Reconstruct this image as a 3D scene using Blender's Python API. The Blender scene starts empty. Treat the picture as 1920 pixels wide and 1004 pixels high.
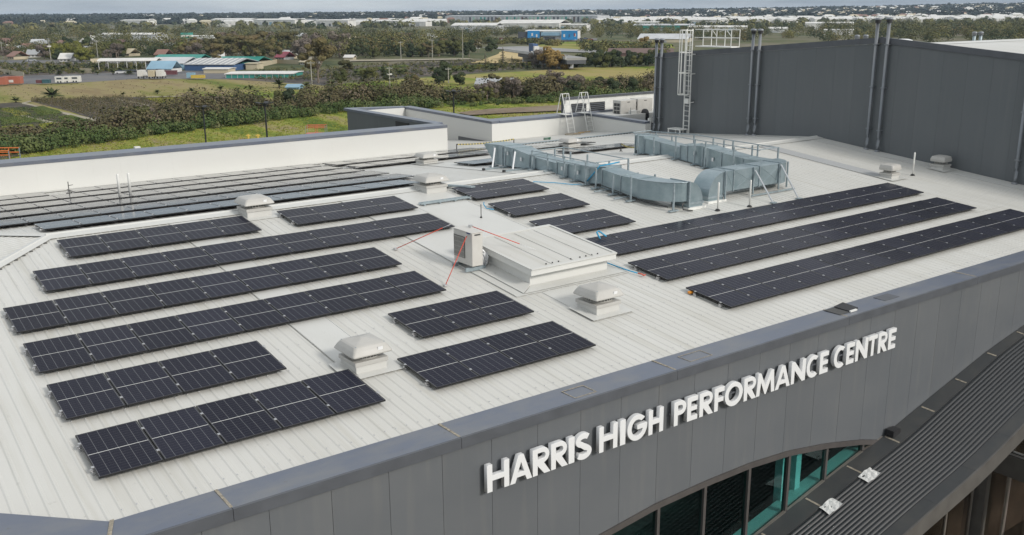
import bpy, math, random
import numpy as np
from mathutils import Vector, Matrix
random.seed(7); rng = np.random.default_rng(7)
R = math.radians
S = bpy.context.scene
COL = S.collection

# ---------------------------------------------------------------- camera
F_PX, PITCH, ROLL, YAW, CD, CH = 1779.73, R(15.0679), R(-0.3836), R(36.0992), 31.555, 6.5945
def _basis():
    cy, sy = math.cos(YAW), math.sin(YAW)
    w = Vector((sy*math.cos(PITCH), cy*math.cos(PITCH), -math.sin(PITCH)))
    r0 = Vector((cy, -sy, 0)); u0 = r0.cross(w)
    r = math.cos(ROLL)*r0 + math.sin(ROLL)*u0
    u = -math.sin(ROLL)*r0 + math.cos(ROLL)*u0
    return r, u, w
CR, CU, CW = _basis()
CAM = Vector((0, -CD, CH))
cam = bpy.data.cameras.new('camera'); camo = bpy.data.objects.new('camera', cam); COL.objects.link(camo)
cam.sensor_width = 36; cam.lens = F_PX/1920*36; cam.clip_start = .5; cam.clip_end = 30000
camo.matrix_world = Matrix.Translation(CAM) @ Matrix((CR, CU, -CW)).transposed().to_4x4()
S.camera = camo

# ---------------------------------------------------------------- sky, sun, exposure
SUN_AZ, SUN_EL = R(163), R(31)      # azimuth measured clockwise from +Y
world = bpy.data.worlds.new('World'); S.world = world; world.use_nodes = True
nt = world.node_tree; nt.nodes.clear()
def wn(t, **k):
    n = nt.nodes.new(t)
    for a, b in k.items(): setattr(n, a, b)
    return n
sky = wn('ShaderNodeTexSky', sky_type='NISHITA', sun_disc=False)
sky.sun_elevation = SUN_EL; sky.sun_rotation = SUN_AZ; sky.dust_density = 2.0
bg1 = wn('ShaderNodeBackground'); bg1.inputs[1].default_value = .10
nt.links.new(sky.outputs[0], bg1.inputs[0])
tc = wn('ShaderNodeTexCoord'); sep = wn('ShaderNodeSeparateXYZ'); nt.links.new(tc.outputs['Generated'], sep.inputs[0])
mp = wn('ShaderNodeMapping'); mp.inputs['Scale'].default_value = (1, 1, 9); nt.links.new(tc.outputs['Generated'], mp.inputs[0])
nz = wn('ShaderNodeTexNoise'); nz.inputs['Scale'].default_value = 3.2; nz.inputs['Detail'].default_value = 7; nz.inputs['Roughness'].default_value = .55
nt.links.new(mp.outputs[0], nz.inputs['Vector'])
rmp = wn('ShaderNodeValToRGB')
e = rmp.color_ramp.elements
e[0].position = .36; e[0].color = (.48, .52, .57, 1); e[1].position = .66; e[1].color = (.93, .93, .90, 1)
nt.links.new(nz.outputs['Fac'], rmp.inputs[0])
# high sky is brighter cloud, the horizon band greyer and bluer
el = wn('ShaderNodeMapRange'); el.inputs['From Min'].default_value = -.0; el.inputs['From Max'].default_value = .30
nt.links.new(sep.outputs['Z'], el.inputs['Value'])
hz = wn('ShaderNodeValToRGB')
h = hz.color_ramp.elements
h[0].position = .0; h[0].color = (.64, .67, .71, 1); h[1].position = 1; h[1].color = (1, 1, 1, 1)
k = h.new(.05); k.color = (.56, .62, .69, 1); k = h.new(.16); k.color = (.66, .75, .82, 1); k = h.new(.5); k.color = (.80, .88, .95, 1)
nt.links.new(el.outputs[0], hz.inputs[0])
mul = wn('ShaderNodeMix', data_type='RGBA', blend_type='MULTIPLY'); mul.inputs[0].default_value = 1
nt.links.new(rmp.outputs[0], mul.inputs[6]); nt.links.new(hz.outputs[0], mul.inputs[7])
bg2 = wn('ShaderNodeBackground'); bg2.inputs[1].default_value = .84
nt.links.new(mul.outputs[2], bg2.inputs[0])
mx = wn('ShaderNodeMixShader'); mx.inputs[0].default_value = .88
nt.links.new(bg1.outputs[0], mx.inputs[1]); nt.links.new(bg2.outputs[0], mx.inputs[2])
wo = wn('ShaderNodeOutputWorld'); nt.links.new(mx.outputs[0], wo.inputs[0])
sl = bpy.data.lights.new('sun', 'SUN'); sl.energy = 1.85; sl.angle = R(11); sl.color = (1, .955, .89)
so = bpy.data.objects.new('sun', sl); COL.objects.link(so)
sd = Vector((math.sin(SUN_AZ)*math.cos(SUN_EL), math.cos(SUN_AZ)*math.cos(SUN_EL), math.sin(SUN_EL)))
so.rotation_euler = sd.to_track_quat('Z', 'Y').to_euler(); so.location = (0, 0, 60)
S.view_settings.view_transform = 'Standard'; S.view_settings.look = 'None'
S.view_settings.exposure = .5; S.view_settings.gamma = 1; S.view_settings.use_curve_mapping = False
S.cycles.max_bounces = 6; S.cycles.diffuse_bounces = 3; S.cycles.glossy_bounces = 3; S.cycles.transmission_bounces = 4
S.cycles.volume_bounces = 0; S.cycles.transparent_max_bounces = 8

# ---------------------------------------------------------------- helpers
GZ = -17.5
def ray(px, py): return CR*((px-960)/F_PX) + CU*((502-py)/F_PX) + CW
def G(px, py, z=GZ):
    d = ray(px, py); t = (z-CH)/d.z; return CAM + d*t
def at_dist(px, py, D):
    d = ray(px, py); t = D/math.hypot(d.x, d.y); return CAM + d*t
TN, TF = .09657, -.0755
def rz(y): return TN*y if y < 0 else TF*y

def tag(o, label=None, cat=None, group=None, kind=None):
    if label: o['label'] = label
    if cat: o['category'] = cat
    if group: o['group'] = group
    if kind: o['kind'] = kind
    return o
def thing(name, loc, label, cat, group=None, rz_=0):
    o = bpy.data.objects.new(name, None); COL.objects.link(o); o.location = loc; o.rotation_euler.z = rz_
    o.empty_display_size = .2
    return tag(o, label, cat, group)
def link(name, me, parent=None, loc=(0, 0, 0), rot=(0, 0, 0)):
    o = bpy.data.objects.new(name, me); COL.objects.link(o)
    o.parent = parent; o.location = loc; o.rotation_euler = rot
    return o
def copy_tree(o, parent=None):
    c = o.copy(); COL.objects.link(c); c.parent = parent
    for ch in o.children: copy_tree(ch, c)
    return c

class MB:
    def __init__(s): s.v = []; s.f = []
    def add(s, vs, fs):
        n = len(s.v); s.v += [tuple(p) for p in vs]; s.f += [tuple(n+i for i in f) for f in fs]; return s
    def hexa(s, p):  # 8 points: bottom 4 ccw, top 4 ccw
        return s.add(p, [(3, 2, 1, 0), (4, 5, 6, 7), (0, 1, 5, 4), (1, 2, 6, 5), (2, 3, 7, 6), (3, 0, 4, 7)])
    def box(s, x0, x1, y0, y1, z0, z1):
        return s.hexa([(x0, y0, z0), (x1, y0, z0), (x1, y1, z0), (x0, y1, z0), (x0, y0, z1), (x1, y0, z1), (x1, y1, z1), (x0, y1, z1)])
    def prism(s, poly, vec):  # closed polygon extruded along vec
        n = len(poly); vec = Vector(vec)
        a = [Vector(p) for p in poly]; b = [p+vec for p in a]
        return s.add(a+b, [tuple(range(n-1, -1, -1)), tuple(range(n, 2*n))] + [(i, (i+1) % n, n+(i+1) % n, n+i) for i in range(n)])
    def tube(s, pts, r, n=8, cap=True):
        pts = [Vector(p) for p in pts]; rings = []
        rs = r if isinstance(r, (list, tuple)) else [r]*len(pts)
        for i, p in enumerate(pts):
            d = (pts[min(i+1, len(pts)-1)] - pts[max(i-1, 0)]).normalized()
            a = d.cross(Vector((0, 0, 1)))
            if a.length < .05: a = d.cross(Vector((0, 1, 0)))
            a.normalize(); b = d.cross(a).normalized()
            rings.append([p + (a*math.cos(2*math.pi*k/n) + b*math.sin(2*math.pi*k/n))*rs[i] for k in range(n)])
        vs = [q for g in rings for q in g]; fs = []
        for i in range(len(pts)-1):
            for k in range(n):
                fs.append((i*n+k, i*n+(k+1) % n, (i+1)*n+(k+1) % n, (i+1)*n+k))
        if cap: fs += [tuple(range(n-1, -1, -1)), tuple(range((len(pts)-1)*n, len(pts)*n))]
        return s.add(vs, fs)
    def lathe(s, prof, cx=0, cy=0, n=16, cap=True):
        vs = []; fs = []
        for r_, z in prof:
            vs += [(cx+r_*math.cos(2*math.pi*k/n), cy+r_*math.sin(2*math.pi*k/n), z) for k in range(n)]
        for i in range(len(prof)-1):
            for k in range(n): fs.append((i*n+k, i*n+(k+1) % n, (i+1)*n+(k+1) % n, (i+1)*n+k))
        if cap: fs += [tuple(range(n-1, -1, -1)), tuple(range((len(prof)-1)*n, len(prof)*n))]
        return s.add(vs, fs)
    def mesh(s, name, mat, smooth=False, bevel=0):
        me = bpy.data.meshes.new(name); me.from_pydata(s.v, [], s.f); me.update()
        mats = mat if isinstance(mat, (list, tuple)) else [mat]
        for m in mats: me.materials.append(m)
        if smooth: me.shade_smooth()
        return me
    def build(s, name, mat, parent=None, smooth=False, bevel=0, loc=(0, 0, 0), rot=(0, 0, 0)):
        o = link(name, s.mesh(name, mat, smooth), parent, loc, rot)
        if bevel:
            b = o.modifiers.new('bevel', 'BEVEL'); b.width = bevel; b.segments = 2; b.limit_method = 'ANGLE'
        return o

def np_mesh(name, verts, quads, mat, attr=None):
    me = bpy.data.meshes.new(name); nv, nf = len(verts), len(quads); k = quads.shape[1]
    me.vertices.add(nv); me.vertices.foreach_set('co', verts.astype(np.float32).ravel())
    me.loops.add(nf*k); me.loops.foreach_set('vertex_index', quads.astype(np.int32).ravel())
    me.polygons.add(nf); me.polygons.foreach_set('loop_start', np.arange(0, nf*k, k, dtype=np.int32))
    if attr is not None:
        a = me.attributes.new('tint', 'FLOAT', 'POINT'); a.data.foreach_set('value', attr.astype(np.float32))
    me.update(); me.materials.append(mat); return me

# ---------------------------------------------------------------- materials
def nmat(name):
    m = bpy.data.materials.new(name); m.use_nodes = True; t = m.node_tree
    return m, t, t.nodes['Principled BSDF']
def mat(name, col, rough=.6, metal=0, var=.06, scale=6, bump=0, coord='Object', spec=None, detail=5):
    m, t, b = nmat(name); N = t.nodes; L = t.links
    b.inputs['Roughness'].default_value = rough; b.inputs['Metallic'].default_value = metal
    if spec is not None: b.inputs['IOR'].default_value = spec
    c = N.new('ShaderNodeTexCoord'); n = N.new('ShaderNodeTexNoise'); n.inputs['Scale'].default_value = scale; n.inputs['Detail'].default_value = detail
    L.new(c.outputs[coord], n.inputs['Vector'])
    r = N.new('ShaderNodeValToRGB'); e = r.color_ramp.elements
    lo = [max(0, x*(1-var*2)) for x in col]; hi = [min(1, x*(1+var*2)) for x in col]
    e[0].position = .3; e[0].color = (*lo, 1); e[1].position = .7; e[1].color = (*hi, 1)
    L.new(n.outputs['Fac'], r.inputs[0]); L.new(r.outputs[0], b.inputs['Base Color'])
    if bump:
        bp = N.new('ShaderNodeBump'); bp.inputs['Strength'].default_value = bump; bp.inputs['Distance'].default_value = .02
        n2 = N.new('ShaderNodeTexNoise'); n2.inputs['Scale'].default_value = scale*4; L.new(c.outputs[coord], n2.inputs['Vector'])
        L.new(n2.outputs['Fac'], bp.inputs['Height']); L.new(bp.outputs[0], b.inputs['Normal'])
    return m
def dirty(name, col, dirt, rough=.45, amount=.35, scale=(.6, .6, .6), metal=0, streak=None, spots=0, vary=0, buckle=.12):
    """painted sheet with soft uneven dust and a few darker spots, laid on in world position"""
    m, t, b = nmat(name); N = t.nodes; L = t.links
    b.inputs['Metallic'].default_value = metal
    g = N.new('ShaderNodeNewGeometry'); mp = N.new('ShaderNodeMapping'); mp.inputs['Scale'].default_value = scale
    L.new(g.outputs['Position'], mp.inputs[0])
    n = N.new('ShaderNodeTexNoise'); n.inputs['Scale'].default_value = 1; n.inputs['Detail'].default_value = 8; n.inputs['Roughness'].default_value = .62
    L.new(mp.outputs[0], n.inputs['Vector'])
    mr = N.new('ShaderNodeMapRange'); mr.inputs['From Min'].default_value = .42; mr.inputs['From Max'].default_value = .75; mr.inputs['To Max'].default_value = amount
    L.new(n.outputs['Fac'], mr.inputs['Value'])
    mix = N.new('ShaderNodeMix'); mix.data_type = 'RGBA'; mix.inputs[6].default_value = (*col, 1); mix.inputs[7].default_value = (*dirt, 1)
    L.new(mr.outputs[0], mix.inputs[0]); out = mix.outputs[2]
    if spots:
        v = N.new('ShaderNodeTexNoise'); v.inputs['Scale'].default_value = 7; v.inputs['Detail'].default_value = 2
        L.new(g.outputs['Position'], v.inputs['Vector'])
        m2 = N.new('ShaderNodeMapRange'); m2.inputs['From Min'].default_value = .70; m2.inputs['From Max'].default_value = .78; m2.inputs['To Max'].default_value = spots
        L.new(v.outputs['Fac'], m2.inputs['Value'])
        mx2 = N.new('ShaderNodeMix'); mx2.data_type = 'RGBA'; mx2.inputs[7].default_value = (*[c*.5 for c in dirt], 1)
        L.new(m2.outputs[0], mx2.inputs[0]); L.new(out, mx2.inputs[6]); out = mx2.outputs[2]
    if streak:
        ms_ = N.new('ShaderNodeMapping'); ms_.inputs['Scale'].default_value = streak[0]; L.new(g.outputs['Position'], ms_.inputs[0])
        ns_ = N.new('ShaderNodeTexNoise'); ns_.inputs['Scale'].default_value = 1; ns_.inputs['Detail'].default_value = 5; L.new(ms_.outputs[0], ns_.inputs['Vector'])
        m3 = N.new('ShaderNodeMapRange'); m3.inputs['From Min'].default_value = .52; m3.inputs['From Max'].default_value = .74; m3.inputs['To Max'].default_value = streak[1]; L.new(ns_.outputs['Fac'], m3.inputs['Value'])
        mx3 = N.new('ShaderNodeMix'); mx3.data_type = 'RGBA'; mx3.inputs[7].default_value = (*streak[2], 1); L.new(m3.outputs[0], mx3.inputs[0]); L.new(out, mx3.inputs[6]); out = mx3.outputs[2]
    if vary:
        oi_ = N.new('ShaderNodeObjectInfo'); m4 = N.new('ShaderNodeMapRange'); m4.inputs['To Min'].default_value = 1-vary; m4.inputs['To Max'].default_value = 1+vary; L.new(oi_.outputs['Random'], m4.inputs['Value'])
        hs = N.new('ShaderNodeHueSaturation'); L.new(m4.outputs[0], hs.inputs['Value']); L.new(out, hs.inputs['Color']); out = hs.outputs[0]
    L.new(out, b.inputs['Base Color'])
    rr = N.new('ShaderNodeMapRange'); rr.inputs['To Min'].default_value = rough-.08; rr.inputs['To Max'].default_value = rough+.14
    L.new(n.outputs['Fac'], rr.inputs['Value']); L.new(rr.outputs[0], b.inputs['Roughness'])
    bp = N.new('ShaderNodeBump'); bp.inputs['Strength'].default_value = buckle; bp.inputs['Distance'].default_value = .03
    n3 = N.new('ShaderNodeTexNoise'); n3.inputs['Scale'].default_value = 1.7; n3.inputs['Detail'].default_value = 2
    L.new(g.outputs['Position'], n3.inputs['Vector']); L.new(n3.outputs['Fac'], bp.inputs['Height']); L.new(bp.outputs[0], b.inputs['Normal'])
    return m

M = {}
M['roof'] = dirty('white_roof_sheet', (.545, .54, .51), (.45, .44, .40), .42, .5, (.5, .12, 1), spots=.3, vary=.018, streak=((5, .22, 1), .45, (.40, .385, .33)))
M['tray'] = dirty('smooth_flashing', (.55, .55, .525), (.44, .435, .40), .38, .5, (.5, .25, 1), spots=.45)
M['tray2'] = dirty('grey_flashing', (.42, .43, .435), (.36, .36, .35), .35, .4, (.5, .25, 1))
M['white_wall'] = dirty('white_parapet_sheet', (.60, .60, .575), (.56, .545, .50), .5, .3, (.2, .2, .5))
M['white'] = mat('white_paint', (.68, .68, .65), .45, 0, .04, 3)
M['sign'] = mat('sign_white', (.70, .705, .71), .35, 0, .01, 2)
M['sign_side'] = mat('sign_return', (.55, .57, .60), .4, 0, .02, 2)
M['clad'] = dirty('grey_cladding', (.110, .118, .127), (.14, .144, .148), .48, .4, (.35, .35, .6), vary=.035, buckle=.22, streak=((4, 4, .3), .35, (.16, .16, .155)))
M['hall'] = dirty('dark_hall_cladding', (.105, .116, .123), (.13, .135, .14), .42, .4, (.3, .3, .25), vary=.04, buckle=.25, streak=((4, 4, .2), .3, (.14, .145, .15)))
M['cap'] = dirty('blue_grey_capping', (.105, .122, .162), (.20, .20, .19), .33, .65, (.8, 1.6, 1), spots=.5)
M['capdark'] = mat('dark_capping', (.082, .088, .10), .45, 0, .06, 2)
M['seal'] = mat('old_sealant', (.27, .24, .19), .8, 0, .2, 14)
M['galv'] = None
m, t, b = nmat('galvanised_steel'); N = t.nodes; L = t.links; M['galv'] = m
b.inputs['Metallic'].default_value = .55; 
c = N.new('ShaderNodeTexCoord'); v = N.new('ShaderNodeTexVoronoi'); v.inputs['Scale'].default_value = 22; L.new(c.outputs['Object'], v.inputs['Vector'])
n = N.new('ShaderNodeTexNoise'); n.inputs['Scale'].default_value = 1.6; n.inputs['Detail'].default_value = 6; L.new(c.outputs['Object'], n.inputs['Vector'])
ad = N.new('ShaderNodeMath'); ad.operation = 'MULTIPLY_ADD'; ad.inputs[1].default_value = .10; L.new(v.outputs['Color'], ad.inputs[0]); L.new(n.outputs['Fac'], ad.inputs[2])
r = N.new('ShaderNodeValToRGB'); e = r.color_ramp.elements; e[0].position = .35; e[0].color = (.235, .305, .33, 1); e[1].position = .85; e[1].color = (.36, .43, .46, 1)
L.new(ad.outputs[0], r.inputs[0]); L.new(r.outputs[0], b.inputs['Base Color'])
r2 = N.new('ShaderNodeMapRange'); r2.inputs['To Min'].default_value = .30; r2.inputs['To Max'].default_value = .42; L.new(ad.outputs[0], r2.inputs['Value']); L.new(r2.outputs[0], b.inputs['Roughness'])
M['galvl'] = mat('galvanised_post', (.30, .355, .38), .5, .5, .08, 8)
M['alu'] = mat('aluminium', (.66, .67, .68), .35, .8, .04, 5)
M['vent'] = dirty('vent_dome_plastic', (.43, .42, .395), (.34, .33, .30), .45, .5, (2, 2, 2))
M['ventbase'] = dirty('vent_base_sheet', (.52, .515, .49), (.44, .43, .40), .4, .5, (2, 2, 2))
M['mesh'] = mat('vent_mesh', (.16, .155, .145), .6, .4, .3, 40)
M['pipe'] = dirty('grey_pipe', (.20, .215, .235), (.30, .30, .29), .35, .5, (1.5, 1.5, .8), metal=.35)
M['black'] = mat('black_rubber', (.02, .02, .022), .55, 0, .1, 10)
M['pframe'] = mat('black_anodised_frame', (.022, .022, .024), .35, .5, .05, 10)
M['psheet'] = mat('panel_backsheet', (.05, .05, .05), .6)
M['rail'] = mat('rail_aluminium', (.55, .55, .56), .35, .9, .04, 8)
M['orange'] = mat('orange_plastic', (.75, .30, .04), .5)
M['red'] = mat('red_sleeve', (.55, .07, .04), .55)
M['redlift'] = mat('red_machine_paint', (.55, .12, .08), .5)
M['blue'] = mat('blue_hose', (.03, .28, .48), .45)
M['acbody'] = mat('beige_unit_casing', (.52, .505, .47), .45, 0, .03, 3)
M['grille'] = mat('dark_grille', (.06, .06, .058), .6)
M['paper'] = mat('white_paper', (.72, .72, .70), .8, 0, .12, 25)
M['canopy'] = dirty('charcoal_canopy_sheet', (.027, .030, .033), (.045, .046, .046), .42, .5, (.3, 1.5, 1))
M['canopyf'] = dirty('charcoal_flashing', (.040, .043, .045), (.07, .068, .062), .5, .7, (1.2, 1.2, 1.2), spots=.7)
M['fascia'] = mat('bronze_fascia', (.10, .095, .088), .5, .2, .08, 2)
M['mull'] = mat('window_mullion', (.115, .105, .10), .4, .4, .06, 3)
M['mull2'] = mat('bronze_mullion', (.24, .22, .195), .4, .5, .06, 3)
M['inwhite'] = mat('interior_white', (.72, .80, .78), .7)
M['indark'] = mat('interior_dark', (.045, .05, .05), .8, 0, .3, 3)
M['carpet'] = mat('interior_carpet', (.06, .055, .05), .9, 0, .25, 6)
M['screen'] = mat('desk_top', (.20, .24, .33), .3)
# window glass: tinted, reflective
m, t, b = nmat('green_window_glass'); N = t.nodes; L = t.links; M['glass'] = m
N.remove(b); tr = N.new('ShaderNodeBsdfTransparent'); tr.inputs[0].default_value = (.55, .78, .77, 1)
gl = N.new('ShaderNodeBsdfGlossy'); gl.inputs['Roughness'].default_value = .02; gl.inputs[0].default_value = (.8, .85, .85, 1)
lw_ = N.new('ShaderNodeLayerWeight'); lw_.inputs[0].default_value = .5; fp = N.new('ShaderNodeMath'); fp.operation = 'POWER'; fp.inputs[1].default_value = 4; L.new(lw_.outputs['Facing'], fp.inputs[0]); fr = N.new('ShaderNodeMath'); fr.operation = 'MULTIPLY_ADD'; fr.inputs[1].default_value = .45; fr.inputs[2].default_value = .035; L.new(fp.outputs[0], fr.inputs[0]); ms = N.new('ShaderNodeMixShader')
L.new(fr.outputs[0], ms.inputs[0]); L.new(tr.outputs[0], ms.inputs[1]); L.new(gl.outputs[0], ms.inputs[2]); L.new(ms.outputs[0], N['Material Output'].inputs[0])
m, t, b = nmat('bronze_window_glass'); N = t.nodes; L = t.links; M['glass2'] = m
N.remove(b); tr = N.new('ShaderNodeBsdfTransparent'); tr.inputs[0].default_value = (.50, .46, .41, 1)
gl = N.new('ShaderNodeBsdfGlossy'); gl.inputs['Roughness'].default_value = .03
lw_ = N.new('ShaderNodeLayerWeight'); lw_.inputs[0].default_value = .5; fp = N.new('ShaderNodeMath'); fp.operation = 'POWER'; fp.inputs[1].default_value = 3; L.new(lw_.outputs['Facing'], fp.inputs[0]); fr = N.new('ShaderNodeMath'); fr.operation = 'MULTIPLY_ADD'; fr.inputs[1].default_value = .7; fr.inputs[2].default_value = .10; L.new(fp.outputs[0], fr.inputs[0]); ms = N.new('ShaderNodeMixShader')
L.new(fr.outputs[0], ms.inputs[0]); L.new(tr.outputs[0], ms.inputs[1]); L.new(gl.outputs[0], ms.inputs[2]); L.new(ms.outputs[0], N['Material Output'].inputs[0])

# solar glass: 6 columns by 2x9 half cells, busbar print
PW, PL = 1.134, 1.722
m, t, b = nmat('solar_glass'); N = t.nodes; L = t.links; M['solar'] = m
c = N.new('ShaderNodeTexCoord'); sp = N.new('ShaderNodeSeparateXYZ'); L.new(c.outputs['Object'], sp.inputs[0])
def mth(op, a, bb=None, cc=None):
    n = N.new('ShaderNodeMath'); n.operation = op
    for i, q in enumerate((a, bb, cc)):
        if q is None: continue
        if isinstance(q, (int, float)): n.inputs[i].default_value = q
        else: L.new(q, n.inputs[i])
    return n.outputs[0]
def linemask(coord, off, pitch, half):
    fr_ = mth('FRACT', mth('DIVIDE', mth('SUBTRACT', coord, off), pitch))
    d = mth('MULTIPLY', mth('SUBTRACT', .5, mth('ABSOLUTE', mth('SUBTRACT', fr_, .5))), pitch)
    return mth('LESS_THAN', d, half)
X, Y_ = sp.outputs['X'], sp.outputs['Y']
colm = linemask(X, .027, (PW-.054)/6, .0035)
rowm = linemask(Y_, .028, (PL-.056)/18, .002)
bus = linemask(X, .027, (PW-.054)/60, .0008)
mid = mth('LESS_THAN', mth('ABSOLUTE', mth('SUBTRACT', Y_, PL/2)), .0085)
edge = mth('MAXIMUM', mth('MAXIMUM', mth('LESS_THAN', X, .024), mth('GREATER_THAN', X, PW-.024)), mth('MAXIMUM', mth('LESS_THAN', Y_, .022), mth('GREATER_THAN', Y_, PL-.022)))
def mixc(fac, a, bcol, strength=1):
    n = N.new('ShaderNodeMix'); n.data_type = 'RGBA'
    L.new(mth('MULTIPLY', fac, strength) if strength != 1 else fac, n.inputs[0])
    if isinstance(a, tuple): n.inputs[6].default_value = (*a, 1)
    else: L.new(a, n.inputs[6])
    n.inputs[7].default_value = (*bcol, 1); return n.outputs[2]
oi = N.new('ShaderNodeObjectInfo')
nz = N.new('ShaderNodeTexNoise'); nz.inputs['Scale'].default_value = 1.2; L.new(c.outputs['Object'], nz.inputs['Vector'])
basec = mixc(oi.outputs['Random'], (.008, .0085, .017), (.017, .018, .031))
o_ = mixc(bus, basec, (.10, .10, .11), .35)
o_ = mixc(rowm, o_, (.10, .105, .12), .75)
o_ = mixc(colm, o_, (.30, .31, .32), .5)
o_ = mixc(mid, o_, (.62, .62, .60), .9)
o_ = mixc(edge, o_, (.05, .05, .055), 1)
L.new(o_, b.inputs['Base Color']); b.inputs['Roughness'].default_value = .16; b.inputs['IOR'].default_value = 1.38
rr = N.new('ShaderNodeMapRange'); rr.inputs['To Min'].default_value = .07; rr.inputs['To Max'].default_value = .17; L.new(nz.outputs['Fac'], rr.inputs['Value'])
b.inputs['Roughness'].default_value = .5; b.inputs['Specular IOR Level'].default_value = .08
lw = N.new('ShaderNodeLayerWeight'); lw.inputs[0].default_value = .5
gsy = N.new('ShaderNodeBsdfGlossy'); L.new(rr.outputs[0], gsy.inputs['Roughness'])
mxs_ = N.new('ShaderNodeMixShader'); L.new(mth('MINIMUM', mth('MULTIPLY_ADD', mth('POWER', lw.outputs['Facing'], 12.0), 2.4, .012), .95), mxs_.inputs[0])
L.new(b.outputs[0], mxs_.inputs[1]); L.new(gsy.outputs[0], mxs_.inputs[2]); L.new(mxs_.outputs[0], N['Material Output'].inputs[0])

# ---------------------------------------------------------------- the sports centre: roof
HALLX = 43.35
centre = thing('sports_centre', (0, 0, 0), 'low white roofed sports building with charcoal front and solar panels on its roof', 'sports centre')
PITCHR, RH = .254, .015
def rib_profile(x0, x1):
    """x, dz points across one sheet (ribs on the .254 lattice)"""
    pts = [(x0, 0)]; k = math.floor(x0/PITCHR)
    while k*PITCHR < x1:
        c_ = k*PITCHR + .127
        for dx, dz in ((-.045, 0), (-.016, RH), (.016, RH), (.045, 0)):
            if x0 < c_+dx < x1: pts.append((c_+dx, dz))
        k += 1
    pts.append((x1, 0)); return pts
def yfar_end(x): return 13.45
def near_end(x):
    return -16.27 if x > 2.90 else -16.27 + (2.90-x)*.8125
nsheet = 0
def roof_sheet(x0, x1, side):
    pr = rib_profile(x0, x1); mb = MB(); vs = []
    for x, dz in pr:
        if side < 0:
            top = 0 if x >= 5.36 else -(5.36-x)*1.192
            ys = [top]; ye = near_end(x)
            if ye >= top-.05: ye = top-.05
            ys.append(ye)
        else:
            bot = 0 if x >= 5.36 else (5.36-x)*1.522
            if 29.2 < x < 34.65: yl = 27.2
            elif x < 29.2: yl = 14.85
            elif x < 42.6: yl = 18.05
            else: yl = 12.4
            ys = [bot, max(yl, bot+.05)]
        for y in ys: vs.append((x, y, rz(y)+dz))
    n = len(pr)
    mb.add(vs, [((2*i, 2*i+1, 2*i+3, 2*i+2) if side < 0 else (2*i, 2*i+2, 2*i+3, 2*i+1)) for i in range(n-1)])
    return mb.build('roof_sheet', M['roof'], centre)
SW = PITCHR*3
x = PITCHR*-24
while x < HALLX-.05:
    x1 = min(x+SW, HALLX)
    roof_sheet(x, x1, -1); 
    for a_, b_ in ((x, x1),):
        cuts = [a_] + [c_ for c_ in (29.2, 34.65, 42.6) if a_ < c_ < b_] + [b_]
        for q in range(len(cuts)-1): roof_sheet(cuts[q]+(.0 if q == 0 else .001), cuts[q+1], 1)
    x = x1
# hip end plane, ribs running along x
y = -10.0
kk = .115
while y < 14:
    y1 = y+SW; pr = rib_profile(y, y1); vs = []
    for yy, dz in pr:
        xr = 5.36 - (-yy/1.192 if yy < 0 else yy/1.522)
        vs += [(xr, yy, kk*(xr-5.36)+dz), (-7.0, yy, kk*(-7.0-5.36)+dz)]
    if min(5.36 - (-q[0]/1.192 if q[0] < 0 else q[0]/1.522) for q in pr) > -6.9:
        MB().add(vs, [(2*i, 2*i+2, 2*i+3, 2*i+1) for i in range(len(pr)-1)]).build('hip_end_sheet', M['roof'], centre)
    y = y1
# ridge capping with a rolled top, in lengths
def ridge_len(x0, x1):
    prof = [(-.42, rz(-.42)+.040), (-.06, .048), (-.03, .085), (.03, .085), (.06, .048), (.34, rz(.34)+.040), (.34, rz(.34)+.03), (0, .03), (-.42, rz(-.42)+.03)]
    MB().prism([(x0, a_, b_) for a_, b_ in prof][::-1], (x1-x0, 0, 0)).build('ridge_capping', M['tray'], centre)
xs = [5.2, 11.2, 17.3, 23.3, 29.3, 35.3, HALLX-.02]
for a_, b_ in zip(xs[:-1], xs[1:]): ridge_len(a_+.004, b_)
# hip cappings
for d, nm in (((-1, -1.192), 'a'), ((-1, 1.522), 'b')):
    A = Vector((5.36, 0, .05)); L_ = 9; B = A + Vector((d[0]*L_, d[1]*L_, kk*-L_))
    s_ = Vector((d[0], d[1], 0)).normalized(); p_ = Vector((-s_.y, s_.x, 0))
    poly = [A-p_*.22-Vector((0, 0, .02)), A-p_*.03+Vector((0, 0, .01)), A+Vector((0, 0, .04)), A+p_*.03+Vector((0, 0, .01)), A+p_*.22-Vector((0, 0, .02)), A-Vector((0, 0, .04))]
    MB().prism(poly, B-A).build('hip_capping', M['tray'], centre)
# closure dashes between rib ends under the near hip capping
mb = MB()
for i in range(18):
    x_ = 5.36-.35-i*PITCHR; y_ = -(5.36-x_)*1.192-.30
    mb.box(x_-.09, x_+.09, y_-.02, y_+.02, rz(y_)+.002, rz(y_)+.030)
mb.build('foam_closure', M['grille'], centre)

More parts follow.
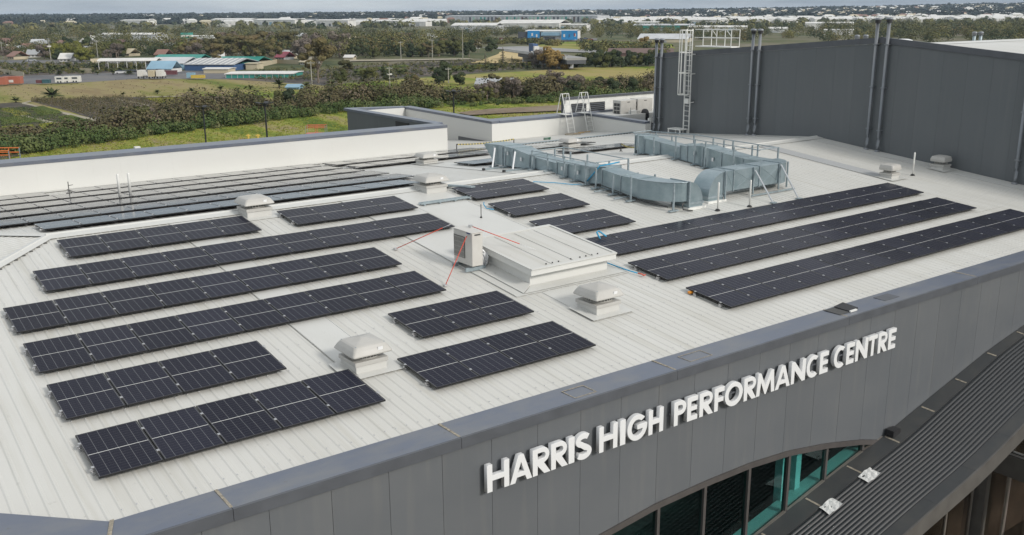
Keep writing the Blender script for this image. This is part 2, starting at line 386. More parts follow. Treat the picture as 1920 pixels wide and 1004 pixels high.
# smooth back trays running from each roof opening up to the ridge
def tray(x0, x1, y0, y1, m_=None, name='back_tray'):
    mb = MB()
    h0 = .017
    a_ = [(x0, y0, rz(y0)+h0), (x1, y0, rz(y0)+h0), (x1, y1, rz(y1)+h0), (x0, y1, rz(y1)+h0)]
    b_ = [(p[0], p[1], p[2]+.006) for p in a_]
    if y0 < y1: mb.hexa(a_+b_)
    mb.build(name, m_ or M['tray'], centre)
def tray_edge(x, y0, y1):
    MB().hexa([(x-.012, y0, rz(y0)+.0235), (x+.012, y0, rz(y0)+.0235), (x+.012, y1, rz(y1)+.0235), (x-.012, y1, rz(y1)+.0235),
               (x-.008, y0, rz(y0)+.033), (x+.008, y0, rz(y0)+.033), (x+.008, y1, rz(y1)+.033), (x-.008, y1, rz(y1)+.033)]).build('tray_seam', M['tray'], centre)
tray(8.82, 9.82, -13.5, -.44)
tray(15.85, 17.05, -13.6, -11.25)
tray(15.0, 19.25, -11.2, -.44)
tray(18.0, 19.6, .36, 1.2)
tray(11.1, 12.5, -1.25, -.44)
tray(23.7, 25.0, .36, 9.1)
tray(38.1, 38.98, -7.25, -.44, M['tray2'])
tray(42.35, 43.33, -16.2, -.44, M['tray'], 'wall_flashing')
tray(42.75, 43.33, .36, 12.3, M['tray'], 'wall_flashing')
for x_ in (15.02, 17.1, 19.22): tray_edge(x_, -11.1, -.46)
for x_ in (8.84, 9.80): tray_edge(x_, -13.6, -.46)
for x_ in (38.12, 38.96): tray_edge(x_, -7.2, -.46)
for x_ in (42.37,): tray_edge(x_, -16.1, -.46)
for x_, y_, w_ in ((6.1, -9.1, 1.5), (25.2, -12.4, 2.3), (33.6, -9.9, 3.0), (28.3, -7.9, 1.5), (13.0, -4.9, 1.5), (36.6, -12.6, 2.2)):
    MB().hexa([(x_, y_-.03, rz(y_-.03)+RH+.0012), (x_+w_, y_-.03, rz(y_-.03)+RH+.0012), (x_+w_, y_, rz(y_)+RH+.0012), (x_, y_, rz(y_)+RH+.0012), (x_, y_-.03, rz(y_-.03)+RH+.005), (x_+w_, y_-.03, rz(y_-.03)+RH+.005), (x_+w_, y_, rz(y_)+RH+.005), (x_, y_, rz(y_)+RH+.005)]).build('cover_strip', M['tray'], centre)
# screw heads on the ribs at each batten line: a mass of tiny pieces
yb = [-15.9+1.18*i for i in range(13)]
P = []
for i in range(12, int(HALLX/PITCHR)):
    for y_ in yb:
        x_ = i*PITCHR+.127
        if any(a_ < x_ < b_ and y_ > c_ for a_, b_, c_ in ((8.62, 10.0, -13.6), (15, 19.25, -11.2), (15.55, 17.25, -13.9), (38.1, 38.98, -7.2), (42.3, 43.4, -17))): continue
        P.append((x_+random.uniform(-.006, .006), y_+random.uniform(-.03, .03)))
P = np.array(P); z_ = TN*P[:, 1]+RH
q = .011; hh = .012
vs = np.stack([np.c_[P[:, 0]+a_*q, P[:, 1]+b_*q, z_+c_] for c_ in (0, hh) for a_, b_ in ((-1, -1), (1, -1), (1, 1), (-1, 1))], 1).reshape(-1, 3)
base = np.arange(len(P))[:, None, None]*8
fq = np.array([(4, 5, 6, 7), (0, 1, 5, 4), (1, 2, 6, 5), (2, 3, 7, 6), (3, 0, 4, 7)])[None]
o = link('roof_screws', np_mesh('roof_screws', vs, (base+fq).reshape(-1, 4), M['rail']), centre); o['kind'] = 'stuff'

# ---------------------------------------------------------------- front parapet cap and cladding
CZ = -1.50
cap_j = [2.91, 4.68, 9.30, 15.32, 21.95, 28.6, 35.2, 41.8, 47]
for i in range(len(cap_j)-1):
    a_, b_ = cap_j[i]+.003, cap_j[i+1]-.003
    al = a_ - (.26 if i == 0 else 0)
    poly_ = lambda x_, yi, yo, xo: None
    MB().hexa([(a_, -16.22, CZ-.14), (b_, -16.22, CZ-.14), (b_, -17.02, CZ-.14), (al, -17.02, CZ-.14)][::-1] + [(a_, -16.22, CZ-.012), (b_, -16.22, CZ-.012), (b_, -17.02, CZ), (al, -17.02, CZ)][::-1]).build('parapet_capping', M['cap'], centre)
    MB().box(al+.003, b_, -17.075, -17.022, CZ-.23, CZ-.004).build('capping_drip_edge', M['capdark'], centre)
    if i: MB().box(a_-.03, a_+.025, -17.0, -16.23, CZ-.01, CZ+.004).build('sealant_strip', M['seal'], centre)
# left return of the cap round the bevelled corner
dv = Vector((-1.44, 1.17, 0)).normalized(); nv = Vector((-dv.y, dv.x, 0)); nv = nv if nv.dot(Vector((-1, -1, 0))) > 0 else -nv
I0 = Vector((2.905, -16.22, 0)); O0 = Vector((2.645, -17.02, 0)); Lr = 12
for k_ in range(3):
    t0, t1 = 4*k_+(.004 if k_ else .0), 4*k_+3.996
    p = [I0+dv*t0, I0+dv*t1, O0+dv*t1, O0+dv*t0]
    zz = [CZ+.061*t_ for t_ in (t0, t1, t1, t0)]
    MB().hexa([(v_.x, v_.y, zz[j]-.14) for j, v_ in enumerate(p)]+[(v_.x, v_.y, zz[j]-(.012 if j < 2 else 0)) for j, v_ in enumerate(p)]).build('parapet_capping', M['cap'], centre)
q0, q1 = O0+nv*.0, O0+dv*Lr
MB().hexa([(q0.x, q0.y, GZ), (q0.x+nv.x*-.1, q0.y-nv.y*.1, GZ), (q1.x-nv.x*.1, q1.y-nv.y*.1, GZ), (q1.x, q1.y, GZ), (q0.x, q0.y, CZ-.145), (q0.x-nv.x*.1, q0.y-nv.y*.1, CZ-.145), (q1.x-nv.x*.1, q1.y-nv.y*.1, CZ-.145), (q1.x, q1.y, CZ-.145)]).build('side_cladding', M['clad'], centre)
MB().prism([I0+Vector((0, .02, CZ-.012)), O0+Vector((.0, 0.02, CZ-.004)), O0+Vector((.07, .02, CZ-.004)), I0+Vector((.07, 0.02, CZ-.012))], (0, 0, .014)).build('sealant_strip', M['seal'], centre)
# sealant outlines of old patches, a dark patch and an open flap on the capping
def ring(x0, x1, y0, y1, w, z):
    mb = MB()
    mb.box(x0, x1, y0, y0+w, z, z+.005); mb.box(x0, x1, y1-w, y1, z, z+.005)
    mb.box(x0, x0+w, y0+w, y1-w, z, z+.005); mb.box(x1-w, x1, y0+w, y1-w, z, z+.005)
    mb.build('sealant_outline', M['seal'], centre)
ring(12.35, 12.98, -16.9, -16.42, .025, CZ); ring(15.98, 16.75, -16.85, -16.42, .02, CZ)
MB().box(24.05, 24.75, -16.8, -16.4, CZ-.006, CZ+.006).build('capping_patch', M['capdark'], centre)
flap = thing('open_capping_flap', (22.3, -16.5, CZ), 'small dark hinged flap lying open on the blue grey parapet capping', 'flap')
MB().box(-.42, .0, -.32, .2, .006, .012).build('opening', M['grille'], flap)
MB().hexa([(.02, -.30, .01), (.42, -.30, .02), (.42, .2, .02), (.02, .2, .01), (.02, -.30, .03), (.42, -.30, .06), (.42, .2, .09), (.02, .2, .04)]).build('lid', M['black'], flap)
MB().box(.0, .30, -.36, -.31, .006, .05).build('white_edge', M['white'], flap)

def arch(x_): return -16.36 + 11.64 - .0235*(x_-17.2)**2 if abs(x_-17.2) < 7.6 else -30
def arch_z(x_):
    xs_ = [9.6, 10.6, 11.6, 12.98, 14.84, 16.52, 18.2, 19.79, 21.5, 23.19, 24.16]
    zs_ = [-5.95, -5.55, -5.25, -5.0, -4.79, -4.74, -4.75, -4.87, -5.14, -5.51, -5.80]
    return float(np.interp(x_, xs_, zs_))
CX = [6, 12, 16, 18.73, 20.04, 21.89, 24.16, 26.89, 29.9, 32.24, 36, 41, 47]
CZs = [-9.6, -8.6, -7.72, -7.05, -6.73, -6.28, -5.78, -5.06, -4.29, -3.86, -3.35, -2.95, -2.8]
_pc = np.polyfit(CX, CZs, 4)
def can_z(x_): return float(np.interp(x_, CX, CZs))
xj = [7.7+1.185*k_ for k_ in range(-5, 34)]
xj = [x_ for x_ in xj if x_ > 2.66]; xj = [2.66]+xj
for a_, b_ in zip(xj[:-1], xj[1:]):
    a2, b2 = a_+.004, b_-.004
    xs_ = [a2+(b2-a2)*i/4 for i in range(5)]
    def bot(x_):
        if x_ < 9.6: return GZ
        if x_ < 24.16: return arch_z(x_)
        return can_z(x_)-.35
    if b_ <= 9.7 or a_ >= 9.6: pass
    low = [(x_, bot(x_)) for x_ in xs_]
    poly = [(x_, -17.0, z_) for x_, z_ in low] + [(b2, -17.0, CZ-.16), (a2, -17.0, CZ-.16)]
    MB().prism(poly[::-1], (0, .06, 0)).build('cladding_panel', M['clad'], centre)
# backing behind the joints, above the arch
mb = MB()
N_ = 60
for i in range(N_):
    a_, b_ = 2.7+i*(47-2.7)/N_, 2.7+(i+1)*(47-2.7)/N_
    za, zb = [GZ if v_ < 9.3 else (arch_z(v_)+.03 if v_ < 24.16 else can_z(v_)-.3) for v_ in (a_, b_)]
    mb.add([(a_, -16.93, za), (b_, -16.93, zb), (b_, -16.93, CZ-.17), (a_, -16.93, CZ-.17), (a_, -16.6, za), (b_, -16.6, zb)], [(0, 1, 2, 3), (0, 4, 5, 1)])
mb.build('wall_backing', M['capdark'], centre)
# arched head frame
mb = MB()
xs_ = np.linspace(9.6, 24.3, 50)
for a_, b_ in zip(xs_[:-1], xs_[1:]):
    za, zb = arch_z(a_), arch_z(b_)
    mb.hexa([(a_, -17.04, za-.16), (b_, -17.04, zb-.16), (b_, -16.85, zb-.16), (a_, -16.85, za-.16), (a_, -17.04, za-.006), (b_, -17.04, zb-.006), (b_, -16.85, zb-.006), (a_, -16.85, za-.006)])
mb.build('arched_head_frame', M['mull'], centre)
mxs = [9.94, 11.61, 13.28, 14.95, 16.58, 18.26, 19.9, 21.58, 23.33, 24.3]
for i, x_ in enumerate(mxs[:-1]):
    x2 = mxs[i+1]
    MB().box(x_-.045, x_+.045, -17.0, -16.86, can_z(x_)-.05, arch_z(x_)-.165).build('window_mullion', M['mull'], centre)
    MB().hexa([(x_+.047, -16.93, can_z(x_)-.02), (x2-.047, -16.93, can_z(x2)-.02), (x2-.047, -16.915, can_z(x2)-.02), (x_+.047, -16.915, can_z(x_)-.02),
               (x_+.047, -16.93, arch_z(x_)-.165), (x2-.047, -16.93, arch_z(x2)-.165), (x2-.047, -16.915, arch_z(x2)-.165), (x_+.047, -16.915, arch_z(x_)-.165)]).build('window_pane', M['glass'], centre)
    MB().hexa([(x_+.05, -17.03, can_z(x_)-.02), (x2-.05, -17.03, can_z(x2)-.02), (x2-.05, -16.94, can_z(x2)-.02), (x_+.05, -16.94, can_z(x_)-.02),
               (x_+.05, -17.03, can_z(x_)+.05), (x2-.05, -17.03, can_z(x2)+.05), (x2-.05, -16.94, can_z(x2)+.05), (x_+.05, -16.94, can_z(x_)+.05)]).build('window_sill', M['mull2'], centre)
# room behind the windows
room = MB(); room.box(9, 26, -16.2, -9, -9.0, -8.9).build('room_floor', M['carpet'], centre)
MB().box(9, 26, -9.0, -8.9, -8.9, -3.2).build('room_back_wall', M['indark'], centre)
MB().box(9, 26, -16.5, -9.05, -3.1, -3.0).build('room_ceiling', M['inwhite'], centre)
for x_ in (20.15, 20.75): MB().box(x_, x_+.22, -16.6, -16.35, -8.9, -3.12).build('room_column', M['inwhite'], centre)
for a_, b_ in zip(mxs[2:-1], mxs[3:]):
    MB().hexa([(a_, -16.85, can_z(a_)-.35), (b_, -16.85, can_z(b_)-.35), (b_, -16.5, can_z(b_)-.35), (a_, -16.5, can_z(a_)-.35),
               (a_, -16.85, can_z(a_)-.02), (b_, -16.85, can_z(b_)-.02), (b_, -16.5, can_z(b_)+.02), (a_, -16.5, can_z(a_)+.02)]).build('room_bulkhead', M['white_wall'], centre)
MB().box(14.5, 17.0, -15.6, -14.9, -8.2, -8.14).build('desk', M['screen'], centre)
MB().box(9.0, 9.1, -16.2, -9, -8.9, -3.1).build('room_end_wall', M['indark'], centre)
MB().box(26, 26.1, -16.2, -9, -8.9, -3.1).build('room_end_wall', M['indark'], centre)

# canopy: curved sheet roof sweeping up along the front
can = thing('entrance_canopy', (24, -18.4, -6), 'curved charcoal ribbed canopy sweeping up along the front wall under the sign', 'canopy')
inv = Matrix.Translation((-24, 18.4, 6))
def cb(mb, name, m_, smooth=False):
    mb.v = [(v_[0]-24, v_[1]+18.4, v_[2]+6) for v_ in mb.v]; return mb.build(name, m_, can, smooth)
xs_ = list(np.arange(6, 47.01, .8))
def sweep(prof, x0=6, x1=47, closed=True, step=.8):
    xs2 = list(np.arange(x0, x1, step))+[x1]; mb = MB(); n_ = len(prof); vs = []
    for x_ in xs2:
        z_ = can_z(x_); sh = (0 if x_ < 25 else (x_-25)*.035)
        for y_, dz in prof: vs.append((x_, y_ + (sh if y_ < -17.3 else 0), z_+dz))
    fs = []
    for i in range(len(xs2)-1):
        for k_ in range(n_ if closed else n_-1):
            fs.append((i*n_+k_, (i+1)*n_+k_, (i+1)*n_+(k_+1) % n_, i*n_+(k_+1) % n_))
    if closed: fs += [tuple(range(n_)), tuple(range(len(xs2)*n_-1, (len(xs2)-1)*n_-1, -1))]
    return mb.add(vs, fs)
prof = []; y_ = -17.62
for i in range(14):
    c_ = -17.69-i*.1275
    for a_ in range(7):
        t_ = a_/6; prof.append((c_+.045-.09*t_, .034*math.sin(math.pi*t_)**.8))
prof = [(-17.6, .0)]+prof+[(-19.42, .0)]
cb(sweep(prof, closed=False), 'ribbed_sheet', M['canopy'])
k_ = 0; xa = 6.0
while xa < 46:
    xb = min(xa+1.83, 47)
    cb(sweep([(-17.02, .045), (-17.59, .02), (-17.59, -.02), (-17.02, -.02)], xa, xb-.006), 'inner_flashing', M['canopyf'])
    cb(sweep([(-17.08, .052), (-17.55, .030), (-17.55, .020), (-17.08, .04)], xb-.04, xb+.015), 'sealant_strip', M['seal'])
    cb(sweep([(-19.44, .03), (-19.84, .05), (-19.84, -.02), (-19.44, -.02)], xa, xb-.006), 'outer_flashing', M['cap'] if False else M['canopyf'])
    xa = xb
cb(sweep([(-19.845, .055), (-19.90, .055), (-19.90, -.46), (-19.845, -.46)]), 'fascia', M['fascia'])
cb(sweep([(-17.3, -.30), (-19.84, -.46), (-19.84, -.5), (-17.3, -.5)]), 'soffit', M['fascia'])
mb = MB(); mb.box(24.32, 24.68, -17.32, -17.06, can_z(24.5)+.03, can_z(24.5)+.22)
bxo = mb.build('canopy_outlet_box', M['black']); tag(bxo, 'small black box sitting on the canopy flashing against the wall', 'outlet box')
for i, (px_, lab) in enumerate(((20.71, 'white sheet of paper lying on the canopy ribs, lower one nearer the windows'), (22.42, 'white sheet of paper lying on the canopy ribs, upper one past the last window'))):
    mb = MB(); z_ = can_z(px_)+.06; vs = []; fs = []
    for a_ in range(5):
        for b_ in range(4):
            xx = px_-.28+.14*a_; vs.append((xx+.04*b_, -18.0+.14*b_, can_z(xx)+.055+.022*math.sin(a_*1.9+b_+i)+.012*random.random()))
    for a_ in range(4):
        for b_ in range(3): fs.append((a_*4+b_, (a_+1)*4+b_, (a_+1)*4+b_+1, a_*4+b_+1))
    o = MB().add(vs, fs).build('paper_sheet', M['paper']); o.modifiers.new('solid', 'SOLIDIFY').thickness = .003
    tag(o, lab, 'paper')

# entry glazing under the canopy
ent = thing('glazed_entry', (29.62, -17.4, -8), 'bronze framed glass entry with a thick dark column under the canopy edge', 'entry')
def eb(mb, name, m_):
    mb.v = [(v_[0]-29.62, v_[1]+17.4, v_[2]+8) for v_ in mb.v]; return mb.build(name, m_, ent)
EX = 29.62
eb(MB().box(EX-.1, EX+.45, -17.75, -17.3, GZ, -8.19), 'column', M['fascia'])
eb(MB().hexa([(EX, -22, -8.17), (EX+.5, -22, -8.17), (EX+.5, -17.35, -8.17), (EX, -17.35, -8.17), (EX, -22, -7.42), (EX+.5, -22, -7.42), (EX+.5, -17.6, -7.42), (EX, -17.6, -7.42)]), 'beam', M['fascia'])
eb(MB().box(EX+.05, EX+.10, -22, -17.62, -7.415, -7.36), 'beam_capping', M['alu'])
eb(MB().box(EX+.2, EX+.22, -22, -17.5, -7.3, -5.6), 'upper_pane', M['glass2'])
for y_ in (-18.3, -19.6): eb(MB().box(EX+.17, EX+.25, y_, y_+.04, -7.36, -5.6), 'mullion', M['mull'])
eb(MB().box(EX+.25, 38, -22, -17.5, -7.40, -7.36), 'ceiling_panel', M['white_wall'])
eb(MB().box(EX+.9, EX+1.0, -22, -17.5, -7.35, -5.7), 'pale_reflection_sheet', M['white_wall'])  # pale sheet behind the upper pane, stands in for its light reflection
for a_, b_ in ((-18.35, -17.77), (-19.1, -18.41), (-20.0, -19.16), (-21, -20.06)):
    eb(MB().box(EX+.06, EX+.08, a_+.03, b_-.03, GZ+.1, -8.19), 'side_pane', M['glass2'])
    eb(MB().box(EX+.03, EX+.11, a_-.03, a_+.03, GZ, -8.19), 'mullion', M['mull2'])
for a_, b_ in ((22.6, 24.3), (24.3, 26.0), (26.0, 27.75), (27.75, 29.3)):
    eb(MB().box(a_+.04, b_-.04, -17.42, -17.40, GZ, -8.75), 'lower_pane', M['glass2'])
    eb(MB().box(a_+.04, b_-.04, -17.42, -17.40, -8.68, -6.8), 'upper_pane', M['glass2'])
    eb(MB().box(b_-.04, b_+.04, -17.46, -17.36, GZ, -6.8), 'mullion', M['mull2'])
    eb(MB().box(a_+.042, b_-.042, -17.455, -17.365, -8.745, -8.685), 'transom', M['mull2'])
eb(MB().box(12, 40, -16.3, -16.2, GZ, -9.1), 'inner_wall', mat('brown_inner_wall', (.13, .11, .10), .8, 0, .25, .8))
eb(MB().box(12, 40, -17.3, -9, GZ+4.5, GZ+4.6), 'inner_floor', M['carpet'])
MB().box(-30, 60, -60, -17.5, GZ+.02, GZ+.06).build('forecourt', mat('forecourt_paving', (.19, .165, .13), .85, 0, .25, .6))['kind'] = 'structure'

# ---------------------------------------------------------------- the sign letters
def arc(cx, cy, rx, ry, a0, a1, n=22):
    return [(cx+rx*math.cos(R(a0+(a1-a0)*i/n)), cy+ry*math.sin(R(a0+(a1-a0)*i/n))) for i in range(n+1)]
def glyph(ch, w):
    t = .212; u = .195
    if ch == 'H': return [[(0, 0), (t, 0), (t, .40), (w-t, .40), (w-t, 0), (w, 0), (w, 1), (w-t, 1), (w-t, .59), (t, .59), (t, 1), (0, 1)]]
    if ch == 'I': return [[(0, 0), (w, 0), (w, 1), (0, 1)]]
    if ch == 'E': return [[(0, 0), (w, 0), (w, u), (t, u), (t, .41), (w*.95, .41), (w*.95, .59), (t, .59), (t, 1-u), (w, 1-u), (w, 1), (0, 1)]]
    if ch == 'F': return [[(0, 0), (t, 0), (t, .38), (w*.93, .38), (w*.93, .56), (t, .56), (t, 1-u), (w, 1-u), (w, 1), (0, 1)]]
    if ch == 'T': return [[(w/2-t/2, 0), (w/2+t/2, 0), (w/2+t/2, 1-u), (w, 1-u), (w, 1), (0, 1), (0, 1-u), (w/2-t/2, 1-u)]]
    if ch == 'N': return [[(0, 0), (t, 0), (t, .62), (w-t, 0), (w, 0), (w, 1), (w-t, 1), (w-t, .38), (t, 1), (0, 1)]]
    if ch == 'M': return [[(0, 0), (t, 0), (w*.24, .60), (w/2-.04, 0), (w/2+.04, 0), (w-w*.24, .60), (w-t, 0), (w, 0), (w-.10, 1), (w-t-.05, 1), (w/2, .36), (t+.05, 1), (.10, 1)]]
    if ch == 'A': return [[(0, 0), (t*1.05, 0), (t*1.05+.075, .19), (w-t*1.05-.075, .19), (w-t*1.05, 0), (w, 0), (w/2+.11, 1), (w/2-.11, 1)], [(w*.35, .36), (w*.65, .36), (w/2, .74)]]
    if ch in 'PR':
        r_ = .29; yc = 1-r_
        outer = [(0, 0), (t, 0)]
        if ch == 'P': outer += [(t, 1-2*r_)]+[(w-r_, 1-2*r_)]+arc(w-r_, yc, r_, r_, -85, 90)
        else: outer += [(t, .36), (w-t*1.15, 0), (w+.03, 0), (w*.66, .42)]+arc(w-r_-.02, yc, r_, r_, -50, 90)
        outer += [(0, 1)]
        inner = [(t, 1-2*r_+.17)]+arc(w-r_-.02, yc, r_-.17, r_-.17, -90, 90)+[(t, 1-.17)]
        return [outer, inner]
    if ch == 'O': return [arc(w/2, .5, w/2, .52, 0, 360, 40)[:-1], arc(w/2, .5, w/2-t, .52-.19, 0, 360, 40)[:-1]]
    if ch == 'C': return [arc(w*.56, .5, w*.56, .52, 52, 308, 34)+arc(w*.56, .5, w*.56-t, .33, 302, 58, 30)]
    if ch == 'G':
        c_ = w*.5
        return [arc(c_, .5, c_, .52, 42, 360, 40)+[(w, .60), (w*.50, .60), (w*.50, .42), (w-t-.02, .42)]+arc(c_, .5, c_-t, .33, 335, 48, 30)]
    if ch == 'S':
        cl = arc(w*.5, .735, w*.5-.10, .17, 38, 250, 16)+arc(w*.5, .265, w*.5-.09, .18, 70, -148, 16)
        L1, L2 = [], []
        for i, p in enumerate(cl):
            a_ = cl[max(0, i-1)]; b_ = cl[min(len(cl)-1, i+1)]; d = Vector((b_[0]-a_[0], b_[1]-a_[1])).normalized()
            L1.append((p[0]-d.y*.105, p[1]+d.x*.105)); L2.append((p[0]+d.y*.105, p[1]-d.x*.105))
        return [L1+L2[::-1]]
sign = thing('wall_sign', (9.81, -17.2, -2.83), 'raised white capital letters reading HARRIS HIGH PERFORMANCE CENTRE on the charcoal wall', 'sign')
LET = [('H', 9.81, 10.38), ('A', 10.38, 10.97), ('R', 10.97, 11.44), ('R', 11.46, 11.92), ('I', 11.94, 12.12), ('S', 12.14, 12.60), ('H', 12.81, 13.37), ('I', 13.43, 13.61), ('G', 13.65, 14.28), ('H', 14.31, 14.80),
       ('P', 15.13, 15.55), ('E', 15.57, 15.94), ('R', 15.99, 16.47), ('F', 16.51, 16.87), ('O', 16.88, 17.55), ('R', 17.58, 18.05), ('M', 18.05, 18.78), ('A', 18.78, 19.40), ('N', 19.42, 20.02), ('C', 20.05, 20.58), ('E', 20.61, 20.99),
       ('C', 21.22, 21.75), ('E', 21.78, 22.15), ('N', 22.20, 22.78), ('T', 22.79, 23.22), ('R', 23.26, 23.72), ('E', 23.76, 24.14)]
HL = .60
for ch, a_, b_ in LET:
    w_ = (b_-a_-.02)/HL
    cu = bpy.data.curves.new('letter', 'CURVE'); cu.dimensions = '2D'; cu.fill_mode = 'BOTH'; cu.extrude = .05; cu.bevel_depth = .006; cu.offset = -.004
    for poly in glyph(ch, w_):
        sp_ = cu.splines.new('POLY'); sp_.points.add(len(poly)-1)
        for i, (x_, y_) in enumerate(poly): sp_.points[i].co = (x_*HL, y_*HL, 0, 1)
        sp_.use_cyclic_u = True
    tmp = bpy.data.objects.new('letter', cu); me = bpy.data.meshes.new_from_object(tmp); bpy.data.objects.remove(tmp)
    me.materials.clear(); me.materials.append(M['sign'])
    link('letter', me, sign, (a_-9.81+.015, .07, 0), (R(90), 0, 0))
for a_, b_ in ((9.83, 12.58), (12.83, 14.86), (15.1, 20.97), (21.3, 24.12)):
    MB().box(a_-9.81, b_-9.81, .125, .15, .26, .30).build('mounting_rail', M['capdark'], sign)

# ---------------------------------------------------------------- the hall (tall dark volume)
hall = thing('sports_hall', (HALLX, 0, 0), 'tall windowless hall clad in dark grey panels with a white low gable roof', 'hall')
PKY, PKZ = -3.4, 5.27
def hz_top(y): return PKZ-.0785*(y-PKY) if y > PKY else PKZ-.087*(PKY-y)
def hb(mb, name, m_): 
    mb.v = [(v_[0]-HALLX, v_[1], v_[2]) for v_ in mb.v]; return mb.build(name, m_, hall)
ys = [12.35-1.19*i for i in range(0, 32)]
for y1, y0 in zip(ys[:-1], ys[1:]):
    p = [(y0+.0025)]; 
    if y0 < PKY < y1: p.append(PKY)
    p.append(y1-.0025)
    poly = [(HALLX, y_, -6) for y_ in (p[-1], p[0])]+[(HALLX, y_, hz_top(y_)-.30) for y_ in p]
    hb(MB().prism(poly, (.06, 0, 0)), 'cladding_panel', M['hall'])
for y0, y1 in ((-24.5, PKY), (PKY, 12.37)):
    z0, z1 = hz_top(y0), hz_top(y1)
    hb(MB().hexa([(HALLX-.05, y0, z0-.29), (HALLX+.22, y0, z0-.29), (HALLX+.22, y1, z1-.29), (HALLX-.05, y1, z1-.29), (HALLX-.05, y0, z0), (HALLX+.22, y0, z0-.01), (HALLX+.22, y1, z1-.01), (HALLX-.05, y1, z1)]), 'wall_capping', M['capdark'])
hb(MB().box(HALLX+.061, HALLX+.2, -24.5, 12.33, -6, 3.5), 'wall_backing', M['capdark'])
hb(MB().box(HALLX+.21, 86, 12.2, 12.34, GZ, hz_top(12.35)-.05), 'side_wall', M['hall'])
hb(MB().box(HALLX+.21, 86, -24.5, -24.36, GZ, hz_top(-24.4)-.05), 'side_wall', M['hall'])
for y0, y1 in ((-24.3, PKY), (PKY, 12.2)):
    n_ = 10
    for i in range(n_):
        xa, xb = HALLX+.23+i*4.2, HALLX+.23+(i+1)*4.2-.01
        z0, z1 = hz_top(y0)-.42, hz_top(y1)-.42
        hb(MB().hexa([(xa, y0, z0-.05), (xb, y0, z0-.05), (xb, y1, z1-.05), (xa, y1, z1-.05), (xa, y0, z0), (xb, y0, z0), (xb, y1, z1), (xa, y1, z1)]), 'roof_sheet', M['roof'])
hb(MB().prism([(HALLX+.3, PKY-.4, PKZ-.44), (HALLX+.3, PKY, PKZ-.36), (HALLX+.3, PKY+.4, PKZ-.44)], (42, 0, 0)), 'ridge_capping', M['tray'])
hb(MB().box(85.6, 86, -24.3, 12.1, GZ, 3.2), 'far_wall', M['hall'])
# exhaust pipes up the wall
def pipe(y_, zt, lab, foot=True):
    o = thing('exhaust_pipe', (HALLX-.17, y_, rz(y_)), lab, 'pipe', 'grey exhaust pipes fixed to the hall wall')
    zb = rz(y_); H_ = zt-zb
    MB().tube([(-.07, -.02, .02), (-.07, -.02, .30), (.0, 0, .55), (0, 0, .75), (0, 0, H_-.25)], .082, 14).build('pipe', M['pipe'], o, True)
    MB().lathe([(.14, .02), (.14, .05), (.10, .10)], -.07, -.02).build('collar', M['pipe'], o)
    MB().lathe([(.085, H_-.25), (.14, H_-.24), (.14, H_-.10), (.13, H_-.10)], n=14).build('cowl_cage', M['black'], o)
    MB().lathe([(.17, H_-.10), (.175, H_-.05), (.12, H_), (.05, H_+.01)], n=14).build('cowl_cap', M['pipe'], o, True)
    for f_ in (.16, .48, .8):
        MB().box(-.095, .16, -.105, .105, H_*f_, H_*f_+.05).build('bracket', M['pipe'], o)
    return o
pn = ['nearest the corner by the plant screen', 'second of the pair by the plant screen', 'outer one of the pair just right of the caged ladder', 'inner one of the pair right of the caged ladder', 'left one of the pair at the wall peak', 'right one of the pair at the wall peak', 'standing alone at the right picture edge']
for (y_, zt), l_ in zip([(12.18, 4.95), (11.72, 4.95), (4.58, 5.6), (4.1, 5.6), (-3.16, 6.2), (-3.78, 6.22), (-10.8, 5.6)], pn):
    pipe(y_, zt, 'grey exhaust pipe, '+l_)
# cowls poking above the far roof edges
for i, (x_, y_, z_, hh_, l_) in enumerate([(58.2, 8.2, 3.98, .95, 'first short roof flue behind the caged ladder'), (58.9, 8.0, 3.98, .95, 'second short roof flue behind the caged ladder'), (68.5, 5.6, 4.1, .9, 'left of the flue pair behind the long dark roof edge'), (69.0, 5.4, 4.1, .9, 'right of the flue pair behind the long dark roof edge'),
                             (66.5, -.5, 4.62, 1.0, 'left flue on the white hall roof'), (67.0, -.65, 4.62, 1.0, 'right flue of the pair on the white hall roof'), (74.5, -.5, 4.62, 1.0, 'flue on the white hall roof beside the right edge')]):
    o = thing('roof_flue', (x_, y_, z_), 'short grey capped metal flue, '+l_, 'flue', 'short flues on the hall roof')
    MB().tube([(0, 0, -.2), (0, 0, hh_*.75)], .11, 12).build('pipe', M['galvl'], o, True)
    MB().lathe([(.16, hh_*.72), (.16, hh_*.88), (.2, hh_*.9), (.14, hh_), (.04, hh_+.02)], n=12).build('cowl', M['pipe'], o, True)
